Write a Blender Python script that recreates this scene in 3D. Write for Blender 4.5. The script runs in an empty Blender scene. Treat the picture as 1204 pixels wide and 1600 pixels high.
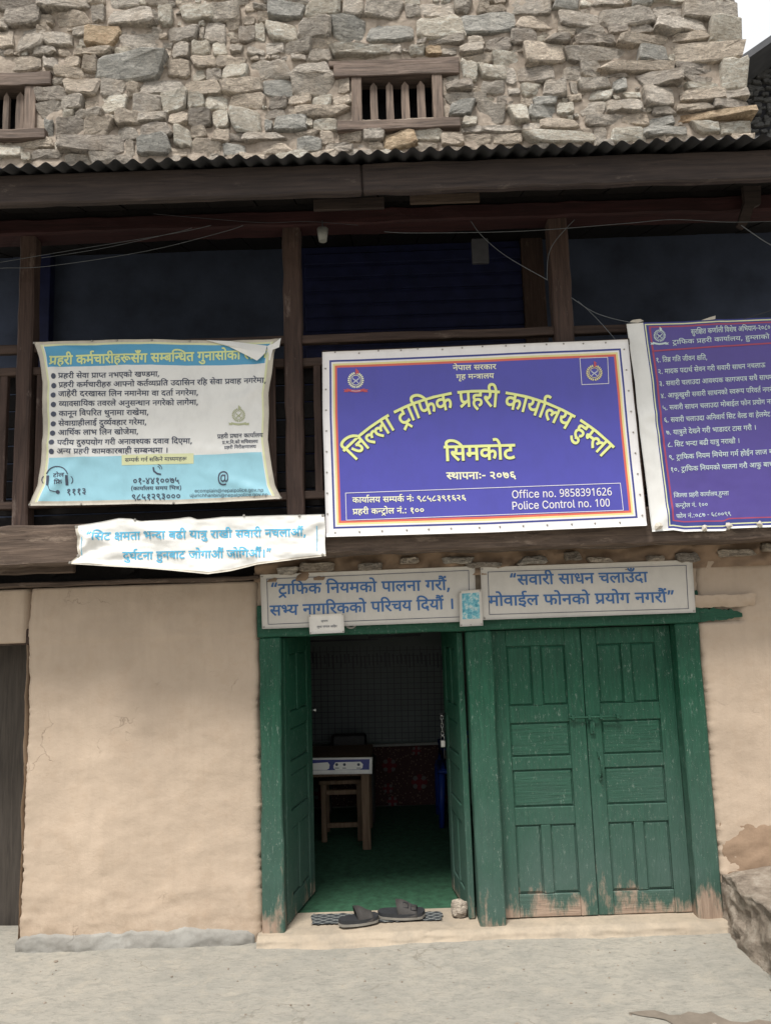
import bpy, bmesh, math, random
from mathutils import Vector, Matrix, noise
from mathutils.geometry import delaunay_2d_cdt

# ---------------------------------------------------------------- camera, sky, sun, exposure
SC = bpy.context.scene
COL = SC.collection
CAM_D, CAM_H = 4.4, 1.712
F_PX, PITCH, ROLL = 1200.0, math.radians(7.77), math.radians(1.93)
cr, sr, cp, sp_ = math.cos(ROLL), math.sin(ROLL), math.cos(PITCH), math.sin(PITCH)
cam_data = bpy.data.cameras.new('camera')
cam = bpy.data.objects.new('camera', cam_data)
COL.objects.link(cam)
R_ = Matrix(((cr, sr, 0), (sr*sp_, -cr*sp_, -cp), (-sr*cp, cr*cp, -sp_)))
cam.matrix_world = Matrix.Translation((0, -CAM_D, CAM_H)) @ R_.to_4x4()
cam_data.sensor_fit = 'VERTICAL'
cam_data.sensor_height = 36
cam_data.lens = 36*F_PX/1600
cam_data.clip_start = 0.05
cam_data.clip_end = 500
SC.camera = cam

SUN_EL, SUN_AZ = 62.0, -160.0          # azimuth from +Y towards +X: behind the viewer, to the left
world = bpy.data.worlds.new('World')
SC.world = world
world.use_nodes = True
wn = world.node_tree
wn.nodes.clear()
sky = wn.nodes.new('ShaderNodeTexSky')
sky.sky_type = 'NISHITA'
sky.sun_disc = False
sky.sun_elevation = math.radians(SUN_EL)
sky.sun_rotation = math.radians(SUN_AZ)
sky.air_density = 1.0
sky.dust_density = 4.0
sky.ozone_density = 1.0
hs = wn.nodes.new('ShaderNodeHueSaturation')      # thin white overcast: the sky loses most of its blue
hs.inputs['Saturation'].default_value = 0.22
hs.inputs['Value'].default_value = 1.0
bg = wn.nodes.new('ShaderNodeBackground')
bg.inputs['Strength'].default_value = 0.15
wo = wn.nodes.new('ShaderNodeOutputWorld')
wn.links.new(sky.outputs[0], hs.inputs['Color'])
# broken white cloud cover over that sky
ctc = wn.nodes.new('ShaderNodeTexCoord'); cno = wn.nodes.new('ShaderNodeTexNoise')
cno.inputs['Scale'].default_value = 2.2; cno.inputs['Detail'].default_value = 6
cra = wn.nodes.new('ShaderNodeValToRGB')
cra.color_ramp.elements[0].position = .3; cra.color_ramp.elements[0].color = (5.3, 5.5, 5.8, 1)
cra.color_ramp.elements[1].position = .7; cra.color_ramp.elements[1].color = (7.0, 7.0, 6.95, 1)
cmx = wn.nodes.new('ShaderNodeMix'); cmx.data_type = 'RGBA'; cmx.inputs[0].default_value = .85
wn.links.new(ctc.outputs['Generated'], cno.inputs['Vector']); wn.links.new(cno.outputs[0], cra.inputs[0])
wn.links.new(hs.outputs[0], cmx.inputs[6]); wn.links.new(cra.outputs[0], cmx.inputs[7])
wn.links.new(cmx.outputs[2], bg.inputs['Color'])
wn.links.new(bg.outputs[0], wo.inputs['Surface'])

sun_data = bpy.data.lights.new('sun', 'SUN')
sun_data.energy = 4.2
sun_data.angle = math.radians(16)
sun_data.color = (1.0, 0.965, 0.915)
sun = bpy.data.objects.new('sun', sun_data)
COL.objects.link(sun)
_az, _el = math.radians(SUN_AZ), math.radians(SUN_EL)
sun_dir = Vector((math.sin(_az)*math.cos(_el), math.cos(_az)*math.cos(_el), math.sin(_el)))
sun.rotation_euler = sun_dir.to_track_quat('Z', 'Y').to_euler()

vs = SC.view_settings
vs.view_transform = 'Standard'
vs.look = 'None'
vs.exposure = 0.27
vs.gamma = 1
vs.use_curve_mapping = False
SC.cycles.max_bounces = 8
SC.cycles.diffuse_bounces = 5

RND = random.Random(7)

# ---------------------------------------------------------------- measuring helpers
def ray(px, py):
    x = (px-602)/F_PX; y = -(py-800)/F_PX
    xr = x*cr + y*sr; yr = -x*sr + y*cr
    return xr, cp - yr*sp_, sp_ + yr*cp
def W(px, py, Y):
    """point of the vertical plane y = Y seen at a pixel of the photograph"""
    a = ray(px, py); t = (Y+CAM_D)/a[1]
    return Vector((a[0]*t, Y, CAM_H + a[2]*t))
def G(px, py, z):
    """point of the horizontal plane z seen at a pixel of the photograph"""
    a = ray(px, py); t = (z-CAM_H)/a[2]
    return Vector((a[0]*t, -CAM_D + a[1]*t, z))
def rect(x0, x1, y0, y1, Y):
    xm, ym = (x0+x1)/2, (y0+y1)/2
    return W(x0, ym, Y).x, W(x1, ym, Y).x, W(xm, y1, Y).z, W(xm, y0, Y).z   # xl, xr, zb, zt

# ---------------------------------------------------------------- materials
def lin(c):
    return tuple(((v/255)/12.92 if v/255 <= .04045 else ((v/255+.055)/1.055)**2.4) for v in c)
class NT:
    def __init__(s, name):
        s.m = bpy.data.materials.new(name); s.m.use_nodes = True
        s.t = s.m.node_tree; s.b = s.t.nodes['Principled BSDF']
        s.tc = s.t.nodes.new('ShaderNodeTexCoord')
    def n(s, ty, **kw):
        o = s.t.nodes.new(ty)
        for k, v in kw.items():
            if k in o.inputs: o.inputs[k].default_value = v
            else: setattr(o, k, v)
        return o
    def l(s, a, b): s.t.links.new(a, b)
    def coord(s, scale=(1, 1, 1), loc=(0, 0, 0), rnd=False):
        mp = s.n('ShaderNodeMapping'); mp.inputs['Scale'].default_value = scale; mp.inputs['Location'].default_value = loc
        s.l(s.tc.outputs['Object'], mp.inputs['Vector'])
        if rnd:
            oi = s.n('ShaderNodeObjectInfo'); mu = s.n('ShaderNodeMath', operation='MULTIPLY'); mu.inputs[1].default_value = 37
            s.l(oi.outputs['Random'], mu.inputs[0]); s.l(mu.outputs[0], mp.inputs['Location'])
        return mp.outputs[0]
    def noise(s, scale, detail=6, rough=.6, vscale=(1, 1, 1), dist=0, loc=(0, 0, 0), rnd=False):
        o = s.n('ShaderNodeTexNoise'); o.inputs['Scale'].default_value = scale; o.inputs['Detail'].default_value = detail
        o.inputs['Roughness'].default_value = rough; o.inputs['Distortion'].default_value = dist
        s.l(s.coord(vscale, loc, rnd), o.inputs['Vector'])
        return o.outputs[0]
    def ramp(s, fac, stops, lin_=True):
        o = s.n('ShaderNodeValToRGB'); e = o.color_ramp.elements
        while len(e) < len(stops): e.new(.5)
        for i, (p, c) in enumerate(stops):
            e[i].position = p
            e[i].color = (*c, 1) if not isinstance(c, (int, float)) else (c, c, c, 1)
        s.l(fac, o.inputs[0]); return o.outputs[0]
    def mix(s, fac, a, b, mode='MIX'):
        o = s.n('ShaderNodeMix', data_type='RGBA', blend_type=mode)
        for v, i in ((fac, 0), (a, 6), (b, 7)):
            if isinstance(v, (int, float)): o.inputs[i].default_value = v
            elif isinstance(v, tuple): o.inputs[i].default_value = (*v, 1)
            else: s.l(v, o.inputs[i])
        return o.outputs[2]
    def math(s, op, a, b=0.0, clamp=False):
        o = s.n('ShaderNodeMath', operation=op); o.use_clamp = clamp
        for v, i in ((a, 0), (b, 1)):
            if isinstance(v, (int, float)): o.inputs[i].default_value = v
            else: s.l(v, o.inputs[i])
        return o.outputs[0]
    def axis(s, i):
        o = s.n('ShaderNodeSeparateXYZ'); s.l(s.tc.outputs['Object'], o.inputs[0]); return o.outputs[i]
    def bump(s, h, strength=.5, dist=.01):
        o = s.n('ShaderNodeBump'); o.inputs['Strength'].default_value = strength; o.inputs['Distance'].default_value = dist
        s.l(h, o.inputs['Height'])
        last = s.b.inputs['Normal'].links
        if last: s.l(last[0].from_socket, o.inputs['Normal'])
        s.l(o.outputs[0], s.b.inputs['Normal'])
    def done(s, col, rough=.8, spec=.3, metal=0):
        if isinstance(col, tuple): s.b.inputs['Base Color'].default_value = (*col, 1)
        else: s.l(col, s.b.inputs['Base Color'])
        if isinstance(rough, (int, float)): s.b.inputs['Roughness'].default_value = rough
        else: s.l(rough, s.b.inputs['Roughness'])
        s.b.inputs['Specular IOR Level'].default_value = spec
        s.b.inputs['Metallic'].default_value = metal
        return s.m

def simple(name, c, rough=.8, var=.12, scale=6, bump=0.0, bscale=60, spec=.3, metal=0):
    t = NT(name)
    a = tuple(v*(1-var) for v in c); b = tuple(min(1, v*(1+var)) for v in c)
    col = t.ramp(t.noise(scale), [(.3, a), (.7, b)])
    if bump: t.bump(t.noise(bscale, 4), bump, .004)
    return t.done(col, rough, spec, metal)

def wood(name, dark, light, grain='x', rough=.75, worn=None, wornamt=.5, bump=.5):
    t = NT(name)
    sc = {'x': (.06, 1, 1), 'z': (1, 1, .06), 'y': (1, .06, 1)}[grain]
    g = t.noise(55, 8, .65, sc, dist=.6)
    big = t.noise(3, 4, .6, {'x': (.4, 1, 1), 'z': (1, 1, .4), 'y': (1, .4, 1)}[grain])
    col = t.ramp(g, [(.32, dark), (.68, light)])
    col = t.mix(t.ramp(big, [(.35, .0), (.7, .45)]), col, tuple(v*.55 for v in dark))
    if worn:
        w = t.noise(12, 8, .75, {'x': (.3, 1, 1), 'z': (1, 1, .3), 'y': (1, .3, 1)}[grain], loc=(3, 1, 7))
        col = t.mix(t.ramp(w, [(.62-.2*wornamt, 0.0), (.72-.15*wornamt, .8)]), col, worn)
    t.bump(g, bump, .006)
    return t.done(col, rough, .25)

def print_mat(name, c, rough=.45, dirt=.12):
    """ink or vinyl: flat colour with faint dirt of its own"""
    t = NT(name)
    d = t.noise(9, 7, .7, (1, 1, .6))
    col = t.mix(t.ramp(d, [(.45, 0.0), (.8, dirt*2.2)]), c, tuple(v*.45+.02 for v in c))
    w = t.noise(420, 1, .5)
    t.bump(w, .04, .001)
    return t.done(col, rough, .35)

MAT = {}
# stones -------------------------------------------------
def stone_mat(name, dark, light, tint, amt=.35):
    t = NT(name)
    lay = t.noise(13, 10, .74, (1, 1, 3.4), dist=1.2, rnd=True)
    fine = t.noise(75, 8, .75, (1, 1, 2.0), rnd=True)
    col = t.ramp(lay, [(.36, tuple(v*.8 for v in dark)), (.5, tuple((a+b)/2 for a, b in zip(dark, light))), (.63, tuple(min(.85, v*1.15) for v in light))])
    col = t.mix(t.ramp(t.noise(5, 5, .7, loc=(5, 2, 2), rnd=True), [(.45, 0.0), (.68, amt)]), col, tint)
    oi = t.n('ShaderNodeObjectInfo')
    v = t.ramp(oi.outputs['Random'], [(0, .88), (1, 1.18)])
    col = t.mix(1.0, col, v, 'MULTIPLY')
    col = t.mix(t.ramp(fine, [(.38, .65), (.47, 0.0)]), col, tuple(x*.35 for x in dark))
    t.bump(lay, 1, .05); t.bump(fine, 1, .015)
    return t.done(col, .85, .25)
S_ = lambda *c: tuple(c)
MAT['g'] = stone_mat('stone_grey', S_(.35, .31, .265), S_(.70, .635, .55), S_(.40, .30, .20))
MAT['d'] = stone_mat('stone_dark_grey', S_(.25, .22, .19), S_(.54, .48, .41), S_(.30, .22, .15))
MAT['b'] = stone_mat('stone_blue_grey', S_(.31, .305, .28), S_(.60, .575, .52), S_(.40, .34, .26), .2)
MAT['t'] = stone_mat('stone_tan', S_(.40, .325, .255), S_(.74, .64, .52), S_(.40, .37, .33))
MAT['c'] = stone_mat('stone_cream', S_(.55, .485, .39), S_(.84, .78, .67), S_(.45, .34, .22), .25)
MAT['o'] = stone_mat('stone_ochre', S_(.36, .26, .165), S_(.62, .49, .34), S_(.42, .25, .13), .5)
t = NT('mud_mortar')
a = t.noise(14, 9, .75); b = t.noise(90, 6, .7)
col = t.ramp(a, [(.3, (.26, .215, .175)), (.7, (.50, .425, .35))])
t.bump(a, 1, .03); t.bump(b, .7, .006)
MAT['mortar'] = t.done(col, .95, .15)

# mud plaster ---------------------------------------------
def plaster(name, base, stain, lo=0.0):
    t = NT(name)
    big = t.noise(1.6, 5, .6, (1, 1, .8)); med = t.noise(7, 8, .7); streak = t.noise(26, 6, .6, (1, 1, .12)); fine = t.noise(150, 5, .7)
    col = t.ramp(big, [(.3, tuple(v*.86 for v in base)), (.7, tuple(min(1, v*1.1) for v in base))])
    col = t.mix(t.ramp(med, [(.5, 0.0), (.75, .45)]), col, stain)
    col = t.mix(t.ramp(streak, [(.45, 0.0), (.75, .3)]), col, tuple(v*.8 for v in base))
    col = t.mix(t.ramp(t.noise(34, 9, .8, loc=(4, 4, 4)), [(.66, 0.0), (.71, .7)]), col, (.22, .155, .10))
    # hairline cracks, broken up by a mask
    v = t.n('ShaderNodeTexVoronoi', feature='DISTANCE_TO_EDGE'); v.inputs['Scale'].default_value = 2.6
    wv = t.n('ShaderNodeVectorMath', operation='ADD'); nz = t.n('ShaderNodeTexNoise'); nz.inputs['Scale'].default_value = 6; nz.inputs['Detail'].default_value = 7
    t.l(t.coord(), nz.inputs['Vector']); sc_ = t.n('ShaderNodeVectorMath', operation='SCALE'); sc_.inputs['Scale'].default_value = .35
    t.l(nz.outputs['Color'], sc_.inputs[0]); t.l(t.coord(), wv.inputs[0]); t.l(sc_.outputs[0], wv.inputs[1]); t.l(wv.outputs[0], v.inputs['Vector'])
    crk = t.math('MULTIPLY', t.ramp(v.outputs['Distance'], [(.0, 1.0), (.007, 0.0)]), t.ramp(t.noise(2.3, 3, .6, loc=(7, 7, 7)), [(.58, 0.0), (.66, 1.0)]))
    col = t.mix(t.math('MULTIPLY', crk, .32), col, (.13, .09, .06))
    # splash zone near the ground
    spl = t.math('MULTIPLY', t.math('SUBTRACT', .42, t.axis(2), True), 1.5)
    col = t.mix(t.math('MULTIPLY', spl, t.ramp(t.noise(5, 8, .75, loc=(2, 9, 2)), [(.42, 0.0), (.6, 1.0)])), col, tuple(v_*.78 for v_ in stain))
    t.bump(t.math('MULTIPLY', crk, -1.0), .6, .006)
    t.bump(med, .35, .02); t.bump(t.noise(24, 9, .75), .25, .006); t.bump(t.noise(45, 6, .7, (1, 1, .15)), .2, .003); t.bump(fine, .3, .002)
    return t.done(col, .93, .15)
MAT['plaster'] = plaster('mud_plaster', (.44, .35, .268), (.36, .265, .185))
MAT['plaster_brown'] = plaster('brown_mud', (.27, .19, .13), (.16, .11, .075))
MAT['cement'] = plaster('grey_cement_patch', (.29, .28, .255), (.22, .205, .18))
MAT['sill'] = plaster('mud_sill', (.38, .315, .24), (.29, .255, .205))
t = NT('rough_mud_stone')
a = t.noise(9, 9, .75); b = t.noise(60, 6, .7)
col = t.ramp(a, [(.3, (.16, .128, .10)), (.5, (.33, .275, .22)), (.7, (.52, .46, .385))])
t.bump(a, 1, .05); t.bump(b, .8, .008)
MAT['mudstone'] = t.done(col, .95, .15)

# concrete ground -------------------------------------------
t = NT('concrete_yard')
a = t.noise(1.3, 6, .6); b = t.noise(9, 9, .78, (1, 1.8, 1), dist=.6); c_ = t.noise(70, 6, .7); d = t.noise(22, 9, .8, (1, 2.4, 1), loc=(9, 3, 0))
col = t.ramp(a, [(.3, (.255, .245, .215)), (.7, (.335, .31, .262))])
col = t.mix(t.ramp(b, [(.46, 0.0), (.60, .7)]), col, (.225, .218, .19))
col = t.mix(t.ramp(d, [(.52, 0.0), (.64, .65)]), col, (.165, .158, .138))
col = t.mix(t.ramp(t.noise(6, 8, .75, loc=(1, 8, 2)), [(.52, 0.0), (.7, .5)]), col, (.38, .34, .275))
v = t.n('ShaderNodeTexVoronoi', feature='DISTANCE_TO_EDGE'); v.inputs['Scale'].default_value = .9
wv = t.n('ShaderNodeVectorMath', operation='ADD'); nz = t.n('ShaderNodeTexNoise'); nz.inputs['Scale'].default_value = 5; nz.inputs['Detail'].default_value = 8
t.l(t.coord(), nz.inputs['Vector']); sc_ = t.n('ShaderNodeVectorMath', operation='SCALE'); sc_.inputs['Scale'].default_value = .4
t.l(nz.outputs['Color'], sc_.inputs[0]); t.l(t.coord(), wv.inputs[0]); t.l(sc_.outputs[0], wv.inputs[1]); t.l(wv.outputs[0], v.inputs['Vector'])
crk = t.math('MULTIPLY', t.ramp(v.outputs['Distance'], [(.0, 1.0), (.005, 0.0)]), t.ramp(t.noise(2.3, 3, .6, loc=(7, 7, 7)), [(.5, 0.0), (.6, 1.0)]))
col = t.mix(t.math('MULTIPLY', crk, .6), col, (.15, .13, .10))
col = t.mix(t.ramp(t.noise(160, 3, .7), [(.62, 0.0), (.70, .5)]), col, (.22, .20, .17))
t.bump(b, .4, .02); t.bump(d, .5, .008); t.bump(c_, .4, .003)
MAT['concrete'] = t.done(col, .92, .2)
t = NT('wet_concrete')
col = t.ramp(t.noise(14, 6), [(.3, (.15, .125, .10)), (.7, (.22, .185, .15))])
MAT['wet'] = t.done(col, .45, .4)

# wood ----------------------------------------------------
MAT['wood_x'] = wood('old_brown_wood', (.030, .019, .015), (.085, .055, .042), 'x', worn=(.16, .125, .10), wornamt=.15)
MAT['fascia'] = wood('eave_board_wood', (.026, .020, .019), (.068, .050, .042), 'x', worn=(.12, .095, .08), wornamt=.1)
MAT['wood_z'] = wood('old_post_wood', (.034, .021, .017), (.090, .057, .045), 'z', worn=(.17, .13, .11), wornamt=.2)
MAT['beam'] = wood('weathered_floor_beam', (.055, .039, .030), (.155, .112, .085), 'x', worn=(.26, .20, .155), wornamt=.3, bump=.9)
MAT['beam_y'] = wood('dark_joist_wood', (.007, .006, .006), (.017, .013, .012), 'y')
MAT['red_beam'] = wood('red_brown_beam', (.022, .009, .009), (.05, .018, .018), 'x')
MAT['window_x'] = wood('grey_window_wood', (.07, .052, .042), (.23, .17, .135), 'x', bump=.9)
MAT['window_z'] = wood('grey_window_post', (.07, .052, .042), (.27, .20, .155), 'z', bump=.9)
MAT['table_wood'] = wood('table_wood', (.10, .065, .04), (.22, .15, .10), 'z')

def green(name, grain):
    t = NT(name)
    sc = (1, 1, .08) if grain == 'z' else (.08, 1, 1)
    g = t.noise(70, 8, .7, sc, dist=.4)
    dust = t.noise(2.2, 6, .65)
    col = t.ramp(g, [(.3, (.003, .040, .021)), (.7, (.010, .076, .041))])
    z = t.axis(2)
    col = t.mix(t.math('MULTIPLY', t.ramp(dust, [(.3, .45), (.7, .95)]), t.math('SUBTRACT', 1.25, z, True), True), col, (.062, .105, .088))
    # paint worn off to bare wood close to the ground, and in scratches
    wear = t.noise(9, 9, .75, (1, 1, .35))
    low = t.math('SUBTRACT', .26, z, True)
    lowm = t.math('MULTIPLY', low, .98)
    wear = t.math('ADD', t.math('MULTIPLY', wear, .75), t.math('MULTIPLY', t.noise(38, 8, .7, (1, 1, .14), loc=(6, 6, 1)), .3))
    wear = t.math('ADD', wear, t.math('SUBTRACT', t.math('MULTIPLY', t.noise(3.5, 4, .6, (1, 1, .6), loc=(1, 5, 8)), .7), .35))
    wear = t.math('SUBTRACT', wear, t.math('MULTIPLY', t.math('MULTIPLY', t.math('SUBTRACT', z, .32), 4.0, True), .13))
    wm = t.ramp(t.math('ADD', wear, lowm), [(.66, 0.0), (.78, .92)])
    bare = t.ramp(g, [(.3, (.22, .15, .11)), (.7, (.42, .31, .235))])
    scr = t.ramp(t.noise(40, 9, .85, (1.5, 1, .5), loc=(2, 2, 2)), [(.575, 0.0), (.62, .55)])
    col = t.mix(scr, col, (.20, .25, .21))
    col = t.mix(wm, col, bare)
    speck = t.ramp(t.noise(130, 3, .8, (1, 1, .6)), [(.66, 0.0), (.70, .7)])
    col = t.mix(speck, col, (.30, .30, .25))
    t.bump(g, .8, .006); t.bump(t.noise(8, 6, .7, (1, 1, .3)), .5, .012)
    return t.done(col, .6, .3)
MAT['green_z'] = green('worn_green_paint', 'z')
MAT['green_x'] = green('worn_green_paint_rail', 'x')

MAT['iron'] = simple('dark_iron', (.035, .035, .035), .5, .3, 30, .3, 80, .5, .6)
MAT['steel'] = simple('padlock_steel', (.5, .5, .48), .35, .1, 30, 0, 60, .5, .9)
MAT['nail'] = simple('nail_head', (.30, .28, .25), .5, .2, 20, 0, 60, .5, .5)
t = NT('corrugated_roof_sheet')
a = t.noise(5, 6, .6)
col = t.ramp(a, [(.3, (.05, .052, .055)), (.7, (.10, .10, .105))])
MAT['tin'] = t.done(col, .5, .5, .35)
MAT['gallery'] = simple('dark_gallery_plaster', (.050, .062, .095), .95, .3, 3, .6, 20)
MAT['shutter'] = simple('dark_blue_shutter_paint', (.014, .018, .060), .6, .3, 8, .3, 40)
MAT['dark'] = simple('dark_painted_shade', (.02, .02, .024), .95, .3, 5)  # near black stands in for shade inside windows and on the neighbour wall
MAT['room_wall'] = simple('room_wall', (.10, .10, .085), .9, .2, 4, .3, 20)
MAT['carpet'] = simple('green_carpet', (.026, .080, .044), .98, .35, 20, .5, 220)
MAT['cable'] = simple('grey_cable', (.05, .05, .055), .6, .2, 20)
MAT['cable_light'] = simple('pale_cable', (.12, .13, .14), .6, .2, 20)
MAT['paper'] = simple('white_paper', (.66, .63, .58), .8, .06, 8)
MAT['pot'] = simple('white_plastic', (.26, .26, .24), .5, .15, 12)

# ---------------------------------------------------------------- object helpers
ORIG = {}
def wloc(o):
    v = Vector(ORIG.get(o.name, (0, 0, 0)))
    return v
def tag(o, label=None, cat=None, group=None, kind=None):
    for k, v in (('label', label), ('category', cat), ('group', group), ('kind', kind)):
        if v: o[k] = v
    return o
def thing(name, label, cat, loc=(0, 0, 0), group=None):
    o = bpy.data.objects.new(name, None); COL.objects.link(o)
    o.empty_display_size = .1
    o.location = loc; ORIG[o.name] = loc
    return tag(o, label, cat, group)
def obj(name, bm, mats, parent=None, smooth=False):
    me = bpy.data.meshes.new(name)
    bm.normal_update(); bm.to_mesh(me); bm.free()
    if not isinstance(mats, (list, tuple)): mats = [mats]
    for m in mats: me.materials.append(MAT[m] if isinstance(m, str) else m)
    if smooth:
        for p in me.polygons: p.use_smooth = True
    o = bpy.data.objects.new(name, me); COL.objects.link(o)
    if parent:
        o.parent = parent; o.location = -wloc(parent)
    ORIG[o.name] = (0, 0, 0)
    return o
def fbm(p, s=1.0, o=4):
    return noise.fractal(Vector(p)*s, .8, 2.0, o)
def box(bm, x0, x1, y0, y1, z0, z1, bev=.004, mi=0, jit=0, seg=None):
    """box, optionally cut along its longest side and jittered so that its edges are hand-worked"""
    if x1 < x0: x0, x1 = x1, x0
    if y1 < y0: y0, y1 = y1, y0
    if z1 < z0: z0, z1 = z1, z0
    r = bmesh.ops.create_cube(bm, size=1)
    vs_ = r['verts']
    for v in vs_:
        v.co = Vector((x0+(v.co.x+.5)*(x1-x0), y0+(v.co.y+.5)*(y1-y0), z0+(v.co.z+.5)*(z1-z0)))
    faces = set(f for v in vs_ for f in v.link_faces)
    allv = set(vs_)
    if bev:
        es = list(set(e for v in vs_ for e in v.link_edges))
        rr = bmesh.ops.bevel(bm, geom=es, offset=bev, segments=1, affect='EDGES', profile=.5)
        allv |= set(v for v in rr['verts'] if v.is_valid)
        faces |= set(f for v in allv if v.is_valid for f in v.link_faces)
    if seg:
        L = (x1-x0, y1-y0, z1-z0); ax = L.index(max(L)); lo = (x0, y0, z0)[ax]
        n = max(1, int(L[ax]/seg))
        for i in range(1, n):
            co = [0, 0, 0]; co[ax] = lo+L[ax]*i/n; no = [0, 0, 0]; no[ax] = 1
            fs = set(f for v in allv if v.is_valid for f in v.link_faces)
            gm = list(fs)+list(set(e for f in fs for e in f.edges))+list(set(v for f in fs for v in f.verts))
            rr = bmesh.ops.bisect_plane(bm, geom=gm, plane_co=co, plane_no=no)
            allv |= set(g for g in rr['geom_cut'] if isinstance(g, bmesh.types.BMVert))
    if jit:
        for v in allv:
            if v.is_valid:
                p = v.co*6
                v.co += Vector((fbm(p+Vector((9, 0, 0))), fbm(p+Vector((0, 9, 0))), fbm(p+Vector((0, 0, 9)))))*jit
    for v in allv:
        if v.is_valid:
            for f in v.link_faces: f.material_index = mi
def BM(): return bmesh.new()
def bx(name, a, mats, parent, bev=.004, jit=0, seg=None):
    bm = BM(); box(bm, *a, bev=bev, jit=jit, seg=seg)
    return obj(name, bm, mats, parent)
def tube(bm, pts, r, n=6, mi=0, r2=None):
    rings = []
    m = len(pts)
    for i, p in enumerate(pts):
        p = Vector(p)
        d = (Vector(pts[min(i+1, m-1)])-Vector(pts[max(i-1, 0)])).normalized()
        u = d.cross(Vector((0, 0, 1)))
        if u.length < .05: u = d.cross(Vector((1, 0, 0)))
        u.normalize(); w = d.cross(u)
        rad = r if r2 is None else r+(r2-r)*i/(m-1)
        rings.append([bm.verts.new(p+(u*math.cos(6.2832*k/n)+w*math.sin(6.2832*k/n))*rad) for k in range(n)])
    for i in range(m-1):
        for k in range(n):
            f = bm.faces.new((rings[i][k], rings[i][(k+1) % n], rings[i+1][(k+1) % n], rings[i+1][k])); f.material_index = mi; f.smooth = True
    for rg in (rings[0][::-1], rings[-1]):
        f = bm.faces.new(rg); f.material_index = mi
def grid(bm, xs, zs, fn, mi=None):
    V = [[bm.verts.new(fn(x, z)) for x in xs] for z in zs]
    for j in range(len(zs)-1):
        for i in range(len(xs)-1):
            f = bm.faces.new((V[j][i], V[j][i+1], V[j+1][i+1], V[j+1][i]))
            f.smooth = True
            if mi: f.material_index = mi((xs[i]+xs[i+1])/2, (zs[j]+zs[j+1])/2)
    return V
def lin_(a, b, n): return [a+(b-a)*i/n for i in range(n+1)]
def prism(bm, pts, y0, y1, mi=0):
    """closed outline in x,z given thickness along y"""
    a = [bm.verts.new((x, y0, z)) for x, z in pts]; b = [bm.verts.new((x, y1, z)) for x, z in pts]
    n = len(pts)
    fs = [bm.faces.new(a), bm.faces.new(b[::-1])]
    for i in range(n): fs.append(bm.faces.new((a[i], b[i], b[(i+1) % n], a[(i+1) % n])))
    bmesh.ops.recalc_face_normals(bm, faces=fs)
    for f in fs: f.material_index = mi

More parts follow.
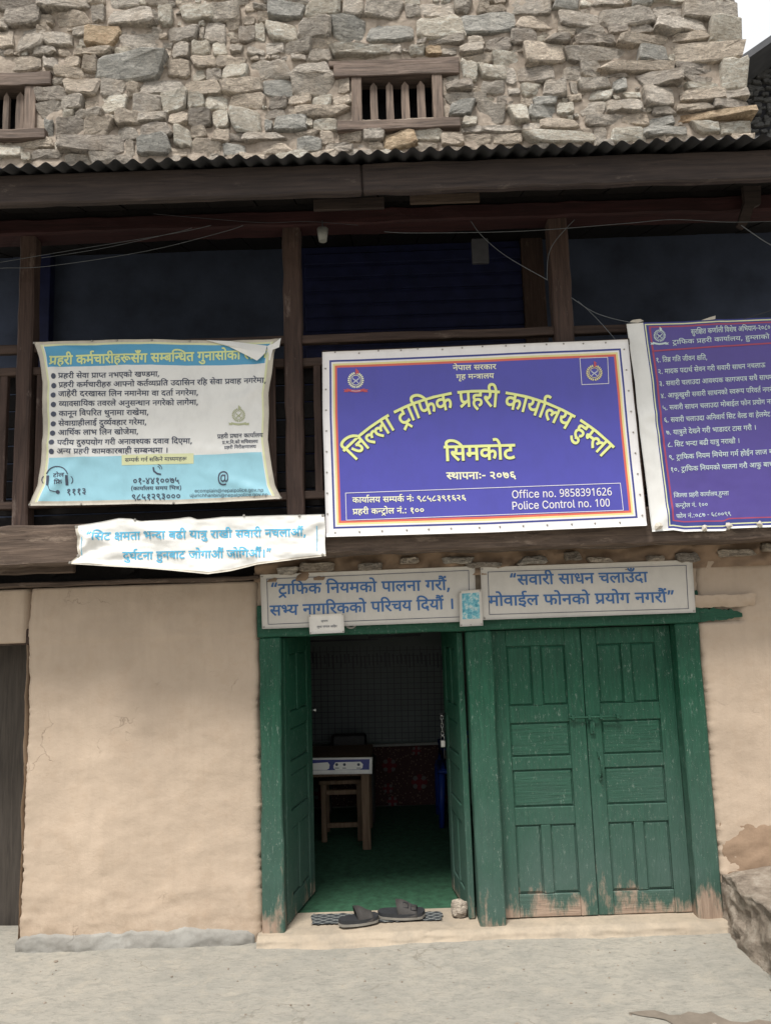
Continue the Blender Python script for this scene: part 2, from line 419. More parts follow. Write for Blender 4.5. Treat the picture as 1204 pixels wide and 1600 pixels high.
# ---------------------------------------------------------------- letter outlines (1000 units per em) and set lines of text
GLYPHS = [
 '45,53 214,153 160,162~ 128,194 103,221~ 79,294~ 79,358 79,551 0,551 0,622 583,622 583,551 479,551 479,0 398,0 398,193 92,-13/398,551 160,551 160,369 160,328~ 166,280~ 179,251~ 190,240 213,217~ 262,217 301,217~ 373,255~ 398,280',
 '321,69 357,80~ 403,116~ 403,148 403,186~ 345,229~ 280,229 211,229~ 138,172~ 138,124 138,93~ 161,35~ 232,-36~ 302,-89 248,-142 157,-71~ 58,53~ 58,130 58,168~ 89,227~ 115,248 96,266~ 69,318~ 69,352 69,380~ 89,420~ 106,433 129,450~ 188,465~ 229,465 361,465 361,551 0,551 0,622 546,622 546,551 442,551 442,394 230,394 199,394~ 173,388~ 164,381 149,369~ 149,347 149,327~ 169,296~ 183,284 230,300~ 284,300 353,300~ 440,258~ 481,191~ 481,153 481,95~ 413,19~ 348,2',
 '395,42 341,-12 282,37~ 178,137~ 98,225~ 75,256 53,287~ 40,323~ 40,340 40,359~ 70,393~ 104,393 129,393~ 166,370~ 181,349 220,369~ 256,429~ 256,468 256,491~ 246,536~ 239,551 0,551 0,622 424,622 424,551 320,551 336,516~ 336,458 336,403~ 292,327~ 216,274~ 167,254 212,202~ 331,91~',
 '-185,615 -202,650~ -220,714~ -220,748 -220,813~ -136,896~ -61,896 -1,896~ 79,839~ 137,718~ 163,622 273,622 273,551 170,551 170,0 89,0 89,551 0,551 0,622 87,622 59,726~ -2,825~ -57,825 -97,825~ -139,776~ -139,733 -139,699~ -119,644~ -105,615',
 '777,551 452,551 452,349 500,399~ 569,399 634,399~ 716,316~ 716,239 716,193~ 686,89~ 651,39 579,80 604,112~ 636,196~ 636,237 636,284~ 597,330~ 562,330 508,330~ 452,258 452,0 371,0 371,174 347,154~ 276,118~ 226,118 179,118~ 96,156~ 46,233~ 46,290 46,370~ 156,464~ 244,464 267,464~ 324,457~ 339,454 333,381 317,385~ 268,391~ 249,391 191,391~ 127,339~ 127,292 127,239~ 188,188~ 228,188 272,188~ 341,230~ 371,260 371,551 0,551 0,622 777,622',
 '509,551 509,0 428,0 428,250 207,250 207,213 207,180~ 178,151~ 159,151 140,151~ 98,176~ 62,215~ 39,259~ 39,278 39,296~ 66,321~ 100,321 126,321 126,551 0,551 0,622 612,622 612,551/428,551 207,551 207,321 428,321',
 '-190,615 -211,650~ -240,726~ -240,762 -240,829~ -151,896~ -85,896 -53,896~ 1,883~ 21,872 -1,806 -18,815~ -56,827~ -78,827 -118,827~ -160,782~ -160,747 -160,714~ -133,651~ -108,615',
 '649,551 545,551 545,0 465,0 465,165 439,148~ 367,118~ 317,118 240,118~ 141,204~ 141,275 141,304~ 166,355~ 185,371 38,369 38,441 331,441 349,441~ 385,440~ 389,440 382,370 350,370 292,370~ 221,321~ 221,274 221,231~ 279,188~ 317,188 367,188~ 438,231~ 465,260 465,551 0,551 0,622 649,622',
 '170,551 170,0 89,0 89,551 0,551 0,622 273,622 273,551',
 '498,159 438,159~ 358,237~ 358,300 358,303~ 358,304 343,312~ 306,324~ 284,326 262,303~ 202,268~ 167,254 212,202~ 331,91~ 395,42 341,-12 282,37~ 178,137~ 98,225~ 75,256 53,287~ 40,323~ 40,340 40,359~ 70,393~ 104,393 129,393~ 166,370~ 181,349 220,369~ 256,429~ 256,468 256,491~ 246,536~ 239,551 0,551 0,622 801,622 801,551 320,551 336,516~ 336,458 336,421~ 325,390 353,384~ 378,373 396,401~ 461,437~ 510,437 571,437~ 664,382~ 736,289~ 764,232 701,198 655,284~ 567,369~ 512,369 469,369~ 429,326~ 429,298 429,261~ 471,230~ 500,230 515,230~ 544,235~ 561,242 585,175 560,165~ 516,159~',
 '587,551 587,0 506,0 506,266 477,257~ 419,251~ 380,251 338,251~ 245,266~ 212,277 192,264~ 167,253 208,201~ 319,91~ 380,42 326,-12 270,37~ 171,137~ 95,225~ 73,256 51,287~ 40,323~ 40,340 40,359~ 70,393~ 104,393 129,393~ 166,370~ 181,350 202,369~ 217,428~ 217,458 217,488~ 208,536~ 201,551 0,551 0,622 691,622 691,551/369,322 408,322~ 472,330~ 506,339 506,551 281,551 288,534~ 298,488~ 298,458 298,416~ 279,354~ 262,333 314,322~',
 '-188,847 -188,868~ -159,896~ -139,896 -118,896~ -89,868~ -89,847 -89,826~ -118,797~ -139,797 -159,797~ -188,826~/69,863 46,763~ -61,680~ -138,680 -210,680~ -318,769~ -352,863 -283,887 -257,817~ -189,747~ -135,747 -77,747~ -21,822~ -5,889',
 '208,551 208,234 208,208~ 183,178~ 160,178 134,178~ 79,220~ 41,280~ 41,308 41,331~ 68,359~ 102,359 127,359 127,551 0,551 0,622 578,622 578,551 474,551 474,0 393,0 393,551',
 '207,321 428,321 428,250 207,250 207,213 207,180~ 178,151~ 159,151 140,151~ 98,176~ 62,215~ 39,259~ 39,278 39,296~ 66,321~ 100,321 126,321 126,551 0,551 0,622 364,622 364,551 207,551',
 '585,551 482,551 482,0 401,0 401,165 374,147~ 297,118~ 241,118 185,118~ 96,160~ 46,235~ 46,286 46,372~ 167,464~ 265,464 279,464~ 319,461~ 358,457~ 369,454 363,385 343,389~ 293,395~ 268,395 248,395~ 230,392 365,224 384,238~ 401,256 401,551 0,551 0,622 585,622/127,287 127,235~ 194,184~ 242,184 260,184~ 293,190~ 308,195 168,370 127,342~',
 '89,551 0,551 0,622 80,622 68,644~ 53,692~ 53,724 53,807~ 210,896~ 352,896 518,896~ 786,823~ 995,696~ 1072,615 975,615 848,716~ 549,824~ 380,824 256,824~ 134,769~ 134,707 134,681~ 153,638~ 165,622 273,622 273,551 170,551 170,0 89,0',
 '918,551 814,551 814,0 733,0 733,150 702,130~ 629,103~ 571,103 494,103~ 399,184~ 399,251 399,278~ 417,328~ 436,348 389,366~ 330,437~ 330,493 330,553~ 412,632~ 475,632 528,632~ 599,576~ 599,531 599,484~ 559,443 498,482 509,492~ 518,515~ 518,526 518,541~ 498,568~ 472,568 444,568~ 404,524~ 404,489 404,457~ 435,418~ 484,400~ 511,397 541,405~ 576,405 587,405~ 614,403~ 621,402 614,332 608,333~ 591,333~ 586,333 536,333~ 479,292~ 479,254 479,213~ 536,173~ 580,173 633,173~ 707,216~ 733,245 733,551 671,551 671,622 918,622/0,622 303,622 303,551 0,551/205,298 205,244 205,216~ 176,188~ 153,188 129,188~ 75,230~ 37,290~ 37,318 37,341~ 64,369~ 98,369 380,369 380,298',
 '481,551 481,0 400,0 400,328 291,328 230,328~ 169,316~ 150,299 126,280~ 126,237 126,188~ 200,97~ 271,40 217,-12 171,28~ 92,108~ 45,194~ 45,242 45,277~ 72,333~ 93,351 122,376~ 204,399~ 272,399 400,399 400,551 0,551 0,622 584,622 584,551',
 '-248,-12 -194,11~ -136,11 -61,11~ 22,-66~ 22,-129 22,-190~ -71,-268~ -157,-268 -254,-268~ -395,-176~ -455,-100 -394,-57 -355,-105~ -285,-167~ -206,-196~ -157,-196 -51,-196~ -51,-122 -51,-89~ -100,-57~ -131,-57 -158,-57~ -201,-68~ -222,-79',
 '0,622 569,622 569,551 466,551 466,0 385,0 385,298 204,298 204,244 204,216~ 176,188~ 153,188 129,188~ 75,230~ 37,290~ 37,318 37,341~ 64,369~ 98,369 385,369 385,551 0,551',
 '170,551 170,0 89,0 89,551 0,551 0,622 273,622 273,551/90,615 69,694~ 28,785~ -22,823~ -56,823 -78,823~ -112,814~ -126,809 -150,882 -111,896~ -59,896 -5,896~ 74,845~ 137,722~ 165,615',
 '0,551 0,622 693,622 693,551 589,551 589,0 508,0 508,355 502,356~ 494,356 470,356~ 420,332~ 374,269~ 356,208 279,232 291,278~ 311,313 287,331~ 239,353~ 209,353 169,353~ 126,307~ 126,271 126,233~ 169,164~ 251,89~ 309,40 255,-12 197,38~ 101,129~ 45,222~ 45,275 45,328~ 94,395~ 168,426~ 204,426 248,426~ 321,397~ 354,370 412,426~ 499,426 504,426~ 508,426 508,551',
 '89,551 0,551 0,622 80,622 68,644~ 53,694~ 53,724 53,802~ 169,896~ 266,896 407,896~ 625,743~ 704,615 620,615 467,824~ 283,824 213,824~ 134,765~ 134,714 134,684~ 153,639~ 165,622 273,622 273,551 170,551 170,0 89,0',
 '-169,615 -190,694~ -231,785~ -281,823~ -315,823 -337,823~ -371,814~ -385,809 -409,882 -370,896~ -318,896 -264,896~ -185,845~ -122,722~ -94,615',
 '571,551 467,551 467,0 387,0 387,165 361,147~ 286,118~ 233,118 179,118~ 95,160~ 46,235~ 46,286 46,372~ 161,464~ 255,464 268,464~ 307,461~ 344,457~ 354,454 349,381 330,385~ 282,391~ 259,391 197,391~ 127,337~ 127,287 127,236~ 190,188~ 235,188 287,188~ 362,233~ 387,260 387,551 0,551 0,622 571,622',
 '160,551 160,369 160,328~ 166,280~ 179,251~ 190,240 213,217~ 263,217 304,217~ 375,257~ 400,282 436,214 396,186~ 313,146~ 254,146 214,146~ 149,173~ 128,194 103,221~ 79,294~ 79,358 79,551 0,551 0,622 322,622 322,551',
 '174,632 211,632~ 269,611~ 291,586 309,567~ 332,499~ 332,437 332,321 533,321 533,551 402,551 402,622 717,622 717,551 614,551 614,0 533,0 533,250 332,250 332,213 332,180~ 303,151~ 283,151 264,151~ 222,176~ 186,215~ 164,259~ 164,278 164,296~ 191,321~ 224,321 253,321 253,426 253,473~ 243,523~ 232,538 212,568~ 169,568 142,568~ 114,542~ 114,521 114,493~ 161,463~ 218,460 210,389 135,395~ 46,456~ 46,520 46,579~ 122,632~',
 '568,551 474,551 474,380 474,329~ 459,269~ 441,246 404,198~ 323,192 307,266 329,270~ 360,281~ 370,292 382,304~ 393,339~ 393,380 393,551 160,551 160,353 160,307~ 166,249~ 186,211~ 226,180~ 260,160 370,98 433,62~ 486,-3~ 486,-53 486,-93~ 453,-164~ 439,-184 367,-142 380,-122~ 403,-77~ 403,-55 403,-36~ 387,-7~ 339,28~ 290,56 203,106 164,129~ 109,178~ 95,212 79,248~ 79,316 79,551 0,551 0,622 568,622',
 '729,551 729,0 648,0 648,45 613,26~ 530,7~ 488,7 380,7~ 183,114~ 85,239 58,274~ 40,319~ 40,338 40,359~ 70,393~ 104,393 129,393~ 166,370~ 181,350 202,369~ 217,428~ 217,458 217,484~ 210,531~ 201,551 0,551 0,622 833,622 833,551/534,232 569,232~ 627,261~ 648,280 648,551 281,551 298,514~ 298,458 298,376~ 228,280~ 166,253 236,169~ 391,79~ 490,79 533,79~ 611,99~ 648,122 648,198 625,184~ 561,164~ 521,164 474,164~ 399,203~ 356,273~ 356,319 356,392~ 452,473~ 531,473 548,473~ 602,468~ 616,463 610,394 595,398~ 558,404~ 540,404 492,404~ 437,360~ 437,316 437,273~ 492,232~',
 '251,146 158,146~ 114,205 97,228~ 79,298~ 79,352 79,551 0,551 0,622 481,622 481,551 420,551 420,321 420,279~ 403,221~ 385,198 364,173~ 298,146~/249,217 301,217~ 321,249 332,266~ 339,310~ 339,353 339,551 160,551 160,353 160,314~ 168,268~ 178,251 189,235~ 222,217~',
 '358,222 329,222~ 271,208~ 248,197 201,225~ 137,301~ 137,352 137,380~ 157,420~ 174,433 197,450~ 259,465~ 308,465 401,465 401,551 0,551 0,622 592,622 592,551 482,551 482,394 298,394 267,394~ 241,388~ 232,381 217,369~ 217,347 217,323~ 245,290~ 261,277 307,294~ 362,294 436,294~ 534,219~ 534,154 534,87~ 436,0~ 337,0 239,0~ 84,88~ 25,158 86,207 143,139~ 262,74~ 337,74 453,74~ 453,152 453,187~ 404,222~',
 '46,-129 61,-70~ 88,64~ 95,116 192,116 199,105 186,52~ 138,-74~ 113,-129',
 '519,296 519,250~ 486,163~ 457,126 385,167 405,190~ 438,259~ 438,294 438,329~ 404,371~ 369,371 335,371~ 304,351 282,318~ 210,272~ 167,254 212,202~ 331,91~ 395,42 341,-12 282,37~ 178,137~ 98,225~ 75,256 53,287~ 40,323~ 40,340 40,359~ 70,393~ 104,393 129,393~ 166,370~ 181,349 220,369~ 256,429~ 256,468 256,491~ 246,536~ 239,551 0,551 0,622 577,622 577,551 320,551 336,516~ 336,458 336,442~ 334,429 361,440~ 392,440 445,440~ 519,367~',
 '470,218 470,148~ 379,80~ 312,80 226,80~ 92,208~ 29,356 100,382 143,276~ 243,153~ 305,153 343,153~ 391,188~ 391,227 391,264~ 350,322~ 318,347 291,342~ 260,341 255,411 323,413~ 380,457~ 380,494 380,530~ 333,562~ 302,562 265,562~ 205,542~ 171,525 146,594 172,608~ 249,632~ 298,632 376,632~ 459,554~ 459,495 459,417~ 392,375 403,365~ 412,355 450,350~ 486,350 518,350~ 568,356~ 594,363 594,551 521,551 521,622 1038,622 1038,551 934,551 934,0 853,0 853,551 675,551 675,0 594,0 594,290 570,284~ 524,279~ 498,279 481,279~ 455,282 470,252~',
 '626,551 460,551 460,337 483,352~ 536,368~ 576,368 640,368 640,297 588,297 542,297~ 490,283~ 460,257 460,0 379,0 379,193 356,174~ 292,146~ 248,146 208,146~ 144,175~ 125,197 100,226~ 79,297~ 79,354 79,551 0,551 0,622 626,622/160,551 160,360 160,305~ 172,257~ 188,240 208,217~ 248,217 290,217~ 353,252~ 379,279 379,551',
 '255,464 268,464~ 307,461~ 344,457~ 354,454 349,381 330,385~ 282,391~ 259,391 197,391~ 127,337~ 127,287 127,236~ 191,188~ 240,188 284,188~ 369,233~ 400,274 386,310~ 380,353 442,366~ 502,413~ 502,457 502,485~ 479,533~ 465,551 0,551 0,622 937,622 937,551 833,551 833,0 752,0 752,179 724,161~ 646,132~ 595,132 546,132~ 468,170~ 440,204 416,182~ 359,143~ 284,118~ 233,118 181,118~ 96,160~ 46,235~ 46,286 46,372~ 161,464~/471,301 491,252~ 552,203~ 601,203 651,203~ 725,245~ 752,274 752,551 553,551 582,499~ 582,445 582,337~',
 '0,622 563,622 563,551 453,551 485,512~ 485,464 485,374~ 406,328 442,296~ 499,211~ 499,152 499,102~ 454,34~ 376,0~ 328,0 271,0~ 168,61~ 73,199~ 29,313 100,338 128,260~ 195,141~ 274,74~ 320,74 361,74~ 414,111~ 414,160 414,201~ 369,270~ 329,301 299,295~ 264,294 259,364 333,366~ 404,414~ 404,463 404,493~ 374,538~ 351,551 0,551',
 '413,-58 392,-24~ 354,46~ 342,73 330,71~ 302,68~ 287,68 245,68~ 160,89~ 89,136~ 46,215~ 46,272 46,316~ 77,379~ 102,401 135,430~ 231,456~ 290,456 295,456 295,551 0,551 0,622 534,622 534,551 376,551 376,385 327,385 269,385~ 198,371~ 173,355 151,340~ 126,294~ 126,262 126,209~ 205,140~ 287,140 293,140~ 305,140~ 312,141 306,161~ 306,176 306,211~ 348,240~ 373,240 416,240~ 461,191~ 461,162 461,130~ 432,95~ 410,86 422,62~ 455,11~ 480,-24',
 '89,551 0,551 0,622 80,622 68,644~ 53,693~ 53,724 53,803~ 181,896~ 290,896 404,896~ 594,826~ 749,699~ 809,615 722,615 631,718~ 424,824~ 311,824 226,824~ 134,765~ 134,711 134,683~ 153,639~ 165,622 273,622 273,551 170,551 170,0 89,0',
 '89,551 0,551 0,622 82,622 68,649~ 53,704~ 53,735 53,807~ 153,896~ 238,896 353,896~ 510,754~ 571,615 491,615 438,722~ 322,825~ 249,825 194,825~ 134,770~ 134,723 134,692~ 152,644~ 164,622 273,622 273,551 170,551 170,0 89,0',
 '653,551 653,0 572,0 572,370 435,370 394,370~ 378,373 414,343~ 458,263~ 458,218 458,172~ 417,110~ 350,80~ 310,80 257,80~ 161,141~ 73,282~ 31,401 102,426 148,292~ 248,153~ 306,153 338,153~ 379,187~ 379,227 379,271~ 318,349~ 273,377 302,441 572,441 572,551 0,551 0,622 757,622 757,551',
 '369,322 400,322~ 450,327~ 478,332 486,260 461,255~ 409,251~ 380,251 338,251~ 245,266~ 212,277 192,264~ 167,253 208,201~ 319,91~ 380,42 326,-12 270,37~ 171,137~ 95,225~ 73,256 51,287~ 40,323~ 40,340 40,359~ 70,393~ 104,393 129,393~ 166,370~ 181,350 202,369~ 217,428~ 217,458 217,488~ 208,536~ 201,551 0,551 0,622 403,622 403,551 281,551 288,534~ 298,488~ 298,458 298,416~ 279,354~ 262,333 314,322~',
 '89,551 0,551 0,622 80,622 68,644~ 53,693~ 53,724 53,804~ 187,896~ 302,896 427,896~ 633,825~ 798,699~ 861,615 772,615 674,718~ 449,824~ 325,824 233,824~ 134,766~ 134,710 134,682~ 153,639~ 165,622 273,622 273,551 170,551 170,0 89,0',
 '89,551 0,551 0,622 80,622 68,644~ 53,693~ 53,723 53,802~ 175,896~ 277,896 381,896~ 556,826~ 700,700~ 756,615 671,615 501,824~ 297,824 220,824~ 134,765~ 134,712 134,683~ 153,639~ 165,622 273,622 273,551 170,551 170,0 89,0',
 '595,622 595,551 491,551 491,0 410,0 410,179 382,161~ 304,132~ 253,132 163,132~ 52,253~ 38,353 100,366~ 160,413~ 160,457 160,485~ 137,533~ 123,551 0,551 0,622/129,301 149,252~ 210,203~ 259,203 309,203~ 383,245~ 410,274 410,551 211,551 240,499~ 240,445 240,337~',
 '470,218 470,148~ 379,80~ 312,80 226,80~ 92,208~ 29,356 100,382 143,276~ 243,153~ 305,153 343,153~ 391,188~ 391,227 391,264~ 350,322~ 318,347 291,342~ 260,341 255,411 323,413~ 380,457~ 380,494 380,530~ 333,562~ 302,562 265,562~ 205,542~ 171,525 146,594 172,608~ 249,632~ 298,632 376,632~ 459,554~ 459,495 459,417~ 392,375 403,365~ 412,355 450,350~ 486,350 518,350~ 568,356~ 594,363 594,551 521,551 521,622 779,622 779,551 675,551 675,0 594,0 594,290 570,284~ 524,279~ 498,279 481,279~ 455,282 470,252~',
 '-63,-245 -88,-255~ -145,-268~ -173,-268 -248,-268~ -333,-189~ -333,-126 -333,-69~ -241,11~ -162,11 -87,11~ 25,-45~ 111,-136~ 145,-189 83,-228 29,-145~ -83,-57~ -156,-57 -207,-57~ -259,-96~ -259,-128 -259,-166~ -209,-196~ -178,-196 -151,-196~ -109,-185~ -88,-175',
 '479,551 479,0 398,0 398,191 369,172~ 301,146~ 254,146 214,146~ 149,173~ 128,194 103,221~ 79,294~ 79,358 79,551 0,551 0,622 583,622 583,551/398,551 160,551 160,369 160,328~ 166,280~ 179,251~ 190,240 213,217~ 263,217 303,217~ 373,255~ 398,280',
 '553,551 553,0 472,0 472,180 443,161~ 363,132~ 308,132 223,132~ 104,229~ 83,322 178,342~ 255,413~ 255,467 255,517~ 208,568~ 171,568 146,568~ 114,544~ 114,521 114,470~ 195,461 187,391 122,400~ 46,461~ 46,519 46,575~ 119,632~ 172,632 213,632~ 288,597~ 336,525~ 336,469 336,395~ 256,303~ 182,274 205,238~ 263,203~ 314,203 366,203~ 440,243~ 472,275 472,551 390,551 390,622 656,622 656,551',
 '172,-24 125,43 393,205 393,551 208,551 208,234 208,208~ 183,178~ 160,178 134,178~ 79,220~ 41,280~ 41,308 41,331~ 68,359~ 102,359 127,359 127,551 0,551 0,622 578,622 578,551 474,551 474,0 393,0 393,122',
 '271,222 242,222~ 184,208~ 161,197 114,225~ 50,301~ 50,352 50,380~ 70,420~ 87,433 110,450~ 172,465~ 221,465 314,465 314,551 0,551 0,622 505,622 505,551 395,551 395,394 211,394 180,394~ 154,388~ 145,381 130,369~ 130,347 130,323~ 158,290~ 174,277 220,294~ 275,294 349,294~ 447,219~ 447,154 447,89~ 364,14~ 289,4 318,-8~ 381,-30~ 415,-40 382,-110 325,-84~ 221,-27~ 176,1 117,4~ 48,33~ 48,65 48,87~ 75,116~ 101,116 121,116~ 164,95~ 194,70 208,68~ 219,68 289,68~ 366,109~ 366,153 366,186~ 317,222~/293,615 272,650~ 243,726~ 243,762 243,829~ 332,896~ 398,896 430,896~ 484,883~ 504,872 482,806 465,815~ 427,827~ 405,827 365,827~ 323,782~ 323,747 323,714~ 350,651~ 375,615',
 '296,-12 335,5~ 378,9 367,27~ 349,59~ 342,73 330,71~ 302,68~ 287,68 245,68~ 160,89~ 89,136~ 46,215~ 46,272 46,316~ 77,379~ 102,401 135,430~ 231,456~ 290,456 295,456 295,551 0,551 0,622 534,622 534,551 376,551 376,385 327,385 269,385~ 198,371~ 173,355 151,340~ 126,294~ 126,262 126,209~ 205,140~ 287,140 293,140~ 305,140~ 312,141 306,161~ 306,176 306,211~ 348,240~ 373,240 416,240~ 461,191~ 461,162 461,130~ 432,95~ 410,86 420,68~ 443,29~ 459,5 510,-7~ 566,-78~ 566,-129 566,-190~ 473,-268~ 387,-268 290,-268~ 149,-176~ 89,-100 150,-57 189,-105~ 259,-167~ 338,-196~ 387,-196 493,-196~ 493,-122 493,-89~ 444,-57~ 413,-57 386,-57~ 343,-68~ 322,-79',
 '122,189 87,189~ 40,224~ 40,255 40,284~ 76,314~ 104,314 122,314~ 161,299~ 191,276 241,292~ 305,378~ 305,443 305,499~ 246,566~ 199,566 168,566~ 138,539~ 138,516 138,501~ 157,466~ 214,442~ 270,440 253,370 159,376~ 66,459~ 66,517 66,568~ 137,632~ 204,632 251,632~ 333,589~ 384,504~ 384,440 384,371~ 315,254~ 254,221 299,182~ 383,87~ 414,43 350,-1 299,71~ 216,164~ 179,194 152,189~',
 '0,622 373,622 373,551 0,551/204,298 204,244 204,216~ 176,188~ 153,188 129,188~ 75,230~ 37,290~ 37,318 37,341~ 64,369~ 98,369 385,369 385,298',
 '194,622 275,622 275,0 194,0',
 '826,551 826,0 745,0 745,191 716,172~ 648,146~ 601,146 561,146~ 496,173~ 475,194 451,219~ 440,250 207,250 207,213 207,180~ 178,151~ 159,151 140,151~ 98,176~ 62,215~ 39,259~ 39,278 39,296~ 66,321~ 100,321 126,321 126,551 0,551 0,622 930,622 930,551/207,321 427,321 426,338~ 426,358 426,551 207,551/745,551 507,551 507,369 507,328~ 513,280~ 526,251~ 537,240 560,217~ 610,217 650,217~ 720,255~ 745,280',
 '482,178 445,147~ 354,103~ 283,103 206,103~ 111,184~ 111,251 111,278~ 129,328~ 148,348 101,366~ 42,437~ 42,493 42,553~ 124,632~ 187,632 240,632~ 311,576~ 311,531 311,484~ 271,443 210,482 221,492~ 230,515~ 230,526 230,541~ 210,568~ 184,568 156,568~ 116,524~ 116,489 116,457~ 147,418~ 196,400~ 223,397 253,405~ 288,405 299,405~ 326,403~ 333,402 326,332 320,333~ 303,333~ 298,333 248,333~ 191,292~ 191,254 191,213~ 248,173~ 292,173 345,173~ 419,217~ 445,245',
 '275,121 217,121~ 126,172~ 75,263~ 75,321 75,380~ 126,469~ 216,520~ 274,520 333,520~ 424,469~ 476,378~ 476,319 476,261~ 425,171~ 334,121~/273,192 326,192~ 394,266~ 394,322 394,379~ 330,449~ 277,449 225,449~ 157,375~ 157,318 157,262~ 221,192~',
 '275,632 347,632~ 429,556~ 429,499 429,460~ 394,387~ 312,306~ 241,256 362,160 402,129~ 433,69~ 433,34 433,3~ 408,-50~ 386,-79 321,-30 335,-15~ 350,15~ 350,34 350,54~ 333,84~ 310,103 128,254 132,276 238,344~ 348,448~ 348,498 348,530~ 307,562~ 276,562 245,562~ 210,534~ 210,510 210,488~ 241,455~ 280,444 231,386 182,407~ 134,469~ 134,517 134,544~ 163,597~ 226,632~',
 '49,338 291,338 291,256 49,256',
 '428,127 428,72~ 347,-2~ 277,-2 234,-2~ 163,31~ 120,91~ 120,131 120,158~ 135,208~ 179,273~ 225,320 171,374~ 106,451~ 73,509~ 62,556~ 62,579 62,591~ 66,618~ 69,632 154,617 147,597~ 147,579 147,556~ 164,504~ 219,430~ 275,375 330,431~ 386,506~ 406,556~ 406,576 406,595~ 399,617 483,632 490,604~ 490,579 490,553~ 477,505~ 443,449~ 378,374~ 327,322 374,273~ 417,204~ 428,151~/200,138 200,111~ 234,69~ 274,69 308,69~ 348,107~ 348,136 348,151~ 338,185~ 307,232~ 274,266 242,233~ 210,186~ 200,152~',
 '512,270 512,153~ 412,49~ 334,49 273,49~ 176,99~ 103,218~ 52,420~ 38,573 118,588 130,440~ 179,232~ 264,123~ 330,123 391,123~ 432,205~ 432,275 432,326~ 407,414~ 358,468~ 322,468 297,468~ 269,441~ 269,418 269,400~ 291,367~ 349,345~ 401,342 384,272 285,280~ 193,362~ 193,420 193,473~ 262,539~ 322,539 380,539~ 465,469~ 512,347~',
 '477,-67 460,-38~ 422,37~ 386,115~ 356,185~ 348,208 332,207~ 312,207 269,207~ 187,228~ 122,278~ 84,364~ 84,428 84,474~ 112,583~ 143,632 227,611 199,562~ 164,469~ 164,417 164,347~ 234,276~ 308,276 317,276~ 326,277 320,300~ 320,313 320,346~ 363,377~ 391,377 431,377~ 475,328~ 475,298 475,267~ 444,230~ 418,221 430,190~ 475,96~ 526,0~ 549,-35',
 '213,-165 138,-62~ 68,199~ 68,337 68,477~ 137,730~ 213,832 294,832 226,726~ 153,472~ 153,336 153,203~ 225,-56~ 295,-165',
 '127,65 80,132 326,281 284,335~ 223,380~ 181,380 153,380~ 96,364~ 55,343 27,417 61,433~ 135,456~ 179,456 219,456~ 283,431~ 345,374~ 382,326 382,551 0,551 0,622 566,622 566,551 463,551 463,0 382,0 382,234',
 '60,-165 128,-59~ 200,197~ 200,330 200,464~ 129,723~ 59,832 141,832 216,729~ 286,467~ 286,329 286,190~ 216,-64~ 141,-165',
 '71,470 71,515~ 112,589~ 188,632~ 240,632 317,632~ 407,539~ 407,465 407,400~ 336,317~ 271,307 282,300~ 305,284~ 317,274 460,158 496,129~ 527,69~ 527,34 527,3~ 502,-50~ 480,-79 416,-30 430,-15~ 444,15~ 444,34 444,54~ 427,84~ 404,103 166,300 111,346~ 71,426~/151,464 151,422~ 199,371~ 237,371 278,371~ 326,425~ 326,467 326,508~ 279,561~ 240,561 201,561~ 151,508~',
 '273,0 222,0~ 130,36~ 72,112~ 72,171 72,202~ 91,264~ 138,338~ 180,388 382,632 444,579 233,324 187,269~ 154,202~ 154,168 154,117~ 220,74~ 268,74 319,74~ 413,108~ 465,142 501,68 455,41~ 343,0~',
 '477,33 413,-12 318,132~ 239,208 213,204~ 187,204 152,204~ 104,239~ 104,270 104,299~ 140,329~ 168,329 187,329~ 225,313~ 255,291 298,306~ 360,385~ 360,442 360,501~ 295,561~ 243,561 208,561~ 148,545~ 110,526 84,595 121,614~ 204,632~ 247,632 302,632~ 391,590~ 443,505~ 443,440 443,370~ 373,262~ 316,233 361,189~ 448,77~',
 '90,594 115,608~ 195,632~ 248,632 328,632~ 417,559~ 417,498 417,424~ 358,384 406,365~ 450,299~ 450,257 450,206~ 387,129~ 329,108 359,78~ 418,9~ 442,-25 377,-67 342,-17~ 282,61~ 254,91 225,87~ 193,87 159,87~ 111,122~ 111,152 111,182~ 147,212~ 175,212 195,212~ 240,195~ 274,167 322,176~ 367,224~ 367,260 367,295~ 314,343~ 264,346 231,340~ 193,340 189,411 249,411~ 313,432~ 338,470~ 338,495 338,530~ 290,562~ 252,562 218,562~ 150,542~ 115,525',
 '519,551 371,551 371,349 316,349 268,349~ 204,333~ 181,318 126,280~ 126,215 126,167~ 170,104~ 241,74~ 283,74 337,74~ 413,99~ 455,121 482,47 438,27~ 339,0~ 286,0 217,0~ 108,52~ 46,150~ 46,220 46,285~ 114,374~ 225,420~ 288,420 290,420 290,551 0,551 0,622 519,622',
 '44,53 204,154 156,164~ 125,198 100,227~ 79,297~ 79,354 79,551 0,551 0,622 786,622 786,551 460,551 460,349 485,373~ 543,399~ 578,399 643,399~ 725,316~ 725,239 725,193~ 695,89~ 660,39 588,80 613,112~ 645,196~ 645,237 645,284~ 605,330~ 570,330 517,330~ 460,257 460,0 379,0 379,194 375,191~ 371,189 91,-12/160,551 160,360 160,305~ 172,257~ 188,240 208,217~ 248,217 289,217~ 353,251~ 379,278 379,551',
